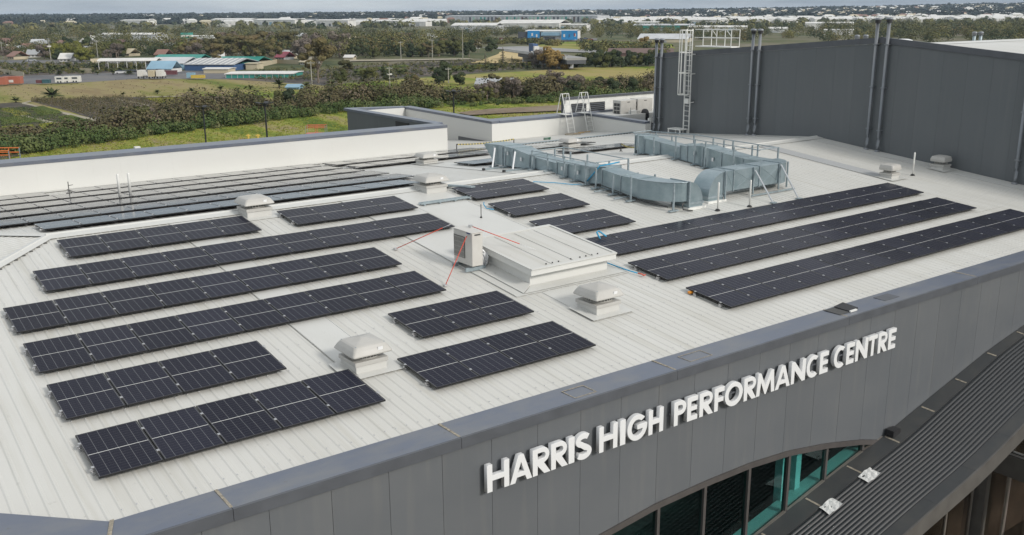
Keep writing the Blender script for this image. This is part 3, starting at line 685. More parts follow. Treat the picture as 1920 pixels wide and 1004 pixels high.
# caged ladder with rooftop walkway
ld = thing('caged_ladder', (43.1, 9.25, rz(9.25)), 'white caged access ladder climbing the dark hall wall to a railed step', 'ladder')
HB = rz(9.25)
def lb(mb, name, m_=None): 
    mb.v = [(v_[0]-43.1, v_[1]-9.25, v_[2]-HB) for v_ in mb.v]; return mb.build(name, m_ or M['white'], ld)
for y_ in (9.02, 9.48): lb(MB().box(42.98, 43.04, y_-.025, y_+.025, HB+.02, 5.55), 'stile')
z_ = HB+.5
while z_ < 5.3:
    lb(MB().tube([(43.01, 9.045, z_), (43.01, 9.455, z_)], .016, 6), 'rung'); z_ += .3
for z_ in (1.72, 3.0, 4.2, 5.48):
    pts = [(43.0, 9.0, z_)]+[(42.95-.68*math.sin(R(a_)), 9.25-.36*math.cos(R(a_)), z_) for a_ in range(15, 176, 16)]+[(43.0, 9.5, z_)]
    mb = MB()
    for p, q_ in zip(pts[:-1], pts[1:]):
        mb.hexa([(p[0], p[1], z_-.03), (q_[0], q_[1], z_-.03), (q_[0]+.012, q_[1], z_-.03), (p[0]+.012, p[1], z_-.03), (p[0], p[1], z_+.03), (q_[0], q_[1], z_+.03), (q_[0]+.012, q_[1], z_+.03), (p[0]+.012, p[1], z_+.03)])
    lb(mb, 'cage_hoop')
for a_ in (20, 50, 75, 105, 130, 160):
    x_, y_ = 42.94-.68*math.sin(R(a_)), 9.25-.36*math.cos(R(a_)); lb(MB().box(x_-.012, x_+.012, y_-.022, y_+.022, 1.70, 5.5), 'cage_strap')
for z_ in (1.2, 2.9, 4.05): 
    for y_ in (9.02, 9.48): lb(MB().box(43.04, 43.35, y_-.02, y_+.02, z_, z_+.05), 'wall_bracket')
lb(MB().box(42.92, 43.06, 9.1, 9.4, 1.15, 1.45), 'lock_box')
# walkway over the parapet along the wall head
lb(MB().box(43.2, 43.95, 6.2, 8.95, 4.52, 4.58), 'walkway_deck')
for x_ in (43.2, 43.92):
    for z_ in (5.06, 5.52): lb(MB().tube([(x_, 6.2, z_), (x_, 9.0, z_)], .026, 6), 'handrail')
    for y_ in (6.2, 7.3, 8.35): lb(MB().tube([(x_, y_, 4.58), (x_, y_, 5.52)], .024, 6), 'handrail_post')
for y_ in (6.2, 7.3): lb(MB().tube([(43.2, y_+.0, 5.15), (43.2, y_+.35, 5.5)], .018, 6), 'handrail_knee')
# base step
st = thing('step_platform', (42.75, 9.6, rz(9.6)), 'low white step platform at the foot of the caged ladder', 'step')
MB().box(-.42, .3, -.5, .55, .30, .36).build('deck', M['white'], st)
for a_, b_ in ((-.38, -.46), (.26, -.46), (-.38, .5), (.26, .5)): MB().box(a_-.03, a_+.03, b_-.03, b_+.03, .0, .30).build('leg', M['white'], st)

# ---------------------------------------------------------------- far parapets, recess, low wing
pz = .28
def wall_run(par, name_, p0, p1, z0a, z1a, z0b, z1b, th, m_, nrm):
    """vertical wall from p0 to p1, thickness th toward nrm; z at p0 (z0a..z1a) and p1 (z0b..z1b); split into sheets"""
    a_ = Vector((*p0, 0)); b_ = Vector((*p1, 0)); Ln = (b_-a_).length; n_ = max(1, round(Ln/1.2)); nv_ = Vector((*nrm, 0))*th
    for i in range(n_):
        s0, s1 = i/n_, (i+1)/n_-.0015/Ln
        q0, q1 = a_.lerp(b_, s0), a_.lerp(b_, s1)
        f = lambda s, u, v_: u+(v_-u)*s
        P_ = [(q0, f(s0, z0a, z0b)), (q1, f(s1, z0a, z0b))]; T_ = [(q0, f(s0, z1a, z1b)), (q1, f(s1, z1a, z1b))]
        bt = [(q0.x, q0.y, P_[0][1]), (q1.x, q1.y, P_[1][1]), (q1.x+nv_.x, q1.y+nv_.y, P_[1][1]), (q0.x+nv_.x, q0.y+nv_.y, P_[0][1])]
        tp = [(q0.x, q0.y, T_[0][1]), (q1.x, q1.y, T_[1][1]), (q1.x+nv_.x, q1.y+nv_.y, T_[1][1]), (q0.x+nv_.x, q0.y+nv_.y, T_[0][1])]
        MB().hexa(bt+tp).build(name_, m_, par)
def cap_run(par, p0, p1, w, nrm, za, zb, h_=.15, off=.03, m_=None):
    a_ = Vector((*p0, 0)); b_ = Vector((*p1, 0)); Ln = (b_-a_).length; n_ = max(1, round(Ln/6)); nn = Vector((*nrm, 0))
    for i in range(n_):
        s0, s1 = i/n_, (i+1)/n_-.004/Ln
        q0, q1 = a_.lerp(b_, s0)-nn*off, a_.lerp(b_, s1)-nn*off; z0, z1 = za+(zb-za)*s0, za+(zb-za)*s1
        e0, e1 = q0+nn*w, q1+nn*w
        MB().hexa([(q0.x, q0.y, z0-h_), (q1.x, q1.y, z1-h_), (e1.x, e1.y, z1-h_), (e0.x, e0.y, z0-h_), (q0.x, q0.y, z0), (q1.x, q1.y, z1), (e1.x, e1.y, z1+.02), (e0.x, e0.y, z0+.02)]).build('parapet_capping', m_ or M['cap'], par)
rp = thing('rear_parapet', (10, 14.8, -1.1), 'long plain white parapet with blue grey capping along the back of the roof', 'parapet wall')
rp.location = (0, 0, 0)
wall_run(rp, 'parapet_sheet', (-14, 14.8), (29.24, 14.8), -1.4, pz-.06, -1.4, pz-.06, .25, M['white_wall'], (0, 1))
cap_run(rp, (-14, 14.8), (29.27, 14.8), 1.15, (0, 1), pz+.08, pz+.08)
wall_run(rp, 'parapet_sheet', (29.27, 16.0), (29.27, 14.8), -1.6, pz-.09, -1.6, pz-.09, .03, M['white_wall'], (-1, 0))
MB().box(-14, 29.2, 15.6, 15.9, GZ, pz-.08).build('rear_wall', M['clad'], rp)
MB().box(-14, 29.2, 14.60, 14.79, rz(14.6)+.03, rz(14.6)+.06).build('base_flashing', M['tray'], rp)
wg = thing('roof_wing', (0, 0, 0), 'low rear roof wing with dark outer wall, white inner walls and grey capping', 'building wing')
wall_run(wg, 'wing_wall_sheet', (29.2, 27.3), (29.2, 16.0), -6, pz-.06, -6, pz-.06, .3, M['hall'], (1, 0))
MB().box(29.14, 29.19, 19.0, 20.6, -1.4, .10).build('dark_doorway', M['black'], wg)
cap_run(wg, (29.2, 27.6), (29.2, 15.98), .55, (1, 0), pz+.075, pz+.075)
wall_run(wg, 'wing_end_sheet', (29.5, 27.3), (34.9, 29.0), -3, pz-.12, -3, -.06, .25, M['white_wall'], (0, 1))
cap_run(wg, (29.2, 27.35), (34.9, 29.2), .5, (0, 1), pz+.07, -.0)
wall_run(wg, 'parapet_sheet', (34.65, 29.2), (34.65, 18.02), -2.6, -.11, -2.0, -.23, .3, M['white_wall'], (1, 0))
cap_run(wg, (34.65, 29.2), (34.65, 18.0), .6, (1, 0), .03, -.1)
wall_run(wg, 'parapet_sheet', (34.953, 18.02), (42.6, 18.02), -2, -.23, -2, -.23, .3, M['white_wall'], (0, 1))
cap_run(wg, (35.25, 18.02), (43.1, 18.02), .62, (0, 1), -.1, -.1)
wall_run(wg, 'parapet_sheet', (42.6, 18.0), (42.6, 12.36), -1.8, -.23, -1.4, -.32, .3, M['white_wall'], (1, 0))
cap_run(wg, (42.6, 18.0), (42.6, 12.38), .42, (1, 0), -.1, -.19)
MB().box(34.95, 60, 18.65, 21.2, -1.35, -.55).build('rear_roof', M['white_wall'], wg)
cap_run(wg, (35.2, 21.2), (48, 21.2), .5, (0, 1), -.42, -.42)
MB().box(34.6, 60, 18.3, 21.9, GZ, -1.4).build('wing_body', M['clad'], wg)
MB().box(42.92, 43.12, 12.4, 12.5, rz(12.3), 0.0).build('corner_post', M['white'], wg)
MB().box(29.22, 42.6, 13.40, 13.62, rz(13.5)+.03, rz(13.5)+.075).build('gutter_edge', M['galvl'], wg)
mb = MB()
for i in range(int((42.5-31)/PITCHR)): mb.box(31+i*PITCHR, 31+i*PITCHR+.15, 13.36, 13.395, rz(13.4)+.002, rz(13.4)+.045)
mb.build('foam_closure', M['grille'], wg)

# plant behind the corner: louvre screen and units
ps = thing('louvre_screen', (43.3, 21.4, -1.4), 'white framed screen with dark louvres standing behind the corner plant', 'screen')
for a_, b_ in ((.7, 2.1), (2.45, 3.9)):
    MB().box(a_, b_, .03, .05, .35, 1.6).build('backing', M['black'], ps)
    for k_ in range(9): MB().hexa([(a_, -.02, .38+k_*.135), (b_, -.02, .38+k_*.135), (b_, .03, .42+k_*.135), (a_, .03, .42+k_*.135), (a_, -.02, .41+k_*.135), (b_, -.02, .41+k_*.135), (b_, .03, .45+k_*.135), (a_, .03, .45+k_*.135)]).build('slat', M['capdark'], ps)
MB().box(0, 9, .06, .12, 0, 1.95).build('screen_sheet', M['white'], ps)
MB().box(-.1, 9.2, -.08, .2, 1.955, 2.08).build('screen_capping', M['capdark'], ps)
MB().box(-.1, -.02, -.08, .2, -.4, 1.95).build('screen_post', M['capdark'], ps)
MB().box(42.95, 60, 12.6, 18.6, GZ, -1.75).build('plant_deck', M['capdark'], ps).location = (-43.3, -21.4, 1.4)
MB().box(42.95, 60, 18.6, 21.3, -1.5, -1.28).build('plant_deck', M['capdark'], ps).location = (-43.3, -21.4, 1.4)
def condenser(x_, y_, z_, w, d, h_, lab, rot=0):
    o = thing('condenser_unit', (x_, y_, z_), lab, 'condenser', rz_=rot)
    MB().box(-w/2, w/2, -d/2, d/2, .08, h_).build('casing', M['acbody'], o, bevel=.015)
    for r_ in range(5):
        for c_ in range(2): MB().box(-w/2-.012, -w/2-.003, -d/2+.1+c_*(d-.2)/2, -d/2+.06+(c_+1)*(d-.2)/2, .2+r_*(h_-.35)/5, .2+(r_+.8)*(h_-.35)/5).build('grille', M['grille'], o)
    MB().box(-.12, .15, -d/2-.012, -d/2-.003, h_-.16, h_-.11).build('handle', M['grille'], o)
    MB().box(-w/2+.05, w/2-.05, -d/2+.05, d/2-.05, 0, .08).build('feet', M['galvl'], o)
    return o
condenser(47.6, 19.75, -1.28, 1.5, .85, 1.68, 'large beige condenser with square grilles beside the louvre screen')
condenser(49.5, 20.0, -1.28, 1.5, .85, 1.68, 'large beige condenser half hidden behind the black pump by the hall corner')
ec = thing('electrical_cabinet', (47.75, 18.95, -1.28), 'small pale grey electrical cabinet in front of the beige condensers', 'cabinet')
MB().box(-.35, .2, -.15, .15, 0, 1.0).build('door_case', M['white'], ec, bevel=.01); MB().box(.22, .6, -.15, .15, .05, .95).build('side_case', M['acbody'], ec, bevel=.01)
MB().tube([(-.38, -.1, 0), (-.38, -.1, 1.2)], .02, 6).build('conduit', M['pipe'], ec)
bp_ = thing('black_pump', (48.85, 18.9, -1.28), 'black pump and motor beside the hall corner', 'pump')
MB().lathe([(.28, .1), (.3, .2), (.3, .75), (.22, .95), (.1, 1.02)], n=14).build('motor', M['black'], bp_, True)
MB().box(-.4, .4, -.3, .3, 0, .1).build('base', M['black'], bp_)
for k_ in range(5): MB().lathe([(.33, .25+k_*.1), (.33, .29+k_*.1)], n=14).build('fin', M['black'], bp_)
# step-over ladders at the rear parapet
def stepover(x_, lab):
    o = thing('step_over_ladder', (x_, 18.0, 0), lab, 'ladder', 'white step over ladders on the rear parapet')
    zr = rz(17.4)
    for s_ in (0, .55):
        MB().tube([(s_, -.75, zr), (s_-.02, -.02, 1.32)], .03, 6).build('stile', M['white'], o)
        MB().tube([(s_-.02-.62+.55, .04, 1.32), (s_-.05, .62, -.4)], .028, 6).build('rear_stile', M['white'], o)
    for k_ in range(8):
        t_ = (k_+.6)/9.5; y_ = -.75+.73*t_; z_ = zr+(1.32-zr)*t_
        if z_ < .3: MB().tube([(0, y_, z_), (.55, y_, z_)], .018, 6).build('rung', M['white'], o)
    for z_, y_ in ((1.32, -.02), (.62, -.22)): MB().tube([(-.02, y_, z_), (.53, y_, z_)], .026, 6).build('top_rail', M['white'], o)
    MB().tube([(-.02, -.02, 1.32), (-.09, .04, 1.32)], .026, 6).build('top_rail', M['white'], o)
    MB().box(0, .55, -.25, .5, -.06, -.02).build('tread', M['white'], o)
stepover(40.35, 'white step over ladder on the rear parapet, left one against the grass')
stepover(42.0, 'white step over ladder on the rear parapet, right one before the louvres')
pl_ = thing('timber_offcuts', (40.9, 16.9, rz(16.9)+.04), 'pale timber offcuts and a mat lying between the two step over ladders', 'timber')
tm = mat('pale_timber', (.50, .36, .20), .8)
for a_, b_, c_, d_ in ((-.1, .5, 0, .06), (.2, 1.2, .2, .3), (-.4, .1, -.1, .05)): MB().box(a_, b_, c_, d_, 0, .05).build('board', tm, pl_)
MB().lathe([(.55, -.02), (.55, .03)], -.6, -.1, 14).build('mat', M['seal'], pl_)

# ---------------------------------------------------------------- solar arrays
PITCHP = PW+.02
fr_mb = MB(); fh = .034
fr_mb.box(0, PW, 0, .012, 0, fh); fr_mb.box(0, PW, PL-.012, PL, 0, fh); fr_mb.box(0, .012, .012, PL-.012, 0, fh); fr_mb.box(PW-.012, PW, .012, PL-.012, 0, fh)
fr_mb.box(.012, PW-.012, .012, PL-.012, .006, .010)
ME_F = fr_mb.mesh('panel_frame', M['pframe'])
ME_G = MB().box(.012, PW-.012, .012, PL-.012, .020, .0315).mesh('panel_glass', M['solar'])
ME_C = MB().box(-.016, .036, -.03, .03, .0, .012).mesh('clamp', M['rail'])
ME_K = MB().box(-.03, .03, -.05, .05, -.11, -.04).mesh('roof_bracket', M['rail'])
_rail = {}
def array(x0, s_top, n, side, lab):
    """row of n portrait panels on two rails; s_top = distance from the ridge of the edge nearest the ridge"""
    ang = math.atan(TN) if side < 0 else -math.atan(-TF)
    if side < 0:
        y0 = -(s_top+PL)*math.cos(ang)
        o = thing('solar_array', (x0, y0, rz(y0)+.108), lab, 'solar panels', 'rows of black solar panels on the white roof')
        o.rotation_euler.x = ang
    else:
        y0 = s_top
        o = thing('solar_array', (x0, y0, rz(y0)+.108), lab, 'solar panels', 'rows of black solar panels on the white roof')
        o.rotation_euler.x = ang
    for i in range(n):
        p = link('solar_panel', ME_F, o, (i*PITCHP, random.uniform(-.003, .003), random.uniform(-.002, .002)))
        p.rotation_euler = (random.uniform(-.002, .002), random.uniform(-.003, .003), 0)
        link('panel_glass', ME_G, p)
    W_ = n*PITCHP-.02
    if n not in _rail: _rail[n] = MB().box(-.06, W_+.06, -.02, .02, -.042, -.002).mesh('rail', M['rail'])
    for yy in (.38, 1.34):
        link('rail', _rail[n], o, (0, yy, 0))
        for i in range(0, n+1):
            link('clamp', ME_C, o, (i*PITCHP-.02, yy, fh+.001))
        if side < 0:
            for i in range(0, n+1): link('roof_bracket', ME_K, o, (min(W_, max(0, i*PITCHP)), yy, 0))
    return o
NEARROWS = [(5.33, .98, 5, 'row of five solar panels below the ridge, left of the ridge vent'),
 (4.19, 3.47, 11, 'long row of eleven solar panels, second row down on the left block'),
 (3.05, 5.92, 9, 'row of nine solar panels, third row down on the left block'),
 (3.05, 8.38, 9, 'row of nine solar panels, fourth row down on the left block'),
 (3.06, 10.80, 4, 'row of four solar panels at the lower left of the roof'),
 (3.06, 13.26, 5, 'lowest left row of five solar panels nearest the blue grey capping'),
 (12.32, .98, 4, 'row of four solar panels below the ridge between the two domed vents'),
 (19.47, .94, 3, 'three solar panels right of the ridge vent, highest of the three small rows'),
 (19.47, 3.40, 3, 'three solar panels with a blue rope end at their corner, middle small row'),
 (19.50, 5.87, 3, 'three solar panels partly hidden behind the raised roof box'),
 (11.17, 10.83, 3, 'three solar panels in the centre, between the condenser and the front vent'),
 (10.03, 13.32, 4, 'four solar panels beside the front domed vent, above the capping'),
 (19.87, 8.33, 15, 'long solar row on the right, closest to the silver ductwork'),
 (19.60, 10.80, 15, 'long solar row on the right, middle of the three'),
 (19.60, 13.27, 16, 'long solar row on the right, closest to the front capping')]
for a_ in NEARROWS: array(a_[0], a_[1], a_[2], -1, a_[3])
FAR = [(5.30, .72, 12, 'rear face row of solar panels closest to the ridge, behind the two domed vents'),
 (5.27-3*PITCHP, 3.05, 16, 'rear face row of solar panels, second behind the ridge'),
 (5.27-5*PITCHP, 5.42, 18, 'rear face row of solar panels, third behind the ridge'),
 (5.27-6*PITCHP, 7.75, 19, 'rear row of solar panels, the fourth behind the ridge'),
 (5.27-7*PITCHP, 10.03, 20, 'rear face row of solar panels, fifth behind the ridge'),
 (5.27-9*PITCHP, 12.1, 11, 'short rear row of solar panels against the parapet at the left edge'),
 (8.62, 12.2, 10, 'rear row of solar panels right along the white parapet'),
 (20.85, 11.9, 8, 'pale reflecting solar row behind the small domed vent, nearest the parapet'),
 (20.9, 9.5, 7, 'pale reflecting solar row level with the small domed vent'),
 (24.5, 5.0, 2, 'two solar panels half hidden by the intake end of the ductwork'),
 (30.8, 5.2, 4, 'solar row on the rear face behind the duct handrails'),
 (30.9, 9.0, 4, 'thin solar row seen past the low rear vent dome')]
for a_ in FAR: array(*a_[:3], 1, a_[3])

# ---------------------------------------------------------------- domed roof vents
def sq_ring(w, z, c):  # rounded square ring, c corner cut
    h_ = w/2; r_ = c; P_ = []
    for sx, sy, a0 in ((1, 1, 0), (-1, 1, 90), (-1, -1, 180), (1, -1, 270)):
        for k_ in range(4):
            a_ = R(a0+k_*30); P_.append((sx*(h_-r_)+r_*math.cos(a_), sy*(h_-r_)+r_*math.sin(a_), z))
    return P_
def loft(mb, rings, cap=True):
    n_ = len(rings[0]); vs = [p for r_ in rings for p in r_]; fs = []
    for i in range(len(rings)-1):
        for k_ in range(n_): fs.append((i*n_+k_, i*n_+(k_+1) % n_, (i+1)*n_+(k_+1) % n_, (i+1)*n_+k_))
    if cap: fs += [tuple(range(n_-1, -1, -1)), tuple(range((len(rings)-1)*n_, len(rings)*n_))]
    return mb.add(vs, fs)
def vent(cx, cy, w, dome, h_, lab, slope_side, low=False):
    zr = rz(cy)+.03; lo = min(rz(cy-w/2), rz(cy+w/2))
    o = thing('roof_vent', (cx, cy, zr), lab, 'roof vent', 'domed roof vents')
    hb_ = h_*.36
    MB().box(-w/2, w/2, -w/2, w/2, -.13, hb_-.10).build('upstand', M['ventbase'], o, bevel=.01)
    MB().box(-w/2-.03, w/2+.03, -w/2-.03, w/2+.03, hb_-.098, hb_).build('base_collar', M['vent'], o, bevel=.008)
    sk = w/2+.30; tt = TN if slope_side < 0 else TF
    fl = [(-sk, -sk*.9), (sk, -sk*.9), (sk, sk*.6), (-sk, sk*.6)]
    if abs(cy) > 1: MB().hexa([(a_, b_, tt*b_+.0135) for a_, b_ in fl]+[(a_, b_, tt*b_+.020) for a_, b_ in fl]).build('flashing_skirt', M['tray'], o)
    rn = w*.42
    MB().lathe([(rn, hb_), (rn, hb_+.23*h_)], n=24, cap=False).build('throat', M['mesh'], o)
    mb = MB()
    for k_ in range(24):
        a_ = R(k_*15); mb.box(-.006, .006, -.006, .006, 0, .23*h_)
        for q_ in range(8): v_ = mb.v[-8+q_]; mb.v[-8+q_] = (v_[0]+(rn+.014)*math.cos(a_), v_[1]+(rn+.014)*math.sin(a_), v_[2]+hb_)
    mb.build('mesh_guard', M['ventbase'], o)
    MB().lathe([(rn+.03, hb_+.002), (rn+.05, hb_+.02), (rn+.02, hb_+.035)], n=24).build('throat_ring', M['vent'], o)
    z0 = hb_+.19*h_
    if not low:
        rings = [sq_ring(dome*.96, z0, .05), sq_ring(dome, z0+.004, .05), sq_ring(dome, z0+.035, .05), sq_ring(dome*.90, z0+(h_-z0)*.42, .06), sq_ring(dome*.79, z0+(h_-z0)*.66, .07), sq_ring(dome*.70, z0+(h_-z0)*.74, .07), sq_ring(dome*.12, h_-.01, .03)]
    else:
        rings = [sq_ring(dome*.95, z0, .08), sq_ring(dome, z0+.02, .08), sq_ring(dome, z0+.12, .08), sq_ring(dome*.9, h_-.04, .10), sq_ring(dome*.6, h_, .1)]
    loft(MB(), rings).build('dome', M['vent'], o, smooth=False, bevel=.02)
    MB().box(.14, .26, -dome*.46-.012, -dome*.46+.003, z0+.06, z0+.16).build('sticker', M['sign'], o, rot=(0, 0, 0)) if not low else None
    for a_, b_ in ((-1, -1), (1, -1), (1, 1), (-1, 1)):
        MB().lathe([(.016, z0+(h_-z0)*.66), (.012, z0+(h_-z0)*.66+.022)], a_*dome*.355, b_*dome*.355, 8).build('bolt', M['galvl'], o)
    return o
vent(9.31, -12.98, .78, 1.0, .70, 'grey domed roof vent nearest the camera, between two solar rows at the lower left', -1)
vent(16.44, -12.98, .82, 1.0, .72, 'grey domed roof vent in front of the raised white roof box', -1)
vent(11.72, -.52, .86, 1.06, .66, 'large domed roof vent on the ridge at left, above the five panel row', -1)
vent(18.82, -.45, .9, 1.08, .66, 'large domed roof vent on the ridge at the centre beside the condenser', -1)
vent(24.25, 8.85, .78, .95, .58, 'small domed vent on the rear face before the white parapet', 1)
vent(33.5, 8.9, .8, .95, .55, 'low domed vent half hidden behind the duct handrails', 1)
vent(38.6, -7.45, .58, .72, .62, 'small flat topped vent at the foot of the grey back tray', -1, low=True)
vent(43.02-.35, -7.5, .62, .74, .62, 'small flat topped vent against the dark hall wall', -1, low=True)
dv_ = thing('rooftop_dome', (53.3, 1.7, 4.45), 'white rounded vent box on the hall roof behind the peak', 'vent box')
loft(MB(), [sq_ring(1.0, 0, .15), sq_ring(1.06, .2, .2), sq_ring(.85, .38, .2), sq_ring(.5, .44, .15)]).build('dome', M['sign'], dv_, smooth=True)
MB().box(-.4, .4, -.4, .4, -.3, 0).build('upstand', M['white'], dv_)

# ---------------------------------------------------------------- raised roof box and condenser
bxr = thing('roof_box', (17.26, -9.3, -.9), 'raised white sheet metal plant box with a sloping lid beside the condenser', 'roof hatch box')
def bb(mb, name, m_=None, **k_):
    mb.v = [(v_[0]-17.26, v_[1]+9.3, v_[2]+.9) for v_ in mb.v]; return mb.build(name, m_ or M['white_wall'], bxr, **k_)
def lz(y_): return -.45+(y_+11)*.0905
bb(MB().hexa([(15.8, -10.75, -1.1), (18.74, -10.75, -1.1), (18.74, -8.0, -.85), (15.8, -8.0, -.85), (15.8, -10.75, lz(-10.75)-.16), (18.74, -10.75, lz(-10.75)-.16), (18.74, -8.0, lz(-8)-.16), (15.8, -8.0, lz(-8)-.16)]), 'box_wall')
# lid sheets with standing ribs, and fascia round it
bb(MB().hexa([(15.66, -11.0, lz(-11)-.17), (18.88, -11.0, lz(-11)-.17), (18.88, -7.76, lz(-7.76)-.17), (15.66, -7.76, lz(-7.76)-.17), (15.66, -11.0, lz(-11)-.005), (18.88, -11.0, lz(-11)-.005), (18.88, -7.76, lz(-7.76)-.005), (15.66, -7.76, lz(-7.76)-.005)]), 'lid_fascia')
for i in range(4):
    a_ = 15.74+i*.765; bb(MB().hexa([(a_, -10.93, lz(-10.93)-.004), (a_+.76, -10.93, lz(-10.93)-.004), (a_+.76, -7.9, lz(-7.9)-.004), (a_, -7.9, lz(-7.9)-.004), (a_, -10.93, lz(-10.93)+.008), (a_+.76, -10.93, lz(-10.93)+.008), (a_+.76, -7.9, lz(-7.9)+.008), (a_, -7.9, lz(-7.9)+.008)]), 'lid_sheet', M['roof'])
    for q_ in range(1):
        c_ = a_+.02
        bb(MB().hexa([(c_-.02, -10.9, lz(-10.9)+.009), (c_+.02, -10.9, lz(-10.9)+.009), (c_+.02, -8.0, lz(-8)+.009), (c_-.02, -8.0, lz(-8)+.009), (c_-.01, -10.9, lz(-10.9)+.027), (c_+.01, -10.9, lz(-10.9)+.027), (c_+.01, -8.0, lz(-8)+.027), (c_-.01, -8.0, lz(-8)+.027)]), 'lid_rib', M['roof'])
for a_, b_, c_, d_ in ((15.655, 18.885, -11.04, -10.95), (15.655, 18.885, -7.88, -7.74), (18.80, 18.90, -10.94, -7.89), (15.64, 15.74, -10.94, -7.89)):
    bb(MB().hexa([(a_, c_, lz(c_)), (b_, c_, lz(c_)), (b_, d_, lz(d_)), (a_, d_, lz(d_)), (a_, c_, lz(c_)+.035), (b_, c_, lz(c_)+.035), (b_, d_, lz(d_)+.035), (a_, d_, lz(d_)+.035)]), 'lid_edge', M['tray'])
for i in range(9):
    x_ = 16.35+i*.23+(.12 if i > 4 else 0)
    if i in (3,): continue
    bb(MB().lathe([(.022, lz(-10.8)+.01), (.02, lz(-10.8)+.04)], x_, -10.8, 8), 'rib_screw', M['black'])
for a_, b_ in ((15.35, 15.8), ):
    bb(MB().hexa([(15.30, -11.12, rz(-11.12)+.041), (15.8, -10.76, rz(-10.76)+.041), (15.8, -8.2, rz(-8.2)+.041), (15.30, -8.2, rz(-8.2)+.041), (15.30, -11.12, rz(-11.12)+.048), (15.8, -10.76, rz(-10.76)+.12), (15.8, -8.2, rz(-8.2)+.12), (15.30, -8.2, rz(-8.2)+.048)]), 'side_flashing', M['tray'])
bb(MB().hexa([(15.32, -11.14, rz(-11.14)+.041), (19.2, -11.14, rz(-11.14)+.041), (19.2, -10.77, rz(-10.77)+.041), (15.8, -10.77, rz(-10.77)+.041), (15.32, -11.14, rz(-11.14)+.048), (19.2, -11.14, rz(-11.14)+.048), (18.8, -10.77, rz(-10.77)+.06), (15.8, -10.77, rz(-10.77)+.06)]), 'front_flashing', M['tray'])

ac = thing('condenser_unit', (15.16, -8.55, rz(-8.55)+.04), 'beige air conditioning condenser with round fan, braced by red guy wires', 'condenser')
w2, d2, z0, z1 = .19, .50, .13, 1.14
MB().box(-w2, w2, -d2, d2, z0, z1).build('casing', M['acbody'], ac, bevel=.02)
MB().box(-w2-.03, w2+.03, -d2-.02, d2+.02, z1-.001+.002, z1+.02).build('top_cover', M['acbody'], ac, bevel=.008)
gx = -w2-.006
MB().box(gx-.008, gx+.003, -.12, .47, .32, .97).build('fan_recess', M['grille'], ac)
mb = MB()
for k_ in range(14): mb.box(gx-.020, gx-.010, -.10+k_*.042, -.092+k_*.042, .33, .96)
for k_ in range(5): mb.box(gx-.024, gx-.0205, -.11, .46, .36+k_*.14, .368+k_*.14)
mb.build('fan_guard', M['acbody'], ac)
mb = MB()
for k_ in range(3):
    a_ = R(120*k_+20); c_, s_ = math.cos(a_), math.sin(a_)
    mb.hexa([(gx-.009, .175+c_*.04-s_*.03, .64+s_*.04+c_*.03), (gx-.009, .175+c_*.04+s_*.03, .64+s_*.04-c_*.03), (gx-.009, .175+c_*.25+s_*.09, .64+s_*.25-c_*.09), (gx-.009, .175+c_*.25-s_*.07, .64+s_*.25+c_*.07)]*1 +
            [(gx-.0095, .175+c_*.04-s_*.03, .64+s_*.04+c_*.03), (gx-.0095, .175+c_*.04+s_*.03, .64+s_*.04-c_*.03), (gx-.0095, .175+c_*.25+s_*.09, .64+s_*.25-c_*.09), (gx-.0095, .175+c_*.25-s_*.07, .64+s_*.25+c_*.07)])
mb.build('fan_blades', M['psheet'], ac)
MB().box(gx-.006, gx+.003, -.40, -.22, 1.10, 1.135).build('badge', mat('blue_badge', (.04, .06, .20), .4), ac)
MB().box(-.10, .10, -d2-.012, -d2-.003, 1.06, 1.1).build('side_handle', M['grille'], ac)
for y_ in (-.36, .36):
    MB().box(-.34, .36, y_-.03, y_+.03, -.03, .09).build('foot_rail', M['galvl'], ac)
    MB().box(-.12, .12, y_-.04, y_+.04, .09, .129).build('rubber_foot', M['black'], ac)
MB().tube([(.2, -.2, .55), (.36, -.25, .5), (.5, -.3, .3), (.42, -.34, .1), (.2, -.3, .06)], .035, 8).build('pipe_lagging', M['sign'], ac, True)
MB().tube([(.2, -.3, .45), (.3, -.36, .4), (.36, -.4, .2), (.3, -.4, .08)], .02, 8).build('conduit', M['pipe'], ac, True)
MB().box(.30, .5, -.30, -.05, .1, .42).build('pipe_cover', M['sign'], ac)
MB().box(.2, .3, -.2, -.1, .12, .3).build('valve', M['black'], ac)
def rope(pts, r_, m_, name, lab, cat, grp=None, split=None):
    o = thing(name, pts[0], lab, cat, grp); loc = lambda L_: [Vector(p)-Vector(pts[0]) for p in L_]
    if split is None: MB().tube(loc(pts), r_, 7).build('strand', m_, o, True)
    else:
        MB().tube(loc(pts[:split+1]), r_, 7).build('red_sleeve', m_, o, True)
        MB().tube(loc(pts[split:]), r_*.6, 6).build('wire_end', M['sign'], o, True)
        MB().box(-.05, .05, -.05, .05, -.02, .03).build('anchor_plate', M['rail'], o)
topL, topF, topR = (15.0, -7.85, .42), (14.97, -8.82, .30), (15.36, -8.4, .42)
def lerp3(a_, b_, t_): return tuple(a_[i]+(b_[i]-a_[i])*t_ for i in range(3))
A1, A2, A3 = (14.05, -6.11, -.54), (13.71, -9.54, -.88), (16.88, -9.63, -.31)
rope([A1, lerp3(A1, topL, .86), topL], .013, M['red'], 'guy_wire', 'red sleeved guy wire running left from the condenser to the roof', 'guy wire', 'red guy wires bracing the condenser', 1)
rope([A2, lerp3(A2, topF, .96), topF], .013, M['red'], 'guy_wire', 'red sleeved guy wire running down toward the camera from the condenser', 'guy wire', 'red guy wires bracing the condenser', 1)
pm = lerp3(topR, A3, .75)
rope([topR, pm, A3], .013, M['red'], 'guy_wire', 'red sleeved guy wire running over the roof box lid', 'guy wire', 'red guy wires bracing the condenser', 1)

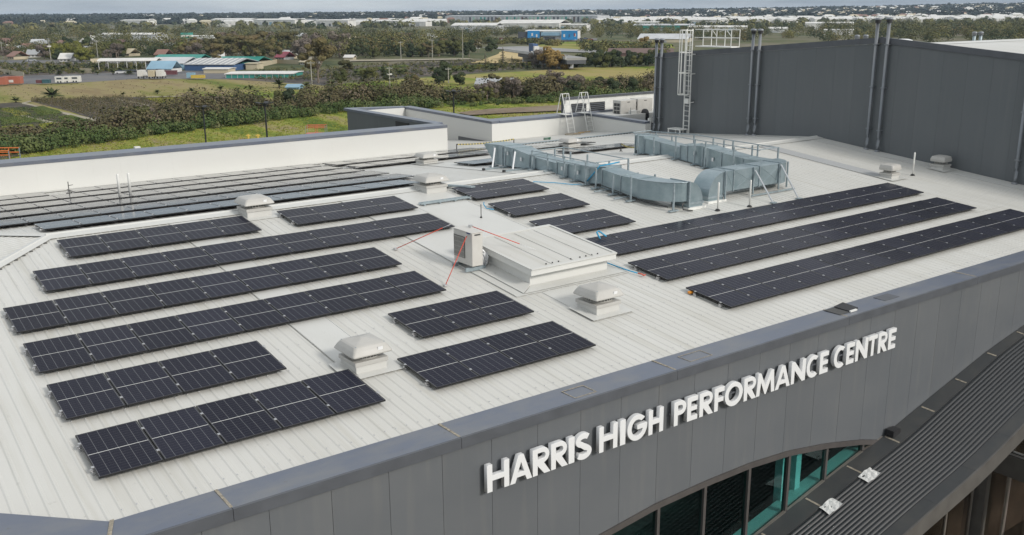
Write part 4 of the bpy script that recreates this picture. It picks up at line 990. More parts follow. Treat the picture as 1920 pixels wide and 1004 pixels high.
# cable tray across from the ridge vent
ct = thing('cable_tray', (17.3, -2.18, rz(-2.18)), 'thin galvanised cable tray crossing the smooth flashing under the ridge vent', 'cable tray')
MB().box(0, 2.3, -.09, .09, .07, .085).build('tray_base', M['galvl'], ct); 
for y_ in (-.1, .09): MB().box(0, 2.3, y_, y_+.01, .07, .13).build('tray_side', M['galvl'], ct)
for k_ in range(4): MB().box(.1+.66*k_, .16+.66*k_, -.14, .14, .035, .069).build('bearer', M['galvl'], ct)
ct2 = thing('cable_tray', (20.0, -.36, rz(-.36)), 'short galvanised cable tray dropping from the ridge vent to the solar row', 'cable tray')
MB().hexa([(-.9, .2, .10), (.15, -.9, .05), (.35, -.9, .05), (-.7, .25, .10), (-.9, .2, .16), (.15, -.9, .11), (.35, -.9, .11), (-.7, .25, .16)]).build('tray_base', M['galvl'], ct2)

# small roof posts
def post(x_, y_, h_, r_, m_, name, lab, cat, grp=None, foot='base'):
    o = thing(name, (x_, y_, rz(y_)+.02), lab, cat, grp)
    MB().lathe([(r_, 0.02), (r_, h_-.03), (r_*.7, h_)], n=12).build('post', m_, o, True)
    MB().lathe([(r_*3, 0), (r_*2.4, .04), (r_*1.1, .07)], n=12).build(foot, M['black'] if m_ != M['white'] or foot == 'boot' else M['white'], o, True)
    return o
for x_, l_ in ((9.55, 'left of the white twin vent pipes among the rear solar rows'), (9.98, 'right of the white twin vent pipes among the rear solar rows')):
    post(x_, 8.55 if x_ < 9.7 else 8.6, 1.0, .055, M['white'], 'vent_pipe', l_, 'vent pipe', 'twin white vent pipes', 'flange')
post(27.08, -7.66, 1.08, .035, M['white'], 'roof_post', 'slim white post with black boot in front of the curved duct end', 'post', foot='boot')
post(28.66, -7.86, 1.05, .035, M['white'], 'roof_post', 'slim white post with black boot right of the tall duct elbow', 'post', foot='boot')
post(40.06, -7.69, 1.05, .035, M['white'], 'roof_post', 'slim white post between the two flat topped vents', 'post', foot='boot')
o = post(18.44, -4.44, .5, .014, M['black'], 'lightning_rod', 'thin black rod on a round base on the smooth flashing', 'rod')
o = thing('anemometer', (8.35, 12.1, rz(12.1)), 'thin dark weather mast with a side arm by the rear solar panels', 'mast')
MB().tube([(0, 0, 0), (0, 0, .62)], .018, 6).build('mast', M['grille'], o); MB().tube([(0, 0, .45), (.18, 0, .47)], .014, 6).build('arm', M['grille'], o); MB().box(-.12, .02, -.03, .03, .1, .14).build('bracket', M['grille'], o)
# hoses
def sagpts(P_, dz=.05): return [(x_, y_, rz(y_)+dz) for x_, y_ in P_]
rope(sagpts([(22.9, -1.6), (23.2, -1.25), (23.9, -1.75), (24.4, -2.3), (24.85, -2.45)]), .016, M['blue'], 'blue_rope', 'blue rope trailing over the roof from the small solar row to the duct', 'rope')
rope([(24.95, -2.5, -.1), (25.0, -2.9, .3), (25.1, -3.15, .62), (25.6, -3.3, .68), (26.1, -3.2, .69)], .03, M['blue'], 'blue_strap', 'blue strap thrown over the middle of the left duct', 'strap')
rope([(19.42, -3.2, -.16), (19.3, -3.35, -.2), (19.25, -3.6, -.3), (19.4, -3.85, -.33)], .018, M['blue'], 'blue_rope', 'short curl of blue rope at the corner of the middle three panel row', 'rope')
rope([(20.35, -8.6, -.66), (20.42, -8.35, -.5), (20.55, -8.3, -.48), (20.62, -8.6, -.62)], .03, M['blue'], 'blue_rope', 'loop of blue rope over the left end of the long solar row', 'rope')
rope(sagpts([(18.95, -9.7), (19.1, -10.3), (19.15, -10.7), (19.2, -11.1), (19.3, -11.5)], .08), .02, M['blue'], 'blue_hose', 'blue hose lying on the roof right of the raised box', 'hose')
rope(sagpts([(19.31, -11.52), (19.36, -11.62), (19.33, -11.75), (19.42, -11.72)], .08), .025, M['redlift'], 'red_hose_fitting', 'dark red fitting at the end of the blue hose', 'fitting')
# orange block at array corner
o = MB().box(19.52, 19.66, -13.46, -13.36, rz(-13.4)+.03, rz(-13.4)+.09).build('orange_block', M['orange']); tag(o, 'small orange block under the corner of the lowest right solar row', 'block')
# hazard chains on the rear face
def chain(a_, b_, n_, lab):
    o = thing('hazard_tape', (a_[0], a_[1], rz(a_[1])), lab, 'hazard tape', 'yellow and black hazard tapes')
    ym = M.setdefault('yel', mat('hazard_yellow', (.62, .52, .16), .6)); mbY, mbB = MB(), MB()
    for i in range(n_):
        t0, t1 = i/n_, (i+1)/n_-.0005; z_ = .30+.08*(2*(i/n_)-1)**2
        p, q_ = lerp3((*a_, 0), (*b_, 0), t0), lerp3((*a_, 0), (*b_, 0), t1)
        za, zb = rz(p[1])-rz(a_[1])+z_, rz(q_[1])-rz(a_[1])+z_
        (mbY if i % 2 else mbB).hexa([(p[0]-a_[0], p[1]-a_[1]-.004, za-.035), (q_[0]-a_[0], q_[1]-a_[1]-.004, zb-.035), (q_[0]-a_[0], q_[1]-a_[1]+.004, zb-.035), (p[0]-a_[0], p[1]-a_[1]+.004, za-.035),
            (p[0]-a_[0], p[1]-a_[1]-.004, za+.035), (q_[0]-a_[0], q_[1]-a_[1]-.004, zb+.035), (q_[0]-a_[0], q_[1]-a_[1]+.004, zb+.035), (p[0]-a_[0], p[1]-a_[1]+.004, za+.035)])
    mbY.build('yellow_bands', ym, o)['kind'] = 'stuff'; mbB.build('black_bands', M['black'], o)['kind'] = 'stuff'
    for p in (a_, b_): MB().lathe([(.12, 0), (.03, .05), (.025, .4)], p[0]-a_[0], p[1]-a_[1], 8).build('stand', M['black'], o)
chain((29.3, 13.9), (33.2, 13.7), 40, 'black and yellow hazard tape beside the end of the white parapet')
chain((33.0, 4.2), (32.0, 2.0), 26, 'black and yellow hazard tape behind the right hand ductwork')
o = thing('green_hose', (36.6, 14.2, rz(14.2)+.05), 'small dark green coil on the roof behind the ducts', 'hose'); MB().tube([(.25*math.cos(R(a_))-.5, .12*math.sin(R(a_)), .04+.0002*a_) for a_ in range(0, 720, 40)], .03, 6).build('coil', mat('green_hose', (.03, .12, .07), .5), o, True)

# ---------------------------------------------------------------- ductwork
def crossbreak(mb, q, out=.028):
    """quad q subdivided to a centre vertex pushed outwards"""
    q = [Vector(p) for p in q]; n_ = (q[1]-q[0]).cross(q[3]-q[0]).normalized(); c_ = (q[0]+q[1]+q[2]+q[3])/4+n_*out
    mb.add(q+[c_], [(0, 1, 4), (1, 2, 4), (2, 3, 4), (3, 0, 4)])
    for p_ in q:
        a_ = p_.lerp(c_, .06)+n_*.002; s_ = (c_-a_).cross(n_).normalized()*.007; e_ = c_+n_*.004
        mb.add([a_-s_, e_-s_, e_+s_, a_+s_, a_+n_*.008, e_+n_*.008], [(0, 1, 5, 4), (4, 5, 2, 3)])
def dsec(par, A, B, name='duct_section'):
    """A, B: 4-point cross sections (ccw seen from outside of B end); closed ends"""
    mb = MB(); A = [Vector(p) for p in A]; B = [Vector(p) for p in B]
    for k_ in range(4):
        q_ = [A[k_], A[(k_+1) % 4], B[(k_+1) % 4], B[k_]]; crossbreak(mb, q_)
    mb.add(A, [(3, 2, 1, 0)]); mb.add(B, [(0, 1, 2, 3)])
    return mb.build(name, M['galv'], par)
def secy(x0, x1, z0, z1, y): return [(x0, y, z0), (x1, y, z0), (x1, y, z1), (x0, y, z1)]
def flange_y(par, x0, x1, z0, z1, y, e=.035):
    mb = MB()
    mb.box(x0-e, x1+e, y-.02, y+.02, z1+.001, z1+e); mb.box(x0-e, x1+e, y-.02, y+.02, z0-e, z0-.001); mb.box(x0-e, x0-.001, y-.02, y+.02, z0, z1); mb.box(x1+.001, x1+e, y-.02, y+.02, z0, z1)
    mb.build('flange', M['galvl'], par)
def flange_x(par, y0, y1, z0, z1, x, e=.035):
    mb = MB()
    mb.box(x-.02, x+.02, y0-e, y1+e, z1+.001, z1+e); mb.box(x-.02, x+.02, y0-e, y1+e, z0-e, z0-.001); mb.box(x-.02, x+.02, y0-e, y0-.001, z0, z1); mb.box(x-.02, x+.02, y1+.001, y1+e, z0, z1)
    mb.build('flange', M['galvl'], par)
D1 = thing('ductwork', (0, 0, 0), 'left run of silver galvanised ductwork from the tall intake to the low curved elbow', 'ductwork', 'galvanised air ducts on the roof')
# intake cowl
MB().prism([(24.98, 4.75, .72), (24.98, 4.85, .66), (24.98, 3.95, -.18), (24.98, 3.35, -.12), (24.98, 3.35, .76)], (1.0, 0, 0)).build('intake_cowl', M['galv'], D1)
segs = [(3.35, 24.98, 25.98, -.12, .74, 2.55, 24.98, 25.98, -.12, .72), (2.55, 24.98, 25.98, -.12, .72, 1.35, 25.0, 25.9, -.04, .55),
        (1.35, 25.0, 25.9, -.04, .55, .95, 25.0, 25.9, .0, .55), (.95, 25.0, 25.9, .0, .50, -.55, 25.0, 25.9, -.05, .42),
        (-.55, 25.0, 25.9, -.05, .48, -1.25, 25.0, 25.9, -.10, .48), (-1.25, 25.0, 25.9, -.10, .48, -2.55, 25.05, 25.9, -.16, .52), (-2.55, 25.05, 25.9, -.16, .52, -3.3, 25.3, 26.15, -.10, .58),
        (-3.3, 25.1, 26.0, -.22, .50, -4.45, 25.05, 25.95, -.30, .40), (-4.45, 25.05, 25.95, -.30, .40, -5.35, 25.1, 26.0, -.32, .40)]
for y0, a0, a1, b0, b1, y1, c0, c1, d0, d1 in segs:
    # order so normals point outwards along -y travel
    A_ = [(a1, y0, b0), (a0, y0, b0), (a0, y0, b1), (a1, y0, b1)]; B_ = [(c1, y1+.004, d0), (c0, y1+.004, d0), (c0, y1+.004, d1), (c1, y1+.004, d1)]
    dsec(D1, A_, B_); flange_y(D1, a0, a1, b0, b1, y0)
# plan elbow from heading -y to heading +x
mb = MB(); cxe, cye = 26.12, -5.35; zb_, zt_ = -.34, .38; NB = 12
pin, pout = [], []
for i in range(NB+1):
    a_ = R(180+90*i/NB); pout.append((cxe+1.05*math.cos(a_), cye+1.65*math.sin(a_))); pin.append((cxe+.12*math.cos(a_), cye+.75*math.sin(a_)))
for i in range(NB):
    o0, o1, i0, i1 = pout[i], pout[i+1], pin[i], pin[i+1]
    mb.add([(*o0, zb_), (*o1, zb_), (*o1, zt_), (*o0, zt_)], [(0, 1, 2, 3)]); mb.add([(*i0, zb_), (*i1, zb_), (*i1, zt_), (*i0, zt_)], [(3, 2, 1, 0)])
    mb.add([(*o0, zt_), (*o1, zt_), (*i1, zt_), (*i0, zt_)], [(0, 1, 2, 3)]); mb.add([(*o0, zb_), (*o1, zb_), (*i1, zb_), (*i0, zb_)], [(3, 2, 1, 0)])
mb.build('curved_elbow', M['galv'], D1)
MB().tube([(cxe+1.07*math.cos(R(a_)), cye+1.67*math.sin(R(a_)), .385) for a_ in range(180, 271, 15)], .018, 6).build('flange', M['galvl'], D1)
flange_x(D1, -7.0, -6.1, zb_, zt_, 26.13)
# drop elbow: quarter disc in x-z plane
def drop(par, x0, xc, zc, ro, ri, ya, yb, zfoot, mirror=1):
    prof_o = [(xc+mirror*ro*math.sin(R(a_)), zc+ro*math.cos(R(a_))) for a_ in range(0, 91, 9)]
    prof_i = [(xc+mirror*ri*math.sin(R(a_)), zc+ri*math.cos(R(a_))) for a_ in range(0, 91, 9)]
    mb = MB()
    for i in range(10):
        a0, a1, c0, c1 = prof_o[i], prof_o[i+1], prof_i[i], prof_i[i+1]
        mb.add([(a0[0], ya, a0[1]), (a1[0], ya, a1[1]), (a1[0], yb, a1[1]), (a0[0], yb, a0[1])], [(0, 1, 2, 3)])
        mb.add([(c0[0], ya, c0[1]), (c1[0], ya, c1[1]), (c1[0], yb, c1[1]), (c0[0], yb, c0[1])], [(3, 2, 1, 0)])
        for y_ in (ya, yb): mb.add([(a0[0], y_, a0[1]), (a1[0], y_, a1[1]), (c1[0], y_, c1[1]), (c0[0], y_, c0[1])], [(0, 1, 2, 3)])
    mb.build('drop_elbow', M['galv'], par)
    xa, xb = sorted((xc+mirror*ri, xc+mirror*ro))
    MB().box(xa-.03, xb+.03, ya-.03, yb+.03, zc-.09, zc-.002).build('flange', M['galvl'], par)
    MB().box(xa, xb, ya, yb, zfoot, zc-.092).build('drop_leg', M['galv'], par)
    MB().box(xa-.1, xb+.1, ya-.1, yb+.1, zfoot-.1, zfoot+.06).build('curb', M['white'], par)
drop(D1, 26.15, 26.15, -.42, .80, .03, -7.0, -6.1, -.66)
D2 = thing('ductwork', (0, 0, 0), 'right run of galvanised ductwork turning a corner and ending in the tall blue sheened elbow', 'ductwork', 'galvanised air ducts on the roof')
segs2 = [(2.1, 32.0, 32.9, -.05, .80, 1.5, 32.0, 32.9, -.05, .80), (1.5, 32.05, 32.9, -.02, .70, .5, 32.1, 32.9, -.05, .62), (.5, 32.1, 32.9, -.04, .60, -.9, 32.1, 32.9, -.05, .50),
         (-.9, 32.0, 32.9, -.05, .62, -1.35, 32.0, 32.9, -.06, .62), (-1.35, 32.0, 32.95, -.06, .66, -2.3, 32.0, 32.95, -.20, .72), (-2.3, 32.0, 32.9, -.18, .70, -3.4, 32.0, 32.9, -.30, .56), (-3.4, 32.0, 32.9, -.30, .56, -4.6, 32.0, 32.9, -.36, .44), (-4.6, 32.0, 32.9, -.36, .44, -5.7, 32.0, 32.9, -.36, .44)]
for y0, a0, a1, b0, b1, y1, c0, c1, d0, d1 in segs2:
    A_ = [(a1, y0, b0), (a0, y0, b0), (a0, y0, b1), (a1, y0, b1)]; B_ = [(c1, y1+.004, d0), (c0, y1+.004, d0), (c0, y1+.004, d1), (c1, y1+.004, d1)]
    dsec(D2, A_, B_); flange_y(D2, a0, a1, b0, b1, y0)
# plan corner at x 32-33, y -5.7..-6.9
mb = MB(); cxe, cye = 31.9, -5.7; zb_, zt_ = -.34, .50
pout = [(cxe+1.0*math.cos(R(-a_)), cye+1.0*math.sin(R(-a_))) for a_ in range(0, 91, 9)]; pin = [(cxe+.1*math.cos(R(-a_)), cye+.1*math.sin(R(-a_))) for a_ in range(0, 91, 9)]
for i in range(10):
    o0, o1, i0, i1 = pout[i], pout[i+1], pin[i], pin[i+1]
    mb.add([(*o0, zb_), (*o1, zb_), (*o1, zt_), (*o0, zt_)], [(3, 2, 1, 0)]); mb.add([(*i0, zb_), (*i1, zb_), (*i1, zt_), (*i0, zt_)], [(0, 1, 2, 3)])
    mb.add([(*o0, zt_), (*o1, zt_), (*i1, zt_), (*i0, zt_)], [(3, 2, 1, 0)]); mb.add([(*o0, zb_), (*o1, zb_), (*i1, zb_), (*i0, zb_)], [(0, 1, 2, 3)])
mb.build('corner_elbow', M['galv'], D2)
ya, yb = -6.7, -5.8
for x1, x0, t1, t0 in ((31.88, 30.55, .50, .50), (30.55, 29.0, .50, .50), (29.0, 28.55, .50, .50)):
    A_ = [(x1, ya, -.30), (x1, yb, -.30), (x1, yb, t1), (x1, ya, t1)]; B_ = [(x0+.004, ya, -.30), (x0+.004, yb, -.30), (x0+.004, yb, t0), (x0+.004, ya, t0)]
    mb = MB(); Av = [Vector(p) for p in A_]; Bv = [Vector(p) for p in B_]
    for k_ in range(4): crossbreak(mb, [Av[k_], Bv[k_], Bv[(k_+1) % 4], Av[(k_+1) % 4]], .028)
    mb.add(A_, [(0, 1, 2, 3)]); mb.add(B_, [(3, 2, 1, 0)]); mb.build('duct_section', M['galv'], D2); flange_x(D2, ya, yb, -.30, t1, x1)
drop(D2, 28.5, 28.5, -.40, .90, .06, ya, yb, -.64, -1)
# supports, rails and braces
for par_, x_, y_, z_ in ((D1, 24.955, 2.95, .45), (D1, 24.955, 1.95, .30), (D1, 25.0-.03, -.9, .25), (D1, 25.02-.03, -1.9, .2), (D2, 31.97, -1.8, .35), (D2, 31.97, -2.9, .2)):
    MB().box(x_-.006, x_+.0, y_-.05, y_+.05, z_-.08, z_+.08).build('sticker', M['sign'], par_)
def leg(par, x_, y_, zt, foot=True, r_=.028):
    zb = rz(y_)+.04
    MB().box(x_-r_, x_+r_, y_-r_, y_+r_, zb+.05, zt).build('leg', M['galvl'], par)
    if foot: MB().box(x_-.22, x_+.22, y_-.07, y_+.07, zb, zb+.049).build('foot', M['galvl'], par)
for y_, zt in ((3.9, .68), (3.0, .66), (1.0, .80), (-.08, .80), (-1.2, .82), (-1.87, .55), (-2.57, .72), (-3.2, .55), (-4.22, .42), (-5.24, .5)):
    leg(D1, 24.86, y_, zt)
    leg(D1, 26.12, y_, zt-.05)
for y_ in (-3.75, -4.9): MB().box(24.3, 26.4, y_-.03, y_+.03, rz(y_)+.10, rz(y_)+.15).build('bearer', M['galvl'], D1)
leg(D1, 25.36, -7.02, .40); leg(D1, 26.13, -7.08, .42, False)
for z_, x_ in ((.80, 24.86), (.60, 24.86)): MB().tube([(x_, 1.0, z_), (x_, -3.2, z_-.04)], .022, 6).build('rail', M['galvl'], D1)
for z_, x_ in ((.80, 26.6),): MB().tube([(x_, 1.0, z_), (x_, -3.2, z_-.04)], .022, 6).build('rail', M['galvl'], D1)
for y_ in (1.0, -3.2): 
    MB().tube([(24.86, y_, .79), (26.6, y_, .79)], .02, 6).build('cross_rail', M['galvl'], D1)
    leg(D1, 26.6, y_, .8)
for y_ in (3.9, 2.35):
    MB().tube([(24.86, y_-.1, .60), (24.25, y_-.75, rz(y_-.75)+.08)], .04, 8).build('brace', M['sign'], D1)
    MB().box(23.75, 25.2, y_-.83, y_-.75, rz(y_-.8)+.03, rz(y_-.8)+.09).build('bearer', M['galvl'], D1)
    MB().box(23.70, 23.8, y_-.85, y_-.73, rz(y_-.8)+.02, rz(y_-.8)+.11).build('end_cap', M['black'], D1)
MB().tube([(24.9, -3.3, rz(-3.3)+.25), (24.95, -5.9, rz(-5.9)+.18), (25.3, -6.8, rz(-6.8)+.15)], .02, 6).build('conduit', M['black'], D1)
MB().tube([(25.9, -7.04, -.38), (25.75, -7.1, -.42), (25.75, -7.15, -.6), (26.1, -7.3, -.66)], .03, 6).build('conduit', M['grille'], D1, True)
for y_, zt in ((1.76, .88), (.68, .85), (-.74, 1.05), (-1.93, .98), (-2.57, .95), (-4.2, .9)):
    leg(D2, 31.85, y_, zt); leg(D2, 33.05, y_, zt-.02)
for x_ in (31.85, 33.05):
    MB().tube([(x_, 2.1, .90), (x_, -.74, 1.02), (x_, -5.6, .92)], .022, 6).build('rail', M['galvl'], D2)
for y_ in (2.1, -5.6): MB().tube([(31.85, y_, .94), (33.05, y_, .94)], .02, 6).build('cross_rail', M['galvl'], D2)
for y_ in (-3.1, -4.5, -5.6): leg(D2, 33.05, y_, .95, False)
for x_, y_ in ((28.46, -6.78), (30.15, -5.75), (30.15, -6.75), (31.75, -6.75), (32.4, -6.65)): leg(D2, x_, y_, .52, False)
for y_ in (-6.0, -6.9): MB().box(29.8, 32.6, y_-.03, y_+.03, rz(y_)+.04, rz(y_)+.10).build('bearer', M['galvl'], D2)
MB().tube([(30.2, -6.78, .38), (29.96, -7.93, rz(-7.93)+.05)], .035, 8).build('brace', M['alu'], D2)
MB().tube([(31.8, -6.78, .45), (31.48, -7.98, rz(-7.98)+.05)], .035, 8).build('brace', M['alu'], D2)
for x_, y_ in ((29.96, -7.95), (31.48, -8.0)): MB().box(x_-.12, x_+.12, y_-.1, y_+.08, rz(y_)+.03, rz(y_)+.07).build('brace_foot', M['galvl'], D2)

# ================================================================ the land around
# ---------------------------------------------------------------- ground materials
def ground_mat(name, cols, scale, fine=2.0, finef=.35, aniso=(1, 1, 1), pos=None):
    m, t, b = nmat(name); N = t.nodes; L = t.links
    b.inputs['Roughness'].default_value = .95; b.inputs['IOR'].default_value = 1.2
    g = N.new('ShaderNodeNewGeometry'); mp = N.new('ShaderNodeMapping'); mp.inputs['Scale'].default_value = aniso; mp.inputs['Rotation'].default_value = (0, 0, R(25))
    L.new(g.outputs['Position'], mp.inputs[0])
    n1 = N.new('ShaderNodeTexNoise'); n1.inputs['Scale'].default_value = scale; n1.inputs['Detail'].default_value = 8; n1.inputs['Roughness'].default_value = .6; L.new(mp.outputs[0], n1.inputs['Vector'])
    n2 = N.new('ShaderNodeTexNoise'); n2.inputs['Scale'].default_value = fine; n2.inputs['Detail'].default_value = 4; L.new(g.outputs['Position'], n2.inputs['Vector'])
    a_ = N.new('ShaderNodeMath'); a_.operation = 'MULTIPLY_ADD'; a_.inputs[1].default_value = finef
    s_ = N.new('ShaderNodeMath'); s_.operation = 'SUBTRACT'; s_.inputs[1].default_value = .5; L.new(n2.outputs['Fac'], s_.inputs[0])
    L.new(s_.outputs[0], a_.inputs[0]); L.new(n1.outputs['Fac'], a_.inputs[2])
    r = N.new('ShaderNodeValToRGB'); e = r.color_ramp.elements
    ps_ = pos or [.3+.4*i/(len(cols)-1) for i in range(len(cols))]
    e[0].position = ps_[0]; e[0].color = (*cols[0], 1); e[1].position = ps_[-1]; e[1].color = (*cols[-1], 1)
    for p_, c_ in list(zip(ps_, cols))[1:-1]: q_ = e.new(p_); q_.color = (*c_, 1)
    L.new(a_.outputs[0], r.inputs[0]); L.new(r.outputs[0], b.inputs['Base Color'])
    return m
GM = {}
GM['base'] = ground_mat('mixed_suburb_ground', [(.055, .07, .035), (.10, .11, .05), (.15, .135, .09), (.20, .18, .14)], .012, .12, .5)
GM['near'] = ground_mat('rough_grass', [(.075, .115, .018), (.155, .20, .03), (.26, .255, .065), (.25, .20, .12)], .11, .9, .3, (1, .2, 1), [.38, .46, .54, .64])
GM['field'] = ground_mat('dry_field_grass', [(.10, .14, .025), (.20, .19, .06), (.27, .225, .11), (.21, .16, .085)], .035, .35, .25, (1, .22, 1), [.36, .46, .54, .64])
GM['golf'] = ground_mat('mown_green_grass', [(.09, .14, .015), (.17, .21, .035), (.25, .235, .07), (.30, .25, .10)], .035, .3, .25, (1, .22, 1), [.38, .46, .54, .64])
GM['asphalt'] = ground_mat('worn_asphalt', [(.10, .10, .105), (.15, .15, .155), (.19, .18, .17)], .05, .5, .3)
GM['path'] = ground_mat('beige_gravel_path', [(.28, .25, .19), (.36, .33, .26)], .2, 1.5, .3)
GM['soil'] = ground_mat('dark_bed_soil', [(.045, .042, .038), (.075, .068, .055), (.12, .105, .08)], .2, 1.2, .5)
GM['mulch'] = ground_mat('pot_field_mulch', [(.055, .05, .05), (.10, .09, .08), (.17, .14, .11)], .15, 1.4, .9, (1, .3, 1))
GM['bedgreen'] = ground_mat('low_green_bed', [(.03, .05, .015), (.075, .10, .02), (.14, .16, .03)], .2, 1.1, .8, (1, .3, 1))
GM['bedyel'] = ground_mat('low_yellow_bed', [(.12, .13, .015), (.26, .25, .035), (.17, .14, .06)], .2, 1.1, .8, (1, .3, 1))
GM['tan'] = ground_mat('tan_sand_slope', [(.42, .33, .17), (.50, .40, .22)], .08, .6, .3)
GM['road'] = ground_mat('pale_concrete_road', [(.26, .26, .255), (.34, .335, .33)], .03, .4, .3)
GM['dirt'] = ground_mat('bare_brown_dirt', [(.13, .10, .07), (.21, .165, .12), (.25, .21, .16)], .06, .8, .4)
RNGC = 9000
xs_g = MB().add([(-RNGC, -600, GZ), (RNGC, -600, GZ), (RNGC, RNGC, GZ), (-RNGC, RNGC, GZ)], [(0, 1, 2, 3)])
tag(xs_g.build('ground', GM['base']), kind='structure')
_lay = [0]
def sheet(name, pxs, m_, step=12):
    """ground sheet with a slightly irregular outline, each 40 mm above the last"""
    _lay[0] += 1; z_ = GZ+.012*_lay[0]; P_ = [G(*p, GZ) for p in pxs]; out = []
    for i, p in enumerate(P_):
        q_ = P_[(i+1) % len(P_)]; n_ = max(1, int((q_-p).length/step))
        for k_ in range(n_):
            v_ = p.lerp(q_, k_/n_); out.append((v_.x+random.uniform(-1, 1)*step*.06, v_.y+random.uniform(-1, 1)*step*.06, z_))
    o = MB().add(out, [tuple(range(len(out)))]).build(name, m_); o['kind'] = 'structure'
    return o
sheet('grass_field', [(-500, 420), (-500, 178), (0, 178), (300, 178), (640, 165), (1240, 150), (1700, 150), (2000, 420)], GM['near'], 20)
sheet('dry_field', [(-300, 193), (-300, 160), (0, 160), (130, 156), (270, 147), (420, 149), (530, 152), (640, 166), (440, 174), (280, 182), (60, 194)], GM['field'], 20)
sheet('yard', [(-300, 160), (-300, 147), (0, 144), (210, 137), (250, 132), (430, 134), (520, 146), (640, 158), (640, 162), (430, 149), (268, 148), (120, 157)], GM['asphalt'], 20)
sheet('nursery_ground', [(-100, 146), (-100, 121), (200, 119), (260, 131), (210, 137), (0, 144)], GM['mulch'], 20)
sheet('road', [(-300, 120), (-300, 115), (250, 112), (330, 118), (250, 120), (0, 119)], GM['asphalt'], 20)
sheet('plant_rows', [(430, 149), (520, 140), (660, 125), (900, 113), (1000, 113), (1060, 122), (860, 140), (640, 152), (640, 160)], GM['mulch'], 16)
sheet('green_strip', [(600, 170), (655, 157), (860, 142), (1100, 127), (1300, 124), (1300, 156), (1100, 152), (900, 156), (760, 168)], GM['golf'], 16)
sheet('pot_field', [(58, 191), (230, 183), (420, 181), (460, 200), (400, 218), (205, 232)], GM['mulch'], 12)
sheet('nursery_beds', [(-200, 205), (40, 193), (205, 234), (195, 258), (0, 300), (-200, 330)], GM['soil'], 12)
def strip(name, a_, b_, wpx, m_):
    sheet(name, [(a_[0], a_[1]), (b_[0], b_[1]), (b_[0]-wpx*.6, b_[1]+wpx), (a_[0]-wpx*.3, a_[1]+wpx*.55)], m_, 8)
strip('path', (44, 193), (208, 232), 5, GM['path']); strip('path', (-20, 202), (200, 254), 5, GM['path']); 
strip('path', (60, 190), (45, 193), 3, GM['path']); strip('path', (208, 184), (318, 205), 3, GM['path']); strip('path', (262, 183), (365, 180), 2, GM['path'])
for i, (a_, b_, c_, d_, m_) in enumerate([((55, 203), (80, 200), (120, 213), (80, 218), 'bedgreen'), ((0, 205), (18, 203), (60, 216), (30, 219), 'bedyel'), ((0, 222), (40, 219), (80, 229), (0, 236), 'bedgreen'),
        ((105, 220), (135, 217), (180, 230), (140, 238), 'bedgreen'), ((70, 235), (100, 231), (150, 243), (90, 256), 'bedyel'), ((0, 240), (60, 235), (80, 252), (0, 262), 'bedyel'), ((160, 240), (190, 236), (197, 247), (185, 250), 'bedgreen'),
        ((0, 265), (80, 255), (170, 254), (60, 280), 'bedgreen'), ((270, 186), (360, 183), (390, 190), (300, 196), 'bedyel'),
        ((660, 132), (760, 122), (770, 126), (670, 137), 'bedgreen'), ((770, 121), (870, 115), (900, 118), (790, 126), 'soil'), ((660, 140), (760, 133), (800, 136), (670, 146), 'soil'), ((800, 130), (900, 122), (940, 126), (830, 136), 'bedgreen'), ((520, 142), (600, 136), (640, 140), (560, 150), 'soil')]):
    sheet('planting_bed', [a_, b_, c_, d_], GM[m_], 8)
sheet('bare_patch', [(860, 214), (920, 207), (1060, 199), (1105, 203), (1080, 209), (960, 214), (880, 219)], GM['dirt'], 6)
sheet('far_grass', [(985, 92), (1040, 80), (1140, 78), (1260, 84), (1260, 96), (1140, 95)], GM['golf'], 30)
sheet('airfield_grass', [(800, 44), (1130, 41), (1230, 41), (1230, 46), (1130, 48), (800, 51)], GM['golf'], 60)
sheet('sand_slope', [(882, 120), (920, 108), (947, 96), (965, 97), (1010, 111), (1018, 120)], GM['tan'], 14)
sheet('road', [(905, 90), (980, 88), (1260, 104), (1260, 112), (1100, 100), (950, 95)], GM['road'], 20)
sheet('road', [(650, 114), (880, 111), (890, 113), (650, 117)], GM['path'], 20)
sheet('hard_stand', [(850, 76), (1000, 74), (1120, 73), (1120, 77), (1000, 79), (850, 80)], GM['asphalt'], 30)
sheet('far_estate', [(-200, 52), (-200, 40), (700, 41), (1400, 33), (2100, 30), (2100, 44), (1400, 56), (700, 60)], GM['base'], 120)
# low ridge of land on the horizon, higher to the right
def hill_z(d, az):   # az in photo px
    k_ = min(1, max(0, (d-2300)/2300)); k_ = k_*k_*(3-2*k_)
    top = np.interp(az, [-400, 0, 600, 1000, 1300, 1600, 1920, 2300], [13, 13, 14, 16, 19, 25, 34, 36])
    return GZ+.02+top*k_
HP, HF = [], []; azs = list(range(-600, 2601, 40)); ds = [2250, 2700, 3100, 3500, 3900, 4300, 4700, 5400, 7000]
def at_d(px, D):
    d = ray(px, 26-(px)*.0073); t = D/math.hypot(d.x, d.y); return CAM.x+d.x*t, CAM.y+d.y*t
for D in ds:
    for a_ in azs: x_, y_ = at_d(a_, D); HP.append((x_, y_, hill_z(D, a_)+(random.uniform(-1, 1) if D > 2600 else -.5)))
na = len(azs)
for i in range(len(ds)-1):
    for j in range(na-1): HF.append((i*na+j, i*na+j+1, (i+1)*na+j+1, (i+1)*na+j))
o = MB().add(HP, HF).build('hills', GM['base'], smooth=True); o['kind'] = 'structure'

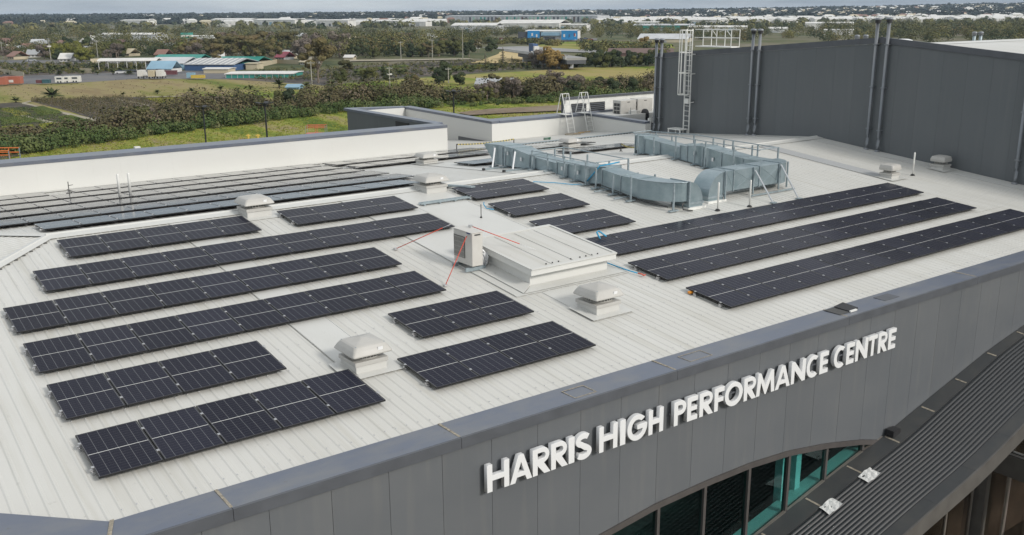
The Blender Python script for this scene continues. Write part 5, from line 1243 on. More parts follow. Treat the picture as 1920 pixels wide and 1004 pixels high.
# ---------------------------------------------------------------- foliage
def leaf_mat(name, cols, attr=False):
    m, t, b = nmat(name); N = t.nodes; L = t.links
    b.inputs['Roughness'].default_value = .75; b.inputs['IOR'].default_value = 1.25
    g = N.new('ShaderNodeNewGeometry'); n = N.new('ShaderNodeTexNoise'); n.inputs['Scale'].default_value = .45; n.inputs['Detail'].default_value = 4; L.new(g.outputs['Position'], n.inputs['Vector'])
    if attr: a_ = N.new('ShaderNodeAttribute'); a_.attribute_name = 'tint'; src = a_.outputs['Fac']
    else: a_ = N.new('ShaderNodeObjectInfo'); src = a_.outputs['Random']
    ma = N.new('ShaderNodeMath'); ma.operation = 'MULTIPLY_ADD'; ma.inputs[1].default_value = .6; L.new(src, ma.inputs[0])
    mb_ = N.new('ShaderNodeMath'); mb_.operation = 'MULTIPLY'; mb_.inputs[1].default_value = .42; L.new(n.outputs['Fac'], mb_.inputs[0]); L.new(mb_.outputs[0], ma.inputs[2])
    r = N.new('ShaderNodeValToRGB'); e = r.color_ramp.elements
    e[0].position = .1; e[0].color = (*cols[0], 1); e[1].position = .9; e[1].color = (*cols[-1], 1)
    for i, c_ in enumerate(cols[1:-1]): q_ = e.new(.1+.8*(i+1)/(len(cols)-1)); q_.color = (*c_, 1)
    L.new(ma.outputs[0], r.inputs[0]); L.new(r.outputs[0], b.inputs['Base Color'])
    return m
LM = dict(gum=leaf_mat('gum_leaves', [(.055, .065, .032), (.095, .088, .042), (.135, .115, .05), (.155, .11, .06)]),
          dark=leaf_mat('dark_leaves', [(.028, .042, .022), (.045, .060, .028), (.06, .075, .03)]),
          olive=leaf_mat('olive_leaves', [(.06, .07, .025), (.095, .10, .035), (.13, .125, .045)]),
          yellow=leaf_mat('yellow_green_leaves', [(.10, .115, .025), (.16, .16, .035)]),
          bare=leaf_mat('bare_twigs', [(.13, .105, .085), (.18, .15, .125)]),
          orange=leaf_mat('autumn_leaves', [(.22, .15, .05), (.28, .19, .07)]),
          palm=leaf_mat('palm_fronds', [(.05, .065, .025), (.09, .10, .035)]),
          mass=leaf_mat('woodland_leaves', [(.025, .042, .022), (.055, .068, .030), (.10, .098, .038), (.165, .155, .05), (.17, .12, .07)], True),
          far=leaf_mat('far_woodland_leaves', [(.014, .022, .020), (.026, .034, .027), (.045, .05, .033)], True),
          scrub=leaf_mat('scrub_leaves', [(.050, .062, .028), (.095, .088, .040), (.135, .110, .062), (.18, .142, .105)], True),
          reed=leaf_mat('reed_leaves', [(.04, .07, .025), (.065, .10, .03), (.11, .13, .045), (.15, .15, .07)], True))
M['bark'] = mat('gum_bark', (.20, .16, .125), .9, 0, .2, 2)
def quads(cent, size, up=.25, r_=rng, out=None):
    """leaf clumps, 4 verts per centre, turned roughly outwards from their bough"""
    n = len(cent); nrm = r_.normal(size=(n, 3)); nrm[:, 2] = np.abs(nrm[:, 2])+up; nrm /= np.linalg.norm(nrm, axis=1)[:, None]
    if out is not None: nrm = nrm*.55+out; nrm /= np.linalg.norm(nrm, axis=1)[:, None]
    t_ = np.cross(nrm, r_.normal(size=(n, 3))); t_ /= np.linalg.norm(t_, axis=1)[:, None]; b_ = np.cross(nrm, t_)
    s_ = (np.asarray(size)*(r_.uniform(.6, 1.3, n)))[:, None]; k_ = r_.uniform(.5, 1, n)[:, None]
    vs = np.stack([cent-t_*s_-b_*s_*k_*.6, cent+t_*s_*.7-b_*s_*k_, cent+t_*s_+b_*s_*k_*.5, cent-t_*s_*.5+b_*s_*k_], 1).reshape(-1, 3)
    return vs, np.arange(4*n).reshape(-1, 4)
def lobes(n, spread, hts, rr, r_=rng):
    L_ = []
    for i in range(n):
        a_ = r_.uniform(0, 2*math.pi); d = spread*math.sqrt(r_.uniform(0, 1)); L_.append((d*math.cos(a_), d*math.sin(a_), r_.uniform(*hts), r_.uniform(*rr)))
    return L_
def crown_pts(L_, per, flat=.7, r_=rng):
    out = []; dirs = []
    for x_, y_, z_, rr in L_:
        k_ = int(per*2.6*rr*rr); d = r_.normal(size=(k_, 3)); d /= np.linalg.norm(d, axis=1)[:, None]; dirs.append(d.copy()); d *= (r_.uniform(.7, 1.03, k_)**.6)[:, None]*rr; d[:, 2] *= flat
        out.append(d+np.array([x_, y_, z_]))
    crown_pts.dirs = np.concatenate(dirs)
    return np.concatenate(out)
PROTO = {}
def proto(kind, v_):
    key = (kind, v_)
    if key in PROTO: return PROTO[key]
    if kind == 'gum': L_ = lobes(15, 4.0, (4.6, 10.8), (.9, 2.1)); P_ = crown_pts(L_, 42, .6); sz = .30; H_ = 12
    elif kind == 'dark': L_ = lobes(13, 2.5, (1.4, 7.6), (.8, 1.9)); P_ = crown_pts(L_, 42, .8); sz = .28; H_ = 9
    elif kind in ('olive', 'yellow', 'orange'): L_ = lobes(14, 3.0, (1.2, 6.2), (.8, 1.8)); P_ = crown_pts(L_, 42, .8); sz = .27; H_ = 8
    elif kind == 'bare': L_ = lobes(12, 2.7, (2, 6.8), (.8, 1.7)); P_ = crown_pts(L_, 36, .8); sz = .22; H_ = 8
    elif kind == 'norfolk':
        P_ = []
        for k_ in range(9):
            z_ = 1.2+k_*.85; rr = 2.3*(1-k_/9.5)
            for q_ in range(int(28*(1-k_/11))): a_ = rng.uniform(0, 6.28); d = rr*rng.uniform(.15, 1); P_.append((d*math.cos(a_), d*math.sin(a_), z_+d*.12))
        P_ = np.array(P_); sz = .3; H_ = 9; L_ = []
    vs, q_ = quads(P_, np.full(len(P_), sz), out=None if kind == 'norfolk' else crown_pts.dirs)
    mk = {'norfolk': 'dark'}.get(kind, kind)
    cm = np_mesh('crown', vs, q_, LM[mk])
    mb = MB(); lean = random.uniform(-.4, .4)
    mb.tube([(0, 0, -.3), (lean*.3, 0, H_*.3), (lean, lean*.5, H_*.55)] if kind != 'norfolk' else [(0, 0, -.3), (0, 0, 4.5), (0, 0, 9.2)], [.32, .24, .14], 6)
    for l_ in L_[:5]: mb.tube([(lean*.3, 0, H_*.28), (l_[0]*.5, l_[1]*.5, (H_*.28+l_[2])/2), (l_[0], l_[1], l_[2])], [.16, .11, .05], 5)
    tm_ = mb.mesh('trunk', M['bark'])
    PROTO[key] = (cm, tm_, H_); return PROTO[key]
TL = dict(gum='brown green gum tree, %s', dark='dense dark green tree, %s', olive='round olive green tree, %s', yellow='yellow green leafy tree, %s', bare='leafless grey brown tree, %s', orange='orange brown autumn tree, %s', norfolk='dark tiered norfolk pine, %s')
SPAN = {'behind the blue and green sheds': (395, 640), 'in the copse by the tall power poles': (640, 925), 'along the street of houses': (0, 400), 'in the dark row behind the green strip': (1060, 1250), 'rising from the middle of the scrub belt': (900, 1085),
        'at the right end of the scrub belt': (1062, 1240), 'in the low row along the green strip': (850, 1010), 'rising from the left half of the scrub belt': (230, 900)}
SPANW = {'behind the blue and green sheds': ('behind the blue shed', 'behind its right end', 'behind the shade house', 'by the maroon roof', 'by the large gum'), 'along the street of houses': ('at its left end', 'by the left pole', 'by the second pole', 'behind the canopy', 'behind the teal roof'),
         'in the copse by the tall power poles': ('its left end', 'left pole', 'middle pole', 'tallest pole', 'its right end')}
def tree(px, py, hm, kind, where='in the woodland beyond the nursery', grp=None, lab=None):
    cm, tm_, H_ = proto(kind, random.randrange(3)); p = G(px, py, GZ)
    if lab is None and where in SPAN:
        a_, b_ = SPAN[where]; lm = SPANW.get(where, ('left end', 'left half', 'middle', 'right half', 'right end')); k5 = min(4, max(0, int((px-a_)/(b_-a_)*5)))
        lab = ('tall ' if hm > 9.5 else 'low ' if hm < 6.5 else '')+TL[kind] % (where+', '+lm[k5])
    t_ = thing(kind+'_tree' if kind not in ('dark', 'olive', 'yellow', 'bare', 'orange') else {'dark': 'evergreen_tree', 'olive': 'olive_green_tree', 'yellow': 'yellow_green_tree', 'bare': 'leafless_tree', 'orange': 'autumn_tree'}[kind], p, lab or (('tall ' if hm > 9.5 else 'low ' if hm < 6.5 else '') + TL[kind] % where) if not lab else lab, 'tree', grp or 'trees '+where, random.uniform(0, 6.28))
    s_ = hm/H_; w_ = s_*random.uniform(.9, 1.2); t_.scale = (w_, w_, s_)
    link('crown', cm, t_); link('trunk', tm_, t_); return t_
# individual trees one can tell apart
tree(597, 156, 16.5, 'gum', lab='large brown gum tree with visible forked limbs standing over the yard edge', where='by the yard')
tree(640, 160, 6, 'olive', 'beside the large gum')
tree(1030, 130, 11, 'orange', lab='broad orange brown tree beside the road bridge', where='by the bridge')
tree(1044, 131, 9, 'orange', lab='smaller orange tree leaning against the broad autumn tree', where='by the bridge')
tree(1205, 88, 8, 'orange', lab='round orange tree on the far grass near the hall pipes', where='on the far grass')
tree(1008, 128, 9, 'bare', 'beside the bridge'); tree(1018, 129, 9, 'bare', 'beside the bridge')
for x_, y_, h_ in ((943, 122, 8), (910, 124, 6), (960, 126, 5)): tree(x_, y_, h_, 'norfolk', 'by the sand slope')
for x_, y_, h_, k_ in ((770, 172, 6, 'olive'), (782, 178, 6, 'gum'), (770, 184, 5, 'bare'), (832, 156, 8, 'dark'), (825, 157, 6, 'dark'), (862, 160, 5, 'dark'), (690, 153, 6, 'olive'), (722, 150, 6, 'dark'), (650, 150, 8, 'gum')): tree(x_, y_, h_, k_, 'on the green strip behind the scrub')
for i in range(26):
    x_ = 1060+i*7.5+random.uniform(-4, 4); tree(x_, 125+random.uniform(-3, 3)-max(0, x_-1150)*.02, random.uniform(5, 8.5), random.choice(['dark', 'olive', 'dark']), 'in the dark row behind the green strip')
for i in range(16):
    x_ = 850+i*12; 
    if x_ < 1010: tree(x_, 131-(x_-850)*.04+random.uniform(-1, 1), random.uniform(1.5, 2.6), random.choice(['dark', 'olive', 'yellow']), 'in the low row along the green strip')
for i in range(12): tree(1062+i*16+random.uniform(-3, 3), 186-i*1.4+random.uniform(-3, 3), random.uniform(2.8, 6.5), random.choice(['gum', 'olive', 'dark', 'bare']), 'at the right end of the scrub belt')
for x_, y_, h_ in ((1150, 182, 6.5), (1120, 178, 6), (1180, 180, 5.5)): tree(x_, y_, h_, 'dark', 'at the right end of the scrub belt')
for i in range(34):
    x_ = random.uniform(230, 900); yb_ = float(np.interp(x_, [200, 420, 640, 900], [250, 216, 194, 190])); tree(x_, yb_+random.uniform(-4, 5), random.uniform(3.2, 5.8), random.choice(['olive', 'bare', 'olive', 'olive', 'dark']), 'rising from the left half of the scrub belt')
for i in range(16): tree(900+i*12+random.uniform(-4, 4), 188-i*.9+random.uniform(-3, 3), random.uniform(4.2, 7.2), random.choice(['bare', 'gum', 'olive', 'bare']), 'rising from the middle of the scrub belt')
# copse by the power poles
for i in range(46):
    x_ = random.uniform(640, 925); tree(x_, random.uniform(98, 112)-(max(0, x_-820))*.08, random.uniform(6, 11), random.choice(['dark', 'dark', 'olive', 'gum']), 'in the copse by the tall power poles')
# tall gums behind the sheds
for i in range(30):
    x_ = random.uniform(395, 640); tree(x_, random.uniform(100, 128), random.uniform(10, 15.5), random.choice(['gum', 'gum', 'gum', 'olive', 'bare']), 'behind the blue and green sheds')
for i in range(36):
    x_ = random.uniform(0, 400); tree(x_, random.uniform(98, 113), random.uniform(6, 11), random.choice(['gum', 'yellow', 'dark', 'olive', 'bare']), 'along the street of houses')
tree(150, 116, 10, 'yellow', lab='wide yellow green tree beside the street left of the white canopy', where='x'); tree(160, 116, 9, 'yellow', 'along the street of houses')
tree(368, 112, 10, 'bare', lab='large leafless grey tree behind the teal shed roof', where='x')
# palms
def palm_mesh():
    mb = MB()
    for k_ in range(26):
        a_ = k_*2.4; el_ = .15+1.1*(k_ % 5)/5; L_ = 2.3; pts = []
        for i in range(5):
            t_ = i/4; d = L_*t_; z_ = math.sin(el_)*d-.55*t_*t_*L_*.5; pts.append((d*math.cos(el_)*math.cos(a_), d*math.cos(el_)*math.sin(a_), z_))
        px_, py_ = -math.sin(a_), math.cos(a_)
        for i in range(4):
            w0, w1 = .32*math.sin(math.pi*(i+.3)/4.6), .32*math.sin(math.pi*(i+1.3)/4.6); p, q_ = pts[i], pts[i+1]
            for s_ in (-1, 1): mb.add([p, q_, (q_[0]+s_*px_*w1, q_[1]+s_*py_*w1, q_[2]-w1*.5), (p[0]+s_*px_*w0, p[1]+s_*py_*w0, p[2]-w0*.5)], [(0, 1, 2, 3)])
    return mb.mesh('fronds', LM['palm'])
PM = palm_mesh(); PT = MB().tube([(0, 0, -.2), (0, 0, .6), (0, 0, 1.0)], [.3, .26, .3], 8).mesh('trunk', M['bark'])
def palm(px, py, s_, where, th=1.0, lab=None):
    if lab is None and where.startswith(('among', 'in the rows')):
        a_, b_ = (60, 300) if where.startswith('among') else (640, 1050); lab = ('tall ' if th > 1.1 else '')+'small bushy palm, '+where+', '+('left end', 'left half', 'middle', 'right half', 'right end')[min(4, max(0, int((px-a_)/(b_-a_)*5)))]
    o = thing('palm_tree', G(px, py, GZ), lab or 'small bushy palm, '+where, 'palm', 'palms '+where, random.uniform(0, 6)); o.scale = (s_, s_, s_)
    f_ = link('fronds', PM, o, (0, 0, th)); t_ = link('trunk', PT, o); t_.scale = (1, 1, th)
palm(98, 186, 1.55, 'x', .8, 'large round palm alone on the dry field at the left'); palm(30, 193, .8, 'x', .9, 'small palm at the left edge of the dry field')
for x_, y_, s_ in ((295, 177, .6), (360, 175, .75), (414, 171, .75), (470, 168, .65), (524, 165, 1.25), (575, 165, .9), (622, 165, 1.2), (231, 180, .5)): palm(x_, y_, s_, 'in the line across the dry field')
for i in range(40): palm(random.uniform(60, 300), random.uniform(126, 142), random.uniform(.7, 1.1), 'among the nursery stock left of the yard', random.uniform(.6, 1.4))
for i in range(40):
    x_ = random.uniform(640, 1050); palm(x_, 144-(x_-640)*.045+random.uniform(-3, 3), random.uniform(.6, 1.0), 'in the rows beyond the green strip', random.uniform(.5, 1))

# scrub belt and reeds in front: nobody could count these
def mass(name, n, sampler, hts, wid, leaf, m_, per, dens=1.0, z_fn=None, patchy=0):
    C_, T_, S_, O_ = [], [], [], []
    for i in range(n):
        x_, y_, dpx = sampler()
        if patchy:
            pn = .5+.25*math.sin(x_*.13+y_*.05+1)+.25*math.sin(x_*.045-y_*.16+2.2)+.22*math.sin(x_*.31+y_*.23)
            if random.random() > .25+pn*1.1: continue
        h_ = random.uniform(*hts)*((1-patchy)+patchy*(.35+1.25*pn) if patchy else 1); w_ = h_*random.uniform(*wid); k_ = int(per*random.uniform(.7, 1.3)); zb = z_fn(x_, y_, dpx) if z_fn else GZ
        d = rng.normal(size=(k_, 3)); d /= np.linalg.norm(d, axis=1)[:, None]; O_.append(d.copy()); lump = 1+.22*np.sin(d@rng.normal(size=3)*3+rng.uniform(0, 6)); d *= (rng.uniform(.6, 1.03, k_)**.6*lump)[:, None]
        d[:, 0] *= w_; d[:, 1] *= w_; d[:, 2] = d[:, 2]*h_*.5+h_*.52
        C_.append(d+np.array([x_, y_, zb])); T_.append(np.full(k_*4, min(1, max(0, random.gauss(.45, .28))))); S_.append(np.full(k_, leaf*h_**.3))
    C_ = np.concatenate(C_); vs, q_ = quads(C_, np.concatenate(S_), out=np.concatenate(O_)); o = link(name, np_mesh(name, vs, q_, m_, np.concatenate(T_))); o['kind'] = 'stuff'; return o
def band(top, bot, pw=1):
    """sampler over a belt between two photo outlines [(px, py)...] projected on the ground"""
    def f():
        x_ = random.uniform(top[0][0], top[-1][0]); a_ = np.interp(x_, *zip(*top)); b_ = np.interp(x_, *zip(*bot)); y_ = a_+(b_-a_)*random.random()**pw; p = G(x_, y_, GZ); return p.x, p.y, x_
    return f
mass('scrub', 820, band([(195, 238), (300, 226), (420, 206), (640, 188), (900, 184), (1240, 170)], [(195, 262), (300, 246), (420, 230), (640, 204), (900, 192), (1240, 176)]), (2.0, 5.6), (.34, .66), .15, LM['scrub'], 150, patchy=.9)
mass('scrub', 120, band([(-60, 262), (60, 258), (120, 252), (215, 243)], [(-60, 290), (60, 276), (120, 268), (215, 258)]), (2, 3.6), (.4, .6), .16, LM['scrub'], 130)
mass('grass_tufts', 7000, band([(-60, 296), (100, 282), (220, 264), (420, 238), (640, 210), (1120, 188), (1240, 176)], [(-60, 330), (100, 312), (220, 296), (420, 276), (640, 252), (1120, 218), (1240, 205)]), (.08, .26), (.8, 2.2), .16, leaf_mat('tuft_blades', [(.09, .13, .02), (.18, .21, .03), (.29, .27, .06), (.27, .21, .12)], True), 6)
mass('grass_tufts', 300, band([(0, 160), (270, 147), (530, 152), (640, 166)], [(0, 192), (280, 182), (530, 175), (640, 170)]), (.1, .35), (.7, 1.6), .22, LM['scrub'], 4)
def rows(a_, b_, c_, d_, n, per, hts, leaf, m_, name='low_plants'):
    """n straight rows of pots between edge a-b and edge d-c"""
    A_, B_, C2, D2 = [G(*p) for p in (a_, b_, c_, d_)]; it = [(i, j) for i in range(n) for j in range(per)]; st_ = {'k': 0}
    def f():
        i, j = it[st_['k'] % len(it)]; st_['k'] += 1; p = A_.lerp(D2, (i+.5)/n).lerp(B_.lerp(C2, (i+.5)/n), (j+random.random()*.6)/per); return p.x, p.y, 0
    mass(name, n*per, f, hts, (.45, .8), leaf, m_, 9)
rows((60, 190), (225, 183), (430, 214), (215, 233), 34, 60, (.6, 1.1), .11, LM['scrub'])
rows((0, 206), (50, 202), (205, 236), (0, 262), 16, 60, (.3, .7), .12, LM['reed'])
rows((265, 186), (365, 183), (395, 190), (300, 196), 8, 40, (.5, .9), .11, LM['yellow'])
mass('reeds', 820, band([(-60, 288), (100, 270), (220, 254), (420, 228), (640, 204), (1120, 184), (1240, 172)], [(-60, 300), (100, 284), (220, 266), (420, 240), (640, 212), (1120, 189), (1240, 177)]), (1.0, 2.6), (.5, .9), .15, LM['reed'], 100, patchy=.8)
mass('low_plants', 900, band([(60, 188), (230, 183), (420, 181), (455, 198)], [(64, 192), (230, 232), (420, 214), (458, 202)]), (.6, 1.5), (.3, .5), .10, LM['scrub'], 22)
mass('low_plants', 500, band([(0, 205), (60, 205), (200, 236)], [(0, 262), (90, 262), (205, 246)]), (.3, .8), (.5, .9), .10, LM['reed'], 22)
mass('nursery_stock', 500, band([(0, 121), (200, 120), (330, 122)], [(0, 142), (200, 137), (335, 126)]), (.8, 2.2), (.4, .7), .22, LM['mass'], 30)
mass('nursery_stock', 900, band([(480, 132), (640, 124), (860, 114), (1060, 116)], [(480, 150), (640, 152), (860, 138), (1060, 126)]), (.6, 1.6), (.5, .9), .18, LM['mass'], 26)
# woodland seen as one mass, thinning over the roofs of the estate
mass('woodland', 430, band([(-200, 56), (300, 60), (640, 66), (900, 74), (905, 76)], [(-200, 84), (200, 86), (400, 108), (640, 114), (900, 92), (905, 90)], .9), (8, 14), (.42, .72), .21, LM['mass'], 260)
mass('woodland', 190, band([(-200, 84), (300, 90), (400, 96)], [(-200, 106), (300, 108), (400, 112)], .9), (4, 9), (.42, .72), .21, LM['mass'], 210)
mass('woodland', 330, band([(900, 66), (1000, 62), (1150, 60), (1450, 55), (1900, 45), (2000, 45)], [(900, 70), (1000, 66), (1150, 72), (1450, 80), (1900, 84), (2000, 84)], .9), (6, 11), (.45, .75), .24, LM['mass'], 190)
mass('woodland', 420, band([(1540, 42), (1700, 40), (2050, 36)], [(1540, 66), (1700, 72), (2050, 72)], .8), (7, 13), (.5, .8), .26, LM['mass'], 200)
mass('woodland', 170, band([(1130, 44), (1400, 42), (1600, 40)], [(1130, 60), (1400, 58), (1600, 56)]), (6, 10), (.5, .9), .8, LM['mass'], 40)
mass('woodland', 100, band([(1090, 86), (1250, 92)], [(1090, 100), (1250, 106)]), (3, 6), (.5, .9), .4, LM['mass'], 60)
mass('woodland', 110, band([(820, 78), (980, 79), (1050, 86)], [(820, 86), (980, 84), (1050, 88)]), (2.5, 5), (.6, .9), .4, LM['mass'], 60)
def farband():
    D = 2500*(2.3**random.random()); a_ = random.uniform(-200, 2150); x_, y_ = at_d(a_, D); return x_, y_, (D, a_)
mass('far_woodland', 5200, farband, (10, 17), (.7, 1.3), 2.0, LM['far'], 26, z_fn=lambda x_, y_, da: hill_z(*da))
def farband2():
    D = random.uniform(1500, 2400); a_ = random.uniform(-200, 2150); x_, y_ = at_d(a_, D); return x_, y_, (D, a_)
mass('far_woodland', 300, farband2, (8, 12), (.6, 1.2), 1.5, LM['mass'], 34)

# ---------------------------------------------------------------- buildings of the estate
BM = {}
def bmat(n, c, **k): 
    if n not in BM: BM[n] = mat(n+'_sheet', c, .6, 0, .06, .15, **k)
    return BM[n]
W_ = bmat('white', (.62, .61, .58)); Cr = bmat('cream', (.48, .42, .30)); Gy = bmat('grey', (.33, .34, .35)); Te = bmat('teal', (.03, .23, .19)); Bl = bmat('blue', (.04, .09, .20)); Bb = bmat('bright_blue', (.02, .22, .48))
Tc = bmat('terracotta', (.22, .12, .09)); Dk = bmat('dark', (.07, .075, .085)); Pg = bmat('pale_grey', (.47, .48, .49)); Lg = bmat('light_blue', (.22, .36, .46)); Yl = bmat('yellow', (.5, .36, .06)); Mr = bmat('maroon', (.25, .05, .07)); Bn = bmat('brown', (.12, .07, .055))
WN = bmat('window', (.05, .06, .07))
def building(x0, x1, yb, hpx, wall, roof, lab, cat='building', name='warehouse', depth=None, rise=.12, stripes=0, wins=0, rotd=0, grp=None, eave=.4):
    A = G(x0, yb, GZ); B = G(x1, yb, GZ); c = (A+B)/2; w = (B-A).length; d = (c-CAM); D = math.hypot(d.x, d.y); h_ = hpx*D/F_PX; dep = depth or w*.5
    ang = math.atan2((B-A).y, (B-A).x)+R(rotd)
    o = thing(name, c, lab, cat, grp, ang)
    MB().box(-w/2, w/2, 0, dep, -.5, h_).build('wall', wall, o)
    rs = dep*rise*.5; e = eave
    MB().prism([(-w/2-e, -e, h_+.003), (-w/2-e, dep/2, h_+rs), (-w/2-e, dep+e, h_+.003), (-w/2-e, dep+e, h_+.25), (-w/2-e, dep/2, h_+rs+.3), (-w/2-e, -e, h_+.25)], (w+2*e, 0, 0)).build('roof', roof, o)
    if stripes:
        for i in range(stripes):
            xx = -w/2+w*(i+.5)/stripes
            MB().hexa([(xx-w/stripes*.13, -e+.1, h_+.27), (xx+w/stripes*.13, -e+.1, h_+.27), (xx+w/stripes*.13, dep/2, h_+rs+.32), (xx-w/stripes*.13, dep/2, h_+rs+.32), (xx-w/stripes*.13, -e+.1, h_+.32), (xx+w/stripes*.13, -e+.1, h_+.32), (xx+w/stripes*.13, dep/2, h_+rs+.37), (xx-w/stripes*.13, dep/2, h_+rs+.37)]).build('skylight', W_, o)
    for i in range(wins):
        xx = -w/2+w*(i+.5)/wins; ww = w/wins*.28
        MB().box(xx-ww, xx+ww, -.06, -.01, h_*.35, h_*.75).build('window', WN, o)
    return o, w, h_, dep
ML = [ # x0,x1,base,h,wall,roof,label
 (181, 295, 80, 11, Pg, W_, 'long pale roofed factory half hidden in the woods behind the street of houses', .3),
 (345, 403, 80, 9, W_, W_, 'white flat building beside the tall green and white sign in the woods', .25),
 (-10, 14, 48, 6, W_, W_, 'far white shed at the left edge under the horizon trees', .3), (63, 96, 46, 4, Pg, Pg, 'far blue grey shed under the horizon trees at left', .3),
 (225, 278, 48, 7, W_, W_, 'far white warehouse roof left of the long estate, above the gums', .3), (323, 360, 44, 6, W_, W_, 'small far white warehouse at the left end of the estate', .3),
 (395, 470, 46, 7, W_, W_, 'far white warehouse, left end of the long estate row', .3), (473, 556, 48, 8, W_, W_, 'far white warehouse in the middle of the long estate row', .3), (553, 592, 46, 7, Gy, Gy, 'far blue grey warehouse in the long estate row', .3),
 (590, 655, 50, 9, W_, W_, 'far white warehouse right of the grey one in the estate row', .3), (640, 683, 46, 7, W_, W_, 'far white warehouse with a flat roof above the gums', .3), (684, 745, 50, 8, W_, W_, 'far white warehouse left of the copse tops', .3),
 (740, 800, 50, 7, W_, W_, 'far white warehouse behind the tall copse', .3), (405, 428, 51, 4, W_, W_, 'small white shed before the estate row', .3),
 (832, 908, 41, 7, W_, W_, 'far pale warehouse with dark doors on the skyline estate', .2), 
 (845, 930, 62, 11, Pg, W_, 'wide white warehouse left of the spreading tree, near the blue store', .5), (930, 1050, 58, 11, W_, W_, 'very wide white warehouse roof behind the blue store', .5), (1045, 1100, 58, 9, W_, W_, 'white warehouse behind the right end of the blue store', .4),
 (1118, 1148, 39, 4, W_, W_, 'small far white hangar on the airfield, first of two', .4), (1157, 1192, 39, 5, W_, W_, 'small far white hangar on the airfield, second of two', .4), (1197, 1216, 38, 3, W_, W_, 'tiny far white hangar left of the pipes', .3),
 (1163, 1235, 50, 6, W_, W_, 'low white warehouse above the dark teal one', .3), (1188, 1300, 58, 8, Te, Pg, 'dark teal warehouse with a flat grey roof beside the ladder cage', .3),
 (1195, 1290, 80, 5, Cr, Pg, 'grey hip roofed club building left of the hall pipes', .9), (1295, 1350, 48, 8, W_, W_, 'white warehouse directly above the ladder cage', .3), (1290, 1400, 60, 7, W_, W_, 'long white warehouse behind the ladder handrail', .3),
 (1390, 1440, 45, 6, W_, W_, 'white warehouse right of the cream tower', .3), (1425, 1490, 44, 5, Cr, W_, 'cream walled warehouse on the right estate', .3), (1460, 1530, 42, 6, W_, W_, 'white warehouse left of the twin wall peak pipes', .3), (1500, 1570, 44, 8, Cr, W_, 'cream and white warehouse beneath the hillside houses', .3), (1510, 1600, 56, 9, W_, W_, 'big white warehouse roof above the long dark roof edge', .4),
 (1545, 1600, 66, 7, W_, W_, 'white depot building just over the dark roof edge', .4), (1440, 1475, 62, 6, W_, W_, 'white gabled house shape over the dark roof edge', .8),
 (1600, 1705, 37, 4, W_, W_, 'pale warehouse left of the peak pipes under the blue roofed one', .3), (1625, 1750, 32, 5, Bl, Lg, 'long blue roofed warehouse on the right hillside', .2), (1740, 1850, 36, 5, W_, W_, 'white warehouse right of the blue roofed one', .3), (1840, 1960, 36, 7, Pg, W_, 'white warehouse at the right edge below the hill', .3),
 (1675, 1716, 62, 4, Te, bmat('pale_green', (.30, .38, .27)), 'pale green roofed shed behind the hall roof dome', .3)]
for x0, x1, yb, hp, w_, r_, lab, dp in ML:
    A = G(x0, yb); B = G(x1, yb); bo_, bw_, bh_, bd_ = building(x0, x1, yb, hp*1.15, w_, r_, lab, depth=(B-A).length*dp, rise=.14 if dp < .5 else .2, rotd=random.uniform(-6, 6))
    for i in range(int(bw_/14)): MB().box(-bw_/2+14*i+4, -bw_/2+14*i+(9 if i % 3 else 11), -.15, -.02, 0, bh_*random.choice([.45, .6, .7])).build('roller_door', random.choice([Gy, Pg, Dk, Lg]), bo_)
# green striped long building
o, w, h_, dep = building(835, 1120, 43, 12, Pg, Pg, 'long pale warehouse with green striped front on the skyline', depth=60, rise=.04)
for i in range(34):
    xx = -w/2+w*.12+w*.86*i/34; c_ = random.choice([bmat('mint', (.30, .48, .38)), Gy, Te, W_, Bn, Dk])
    MB().box(xx, xx+w*.012, -.5, -.05, h_*.1, h_*.85).build('stripe_panel', c_, o)
# blue store
o, w, h_, dep = building(985, 1078, 77, 17, W_, W_, 'blue and white store with two big blue panels and dark left wing', 'store', 'store', 30, .05)
MB().box(-w/2-6, -w*.14, -2, 0-.02, 0, h_*.95).build('dark_wing', Dk, o)
for a_, b_, c_, d_ in ((-.44, -.20, .30, 1.06), (.24, .56, .12, 1.08)):
    MB().box(w*a_, w*b_, -3.2, -2.2, h_*c_, h_*d_).build('blue_panel', Bb, o)
for a_, b_, hh_, cm_ in ((-.36, -.33, .62, W_), (-.27, -.24, .5, W_), (.28, .315, .5, W_), (.49, .53, .55, W_), (.49, .515, .6, Mr), (.39, .41, .5, Bl)): MB().box(w*a_, w*b_, -3.32 if cm_ is W_ else -3.40, -3.21, h_*hh_-.8, h_*(hh_+.2)).build('painted_shape', cm_, o)
MB().box(-w*.17, w*.21, -2.5, -.02, h_*.55, h_*.9).build('fascia_band', Lg, o); MB().box(-w*.1, w*.1, -1.0, -.02, 0, h_*.4).build('entrance', Dk, o)
building(975, 1005, 76, 3.5, W_, W_, 'white arched marquee in front of the blue store', 'marquee', 'marquee', 14, .7)
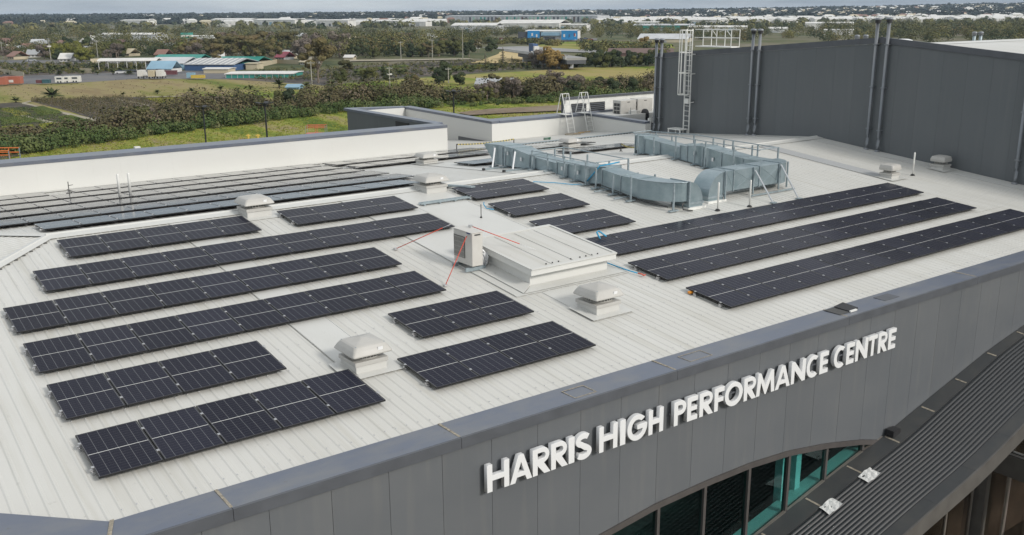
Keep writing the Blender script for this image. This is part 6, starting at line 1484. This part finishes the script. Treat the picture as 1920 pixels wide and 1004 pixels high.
# nursery sheds
building(345, 440, 133, 10, Bl, Gy, 'dark blue shed with striped grey roof in the nursery', 'shed', 'shed', 26, .16, stripes=9, rotd=-4)
building(395, 480, 126, 8, Cr, Te, 'cream shed with teal roof behind the dark blue shed', 'shed', 'shed', 20, .2)
building(285, 370, 124, 9, Te, Te, 'green roofed shed behind the nursery canopies', 'shed', 'shed', 18, .25)
building(275, 345, 131, 10, Bb if False else Lg, Pg, 'light blue walled nursery shop with pale roof', 'shop', 'shop', 20, .22)
o, w, h_, dep = building(277, 322, 137, 6, W_, Lg, 'small white nursery office with a blue gable', 'office', 'office', 10, .6)
o = thing('open_canopy', G(250, 131), 'white roofed open canopy over the nursery stock', 'canopy', rz_=math.atan2(-.59, .81)*.9)
MB().prism([(-14, -5, 4.2), (-14, -3, 4.9), (-14, 0, 5.2), (-14, 3, 4.9), (-14, 5, 4.2), (-14, 5, 4.0), (-14, 0, 5.0), (-14, -5, 4.0)], (26, 0, 0)).build('roof', W_, o)
for i in range(7):
    for y_ in (-4.6, 4.6): MB().box(-13.5+i*4.1, -13.3+i*4.1, y_-.1, y_+.1, 0, 4.1).build('post', W_, o)
o, w, h_, dep = building(425, 548, 147, 7, Te, W_, 'long low green shade house with white roof', 'shade house', 'shade_house', 16, .03, rotd=4)
for i in range(12): MB().box(-w/2+w*i/11.5, -w/2+w*i/11.5+.15, -.12, -.01, 0, h_).build('post', Pg, o)
building(382, 428, 138, 7, Cr, W_, 'cream walled store shed in front of the dark blue shed', 'shed', 'shed', 8, .08)
building(436, 458, 130, 9, Pg, Te, 'pale grey box shed with green roof edge', 'shed', 'shed', 10, .08); building(461, 482, 131, 10, Cr, Cr, 'tall cream box beside the green shade house', 'shed', 'shed', 8, .03)
building(897, 955, 164, 5, Gy, Gy, 'grey roofed pavilion half hidden by the scrub', 'pavilion', 'pavilion', 9, .35, eave=1.2)
building(537, 560, 168, 3, Lg, Lg, 'low light blue shed beside the palms on the dry field', 'shed', 'shed', 5, .3)
building(645, 662, 113, 4, Cr, W_, 'small round roofed kiosk beyond the plant rows', 'kiosk', 'kiosk', 6, .4)
building(805, 832, 82, 6, W_, W_, 'white house among the copse by the tall pole', 'house', 'house', 12, .4)
building(1140, 1262, 106, 5, Bn, Bn, 'long low maroon roofed barn beside the pipes', 'barn', 'barn', 22, .2)
# bridge
A_, B_ = G(946, 93, GZ+5.2), G(1062, 109, GZ+5.2); bl_ = (B_-A_).length; ba_ = math.atan2((B_-A_).y, (B_-A_).x)
o = thing('road_bridge', (A_.x, A_.y, GZ), 'pale concrete road bridge with dark underside over the sand slope', 'bridge', rz_=ba_)
MB().box(0, bl_, 0, 9, 4.2, 5.2).build('deck', GM['road'], o); MB().box(0, bl_, -.4, -.02, 4.5, 5.7).build('parapet', Pg, o); MB().box(bl_*.25, bl_, .2, 8.8, 2.6, 4.19).build('girder', Dk, o)
for x_ in (.3, .55, .85): MB().box(bl_*x_, bl_*x_+1.2, 1, 8, 0, 2.59).build('pier', Pg, o)
tp_ = A_.lerp(B_, .45)
o = thing('blue_truck', (tp_.x, tp_.y, GZ+5.2), 'blue boxed truck crossing the road bridge', 'truck', rz_=ba_)
MB().box(-4, 3, 1, 3.5, .9, 4.2).build('cargo_box', Bl, o); MB().box(3.1, 5.2, 1.05, 3.45, .6, 3.2).build('cab', W_, o)
for x_ in (-3, -1.6, 4.2):
    for y_ in (.95, 3.3): MB().tube([(x_, y_, .5), (x_, y_+.25, .5)], .5, 12).build('wheel', M['black'], o)
# tower
o = thing('cream_tower', G(1376, 39), 'cream water tower rising above the right hand estate', 'tower'); D_ = (o.location-CAM).length; k_ = D_/F_PX
MB().box(-3.2*k_, 3.2*k_, -3*k_, 3*k_, 0, 10*k_).build('shaft', Cr, o); MB().box(-3.9*k_, 3.9*k_, -3.7*k_, 3.7*k_, 10.02*k_, 12*k_).build('head', Cr, o)
o = thing('pylon_sign', G(352, 84), 'tall green and white sign panel among the woods', 'sign'); MB().box(-5, 5, -.4, .4, 5, 9.5).build('panel', Te, o); MB().box(-5, 5, -.5, -.41, 6.2, 7.6).build('white_band', W_, o); MB().box(-.5, .5, -.3, .3, 0, 5).build('pole', Pg, o)
# houses along the street
HS = [(20, 112, Tc, 'terracotta roofed brick house at the left edge'), (62, 108, Gy, 'grey gabled house behind the street trees'), (48, 95, Tc, 'terracotta roofed house half hidden in the trees at left'), (85, 97, Tc, 'low red roofed house left of the first power pole'), (8, 84, Tc, 'orange roofed house furthest left in the woods'),
      (122, 116, W_, 'white roofed shed house right of the round tree'), (172, 105, Tc, 'red roofed house behind the yellow green tree'), (235, 106, Cr, 'cream house behind the nursery canopy'), (70, 86, Pg, 'pale roofed house above the left power pole'), (110, 88, Tc, 'terracotta house under the dark wood'),
      (205, 98, Gy, 'grey roofed house behind the second power pole'), (160, 84, W_, 'white roofed house deep in the left wood'), (33, 76, Tc, 'small orange roof far in the left wood'), (525, 113, Mr, 'small house with a maroon roof behind the green shade house'), (470, 118, Cr, 'cream fibro house behind the gums'), (520, 86, Te, 'green roofed house seen through the gums'),
      (300, 108, Tc, 'terracotta house right of the nursery canopy'), (412, 112, W_, 'white house at the foot of the tall gums'), (570, 122, Cr, 'cream fenced house left of the big gum'), (25, 100, Gy, 'slate grey house behind the terracotta one at left'), (142, 97, Pg, 'pale grey house between the two left power poles')]
for x_, y_, rf, lab in HS: building(x_-9, x_+9, y_, 4.2, random.choice([Cr, Pg, W_]), rf, lab, 'house', 'house', 9, .6, wins=3, rotd=random.uniform(-25, 25), eave=.7)
for i in range(46):
    x_ = random.uniform(-10, 640) if i < 34 else random.uniform(640, 900); y_ = random.uniform(70, 106) if x_ < 400 else random.uniform(72, 112 if x_ < 640 else 92); rn_ = random.choice([('terracotta', Tc), ('grey', Gy), ('grey', Gy), ('cream', Cr), ('white', W_), ('brown', Bn), ('pale grey', Pg)])
    k5 = min(5, int(max(0, x_)/150)); wh_ = ('at the far left', 'above the nursery canopy', 'above the blue shed', 'among the tall gums', 'right of the large gum', 'near the copse poles')[k5]; dp_ = 'deep' if y_ < 82 else 'midway' if y_ < 95 else 'low'
    building(x_-8, x_+8, y_, 4.5, random.choice([Cr, Pg, W_]), rn_[1], '%s roofed house %s in the left wood, %s' % (rn_[0], dp_, wh_), 'house', 'house', 9, .6, wins=3, rotd=random.uniform(-30, 30), grp='houses among the trees', eave=.7)
# fences in the street
for x0, x1, y0, y1, lab, m_ in ((0, 45, 138, 145, 'long cream boundary fence at the left edge of the yard', Cr), (150, 172, 137, 138, 'cream fence panel beside the nursery stock', Cr), (480, 520, 128, 119, 'cream wall running back beside the tall cream box', Cr), (520, 560, 119, 121, 'cream wall below the maroon roofed house', Cr), (170, 190, 118, 117, 'short cream wall on the street', Cr)):
    A, B = G(x0, y0), G(x1, y1); o = thing('boundary_fence', A, lab, 'fence', rz_=math.atan2((B-A).y, (B-A).x)); n_ = max(2, int((B-A).length/2.4)); L_ = (B-A).length/n_
    me_ = MB().box(.02, L_-.02, -.06, .06, 0, 2.0).mesh('fence_panel', m_)
    for i in range(n_): link('fence_panel', me_, o, (i*L_, 0, 0))
# scattered far roofs on the hillside, too many and small to count
mb = MB(); mw = MB(); mt = MB()
for i in range(900):
    D = random.uniform(2300, 4600); a_ = random.choice([random.uniform(1250, 2150), random.uniform(1250, 2150), random.uniform(700, 1300), random.uniform(0, 700) if i % 3 == 0 else random.uniform(1200, 1900)])
    x_, y_ = at_d(a_, D); z_ = hill_z(D, a_)+random.uniform(2, 7); w = random.uniform(7, 16); dd = random.uniform(5, 9); t_ = random.choice([mb, mw, mt, mb, mw, mw])
    p = Vector((x_, y_, 0)); c_, s_ = CR.normalized(), Vector((CW.x, CW.y, 0)).normalized(); ux = Vector((CR.x, CR.y, 0)).normalized()
    q_ = [p-ux*w-s_*dd, p+ux*w-s_*dd, p+ux*w+s_*dd, p-ux*w+s_*dd]; hh_ = random.uniform(3, 5)
    t_.add([(v_.x, v_.y, z_-6) for v_ in q_]+[(v_.x, v_.y, z_+hh_) for v_ in q_]+[tuple(p-ux*w*.6+Vector((0, 0, z_+hh_+3))), tuple(p+ux*w*.6+Vector((0, 0, z_+hh_+3)))], [(0, 1, 5, 4), (1, 2, 6, 5), (3, 0, 4, 7), (4, 5, 9, 8), (6, 7, 8, 9), (5, 6, 9), (7, 4, 8)])
for m__, nm, mt_ in ((mb, 'distant_houses', Cr), (mw, 'distant_houses', W_), (mt, 'distant_houses', Tc)): m__.build(nm, mt_)['kind'] = 'stuff'
mw = MB()
for i in range(330):
    a_ = random.uniform(1180, 2000) if i % 3 else random.choice([random.uniform(380, 815), random.uniform(1135, 1300)]); p = G(a_, random.uniform(38.5, 49)-(a_-650)*.0045); ux = Vector((CR.x, CR.y, 0)).normalized(); s_ = Vector((CW.x, CW.y, 0)).normalized(); w = random.uniform(12, 34); dd = random.uniform(15, 30); hh_ = random.uniform(6, 9)
    q_ = [p-ux*w-s_*dd, p+ux*w-s_*dd, p+ux*w+s_*dd, p-ux*w+s_*dd]
    mw.add([(v_.x, v_.y, GZ) for v_ in q_]+[(v_.x, v_.y, GZ+hh_) for v_ in q_]+[(*(p-ux*w).xy, GZ+hh_+2.5), (*(p+ux*w).xy, GZ+hh_+2.5)], [(0, 1, 5, 4), (1, 2, 6, 5), (3, 0, 4, 7), (4, 5, 9, 8), (6, 7, 8, 9), (5, 6, 9), (7, 4, 8)])
mw.build('distant_warehouses', W_)['kind'] = 'stuff'

# ---------------------------------------------------------------- vehicles, containers, poles
CM = {}
def car_meshes(cn, c):
    if cn in CM: return CM[cn]
    m_ = mat(cn+'_car_paint', c, .3, .2, .02, 2)
    b = MB(); b.prism([(-2.2, -.85, .35), (2.2, -.85, .35), (2.25, -.85, .75), (1.2, -.85, .95), (-2.1, -.85, 1.0), (-2.25, -.85, .7)], (0, 1.7, 0))
    c2 = MB().prism([(-1.9, -.75, 1.0), (1.15, -.75, .97), (.5, -.75, 1.42), (-1.5, -.75, 1.45)], (0, 1.5, 0))
    w = MB().tube([(0, -.88, .32), (0, -.68, .32)], .32, 10)
    CM[cn] = (b.mesh('body', m_), c2.mesh('cabin', WN), w.mesh('wheel', M['black'])); return CM[cn]
def car(px, py, cn, c, rot, lab, grp='parked cars'):
    b, c2, w = car_meshes(cn, c); o = thing('parked_car', G(px, py)+Vector((0, 0, .15 if py > 100 else 1.2*0+.1)), lab, 'car', grp, R(rot)); o.location.z = GZ+.012*_lay[0]
    link('body', b, o); link('cabin', c2, o)
    for x_ in (-1.4, 1.4):
        for y_ in (0, 1.56): link('wheel', w, o, (x_, y_, 0))
PC = [('white', (.6, .6, .6)), ('silver', (.4, .41, .42)), ('black', (.03, .03, .035)), ('red', (.35, .03, .03)), ('blue', (.04, .08, .25))]
for i, (x_, y_, k_, l_) in enumerate([(227, 140.5, 0, 'white car, leftmost of the three parked by the nursery stock'), (240, 140, 2, 'black car in the middle of the three by the nursery stock'), (252, 139.5, 2, 'black car, rightmost of the three by the nursery stock'), (195, 119, 0, 'white car on the street left of the open canopy'), (300, 138, 1, 'silver car in front of the white nursery office'), (60, 117, 1, 'silver car on the street near the left pole')]):
    car(x_, y_, *PC[k_], -25+random.uniform(-10, 10), l_)
for i in range(34):
    x_ = 855+i*7.6+random.uniform(-2, 2); k_ = random.choice([0, 0, 1, 1, 2, 3, 4]); car(x_, 76.5-(i % 3)*.9, *PC[k_], random.uniform(-60, -20), PC[k_][0]+' car parked in the crowded car park before the blue store', 'cars in the far car park')
def boxy(px, py, w, d, h_, m_, lab, cat, name, rot=-30, grp=None, detail=True):
    o = thing(name, G(px, py), lab, cat, grp, R(rot)); o.location.z = GZ+.012*_lay[0]
    MB().box(-w/2, w/2, -d/2, d/2, .15, h_).build('body', m_, o)
    if detail:
        for i in range(int(w/.6)): MB().box(-w/2+.3+i*.6, -w/2+.45+i*.6, -d/2-.05, -d/2-.001, .3, h_-.15).build('corrugation', m_, o)
        MB().box(-w/2-.04, w/2+.04, -d/2-.06, d/2+.04, h_+.002, h_+.1).build('roof_rail', m_, o)
    return o
rust = bmat('rust_red', (.36, .12, .075))
o = boxy(26, 160, 6.1, 2.5, 2.6, rust, 'salmon red shipping container with a white mark at the left edge', 'container', 'shipping_container', -33, 'red shipping containers'); MB().box(-1.5, .6, -1.33, -1.31, .6, 1.5).build('white_mark', W_, o)
boxy(-2, 162, 6.1, 2.5, 2.6, rust, 'salmon red shipping container cut by the left picture edge', 'container', 'shipping_container', -33, 'red shipping containers')
boxy(77, 159, 2.6, 2, 1.1, bmat('dark_red', (.12, .04, .045)), 'low dark red skip bin by the field edge', 'skip', 'skip_bin'); boxy(88, 159, 2.4, 2, 1.3, bmat('dark_teal', (.03, .09, .11)), 'low dark teal skip bin by the field edge', 'skip', 'skip_bin')
for i, (x_, y_, w, l_) in enumerate([(114, 157.5, 3.0, 'white caravan, left one at the field edge'), (126, 157, 2.6, 'white caravan, middle one at the field edge'), (143, 156.5, 3.2, 'white caravan with open end, right one at the field edge')]):
    o = boxy(x_, y_, w, 2.2, 2.2, W_, l_, 'caravan', 'caravan', -33, 'white caravans at the field edge', False); MB().box(-w*.3, w*.3, -1.13, -1.101, 1.2, 1.8).build('window', WN, o)
    for xx in (-.5, .5): MB().tube([(xx, -1.15, .3), (xx, -.9, .3)], .3, 10).build('wheel', M['black'], o)
for i, (x_, y_, l_) in enumerate([(268, 149, 'white box truck, leftmost of the group in the yard'), (288, 149.5, 'cream box truck in the middle of the yard group'), (303, 149, 'white box truck, rightmost of the yard group')]):
    o = thing('box_truck', G(x_, y_), l_, 'truck', 'box trucks in the yard', R(55)); o.location.z = GZ+.012*_lay[0]
    MB().box(-2.6, 1.0, -1.05, 1.05, .8, 3.1).build('cargo_box', W_ if i != 1 else Cr, o); MB().prism([(1.05, -1, .5), (2.7, -1, .5), (2.7, -1, 1.4), (2.2, -1, 2.3), (1.05, -1, 2.35)], (0, 2.0, 0)).build('cab', W_, o); MB().box(2.3, 2.62, -.85, .85, 1.45, 2.1).build('windscreen', WN, o)
    for xx in (-1.7, 1.8):
        for yy in (-1.1, .85): MB().tube([(xx, yy, .45), (xx, yy+.25, .45)], .45, 12).build('wheel', M['black'], o)
boxy(359, 149, 3, 2, 1.9, Lg, 'light blue skip at the end of the yard', 'skip', 'skip_bin'); boxy(372, 149.8, 5, 2, 1.2, Yl, 'yellow orange tray of pallets beside the light blue skip', 'tray', 'pallet_tray'); boxy(318, 143, 6, 2, 1.7, bmat('dark_red', (.12, .04, .045)), 'dark red flatbed load in front of the nursery shop', 'load', 'flatbed_load')
# power poles
M['pole'] = mat('weathered_pole', (.30, .29, .25), .9, 0, .15, 1)
PP = []
def ppole(px, yt, yb, lab, arm=1.1, low=False):
    p = G(px, yb); D_ = (p-CAM).length; h_ = (yb-yt)*D_/F_PX
    o = thing('power_pole', p, lab, 'power pole', 'wooden power poles', YAW*-1+.3); rr = .22
    MB().tube([(0, 0, -.3), (0, 0, h_)], [rr, rr*.7], 8).build('pole', M['pole'], o); MB().box(-arm, arm, -.08, .08, h_-.7, h_-.5).build('crossarm', M['pole'], o)
    for k_ in (-1, -.4, .4, 1): MB().lathe([(.07, h_-.49), (.07, h_-.25)], k_*arm*.9, 0, 6).build('insulator', M['galvl'], o)
    if low: MB().box(-.9, .9, -.25, .25, h_*.62, h_*.68).build('transformer', W_, o)
    PP.append((p, h_))
for a_ in [(96, 78, 116, 'power pole nearest the left edge street', 1.1, True), (184, 80, 112, 'power pole behind the yellow green street tree'), (6, 84, 110, 'power pole at the far left edge'), (585, 118, 160, 'power pole in front of the large brown gum', 1.3), (731, 127, 166, 'power pole on the green strip, left one', 1.1, True), (841, 128, 157, 'power pole beside the dark tree on the green strip'),
           (752, 80, 113, 'pale tall pole, left of the three along the copse'), (811, 76, 113, 'pale tall pole, middle of the three along the copse'), (868, 56, 115, 'tallest pale pole, right of the three along the copse', 1.6), (1640, 35, 66, 'power pole left of the hall peak pipes')]: ppole(*a_)
def wire(i, j, lab, sag=1.5):
    (p, h0), (q_, h1) = PP[i], PP[j]; a_ = p+Vector((0, 0, h0-.3)); b_ = q_+Vector((0, 0, h1-.3)); pts = [a_.lerp(b_, t_/10)-Vector((0, 0, sag*4*(t_/10)*(1-t_/10)))-a_ for t_ in range(11)]
    tag(MB().tube(pts, .045, 5).build('power_line', M['grille'], None, loc=a_), lab, 'power line')
wire(6, 7, 'power line slung between the left and middle copse poles'); wire(7, 8, 'power line slung between the middle and tallest copse poles', 2)
# flood light poles near the building
M['lampblack'] = mat('black_lamp_metal', (.025, .027, .03), .5, .3, .05, 3)
def lamp(px, yt, D, lab):
    p = at_dist(px, yt, D); o = thing('light_pole', (p.x, p.y, GZ), lab, 'light pole', 'black twin headed light poles', -YAW)
    h_ = p.z-GZ
    MB().tube([(0, 0, 0), (0, 0, h_-.35)], [.13, .085], 10).build('pole', M['lampblack'], o)
    MB().tube([(-.5, 0, h_-.30), (.5, 0, h_-.30)], .05, 8).build('arm', M['lampblack'], o); MB().box(-.14, .14, -.14, .14, h_-.42, h_-.12).build('hub', M['lampblack'], o)
    for s_ in (-1, 1): MB().hexa([(s_*.25, -.24, h_-.20), (s_*.9, -.24, h_-.06), (s_*.9, .24, h_-.06), (s_*.25, .24, h_-.20), (s_*.25, -.24, h_-.12), (s_*.9, -.24, h_+.02), (s_*.9, .24, h_+.02), (s_*.25, .24, h_-.12)]).build('lamp_head', M['lampblack'], o)
    for s_ in (-1, 1): MB().hexa([(-.24, s_*.25, h_-.20), (.24, s_*.25, h_-.20), (.24, s_*.9, h_-.06), (-.24, s_*.9, h_-.06), (-.24, s_*.25, h_-.12), (.24, s_*.25, h_-.12), (.24, s_*.9, h_+.02), (-.24, s_*.9, h_+.02)]).build('lamp_head', M['lampblack'], o)
lamp(380, 199, 118, 'black light pole behind the parapet, thinner one at left'); lamp(496, 192, 100, 'black twin headed light pole behind the parapet, larger middle one'); lamp(850, 170, 118, 'black twin headed light pole behind the roof wing')
# boom lifts and site bits beyond the parapet
def lift(px, py, D, w, lab, m_):
    p = at_dist(px, py, D); o = thing('scissor_lift', (p.x, p.y, GZ), lab, 'lift', None, -YAW); H_ = p.z-GZ
    MB().box(-w/2, w/2, -.6, .6, .3, 1.0).build('chassis', m_, o); MB().box(-w/2, w/2, -.6, .6, H_-.9, H_-.45).build('platform', m_, o)
    for i in range(max(2, int(H_/1.3))):
        z_ = 1.0+i*(H_-1.9)/max(2, int(H_/1.3)); dz = (H_-1.9)/max(2, int(H_/1.3))
        for y_ in (-.45, .45): MB().tube([(-w*.4, y_, z_), (w*.4, y_, z_+dz)], .06, 5).build('scissor_arm', m_, o); MB().tube([(w*.4, y_+.1, z_), (-w*.4, y_+.1, z_+dz)], .06, 5).build('scissor_arm', m_, o)
    for z_ in (H_, H_-.25):
        for y_ in (-.58, .58): MB().tube([(-w/2, y_, z_+.5), (w/2, y_, z_+.5)], .035, 5).build('guard_rail', m_, o)
    for x_ in (-w/2, 0, w/2):
        for y_ in (-.58, .58): MB().tube([(x_, y_, H_-.45), (x_, y_, H_+.5)], .03, 5).build('guard_post', M['galvl'] if x_ else m_, o)
    for x_ in (-w*.35, w*.35):
        for y_ in (-.7, .5): MB().tube([(x_, y_, .35), (x_, y_+.2, .35)], .35, 12).build('wheel', M['black'], o)
lift(593, 243, 120, 2.4, 'red scissor lift standing beyond the parapet by the roof wing', M['redlift']); lift(8, 297, 60, 1.2, 'orange lift platform just beyond the parapet at the left edge', bmat('orange_red', (.55, .16, .04)))
for x_, l_ in ((465, 'yellow bollard frame beyond the parapet, left one'), (483, 'yellow bollard frame beyond the parapet, right one')):
    p = at_dist(x_, 252, 135); o = thing('yellow_post', (p.x, p.y, GZ), l_, 'post', 'yellow posts beyond the parapet'); MB().box(-.12, .12, -.12, .12, 0, p.z-GZ).build('post', Yl, o); MB().box(-.3, .3, -.1, .1, p.z-GZ-.25, p.z-GZ-.1).build('crossbar', Yl, o)
p = at_dist(258, 276, 58); o = thing('white_cowl', (p.x, p.y, GZ), 'small white cowl sticking up beyond the grey parapet capping', 'cowl'); MB().box(-.12, .12, -.12, .12, 0, p.z-GZ-.2).build('duct', M['white'], o); MB().box(-.18, .12, -.16, .16, p.z-GZ-.19, p.z-GZ+.02).build('hood', M['white'], o)

# ---------------------------------------------------------------- air
HZ = MB().box(-9500, 9500, -700, 9500, GZ-1.2, 32)
hm = bpy.data.materials.new('air'); hm.use_nodes = True; N = hm.node_tree.nodes; N.clear(); ho = N.new('ShaderNodeOutputMaterial'); pv = N.new('ShaderNodeVolumePrincipled')
pv.inputs['Color'].default_value = (.66, .82, 1, 1); pv.inputs['Density'].default_value = .00006; pv.inputs['Anisotropy'].default_value = 0; hm.node_tree.links.new(pv.outputs[0], ho.inputs['Volume'])
o = HZ.build('haze', hm); o['kind'] = 'stuff'
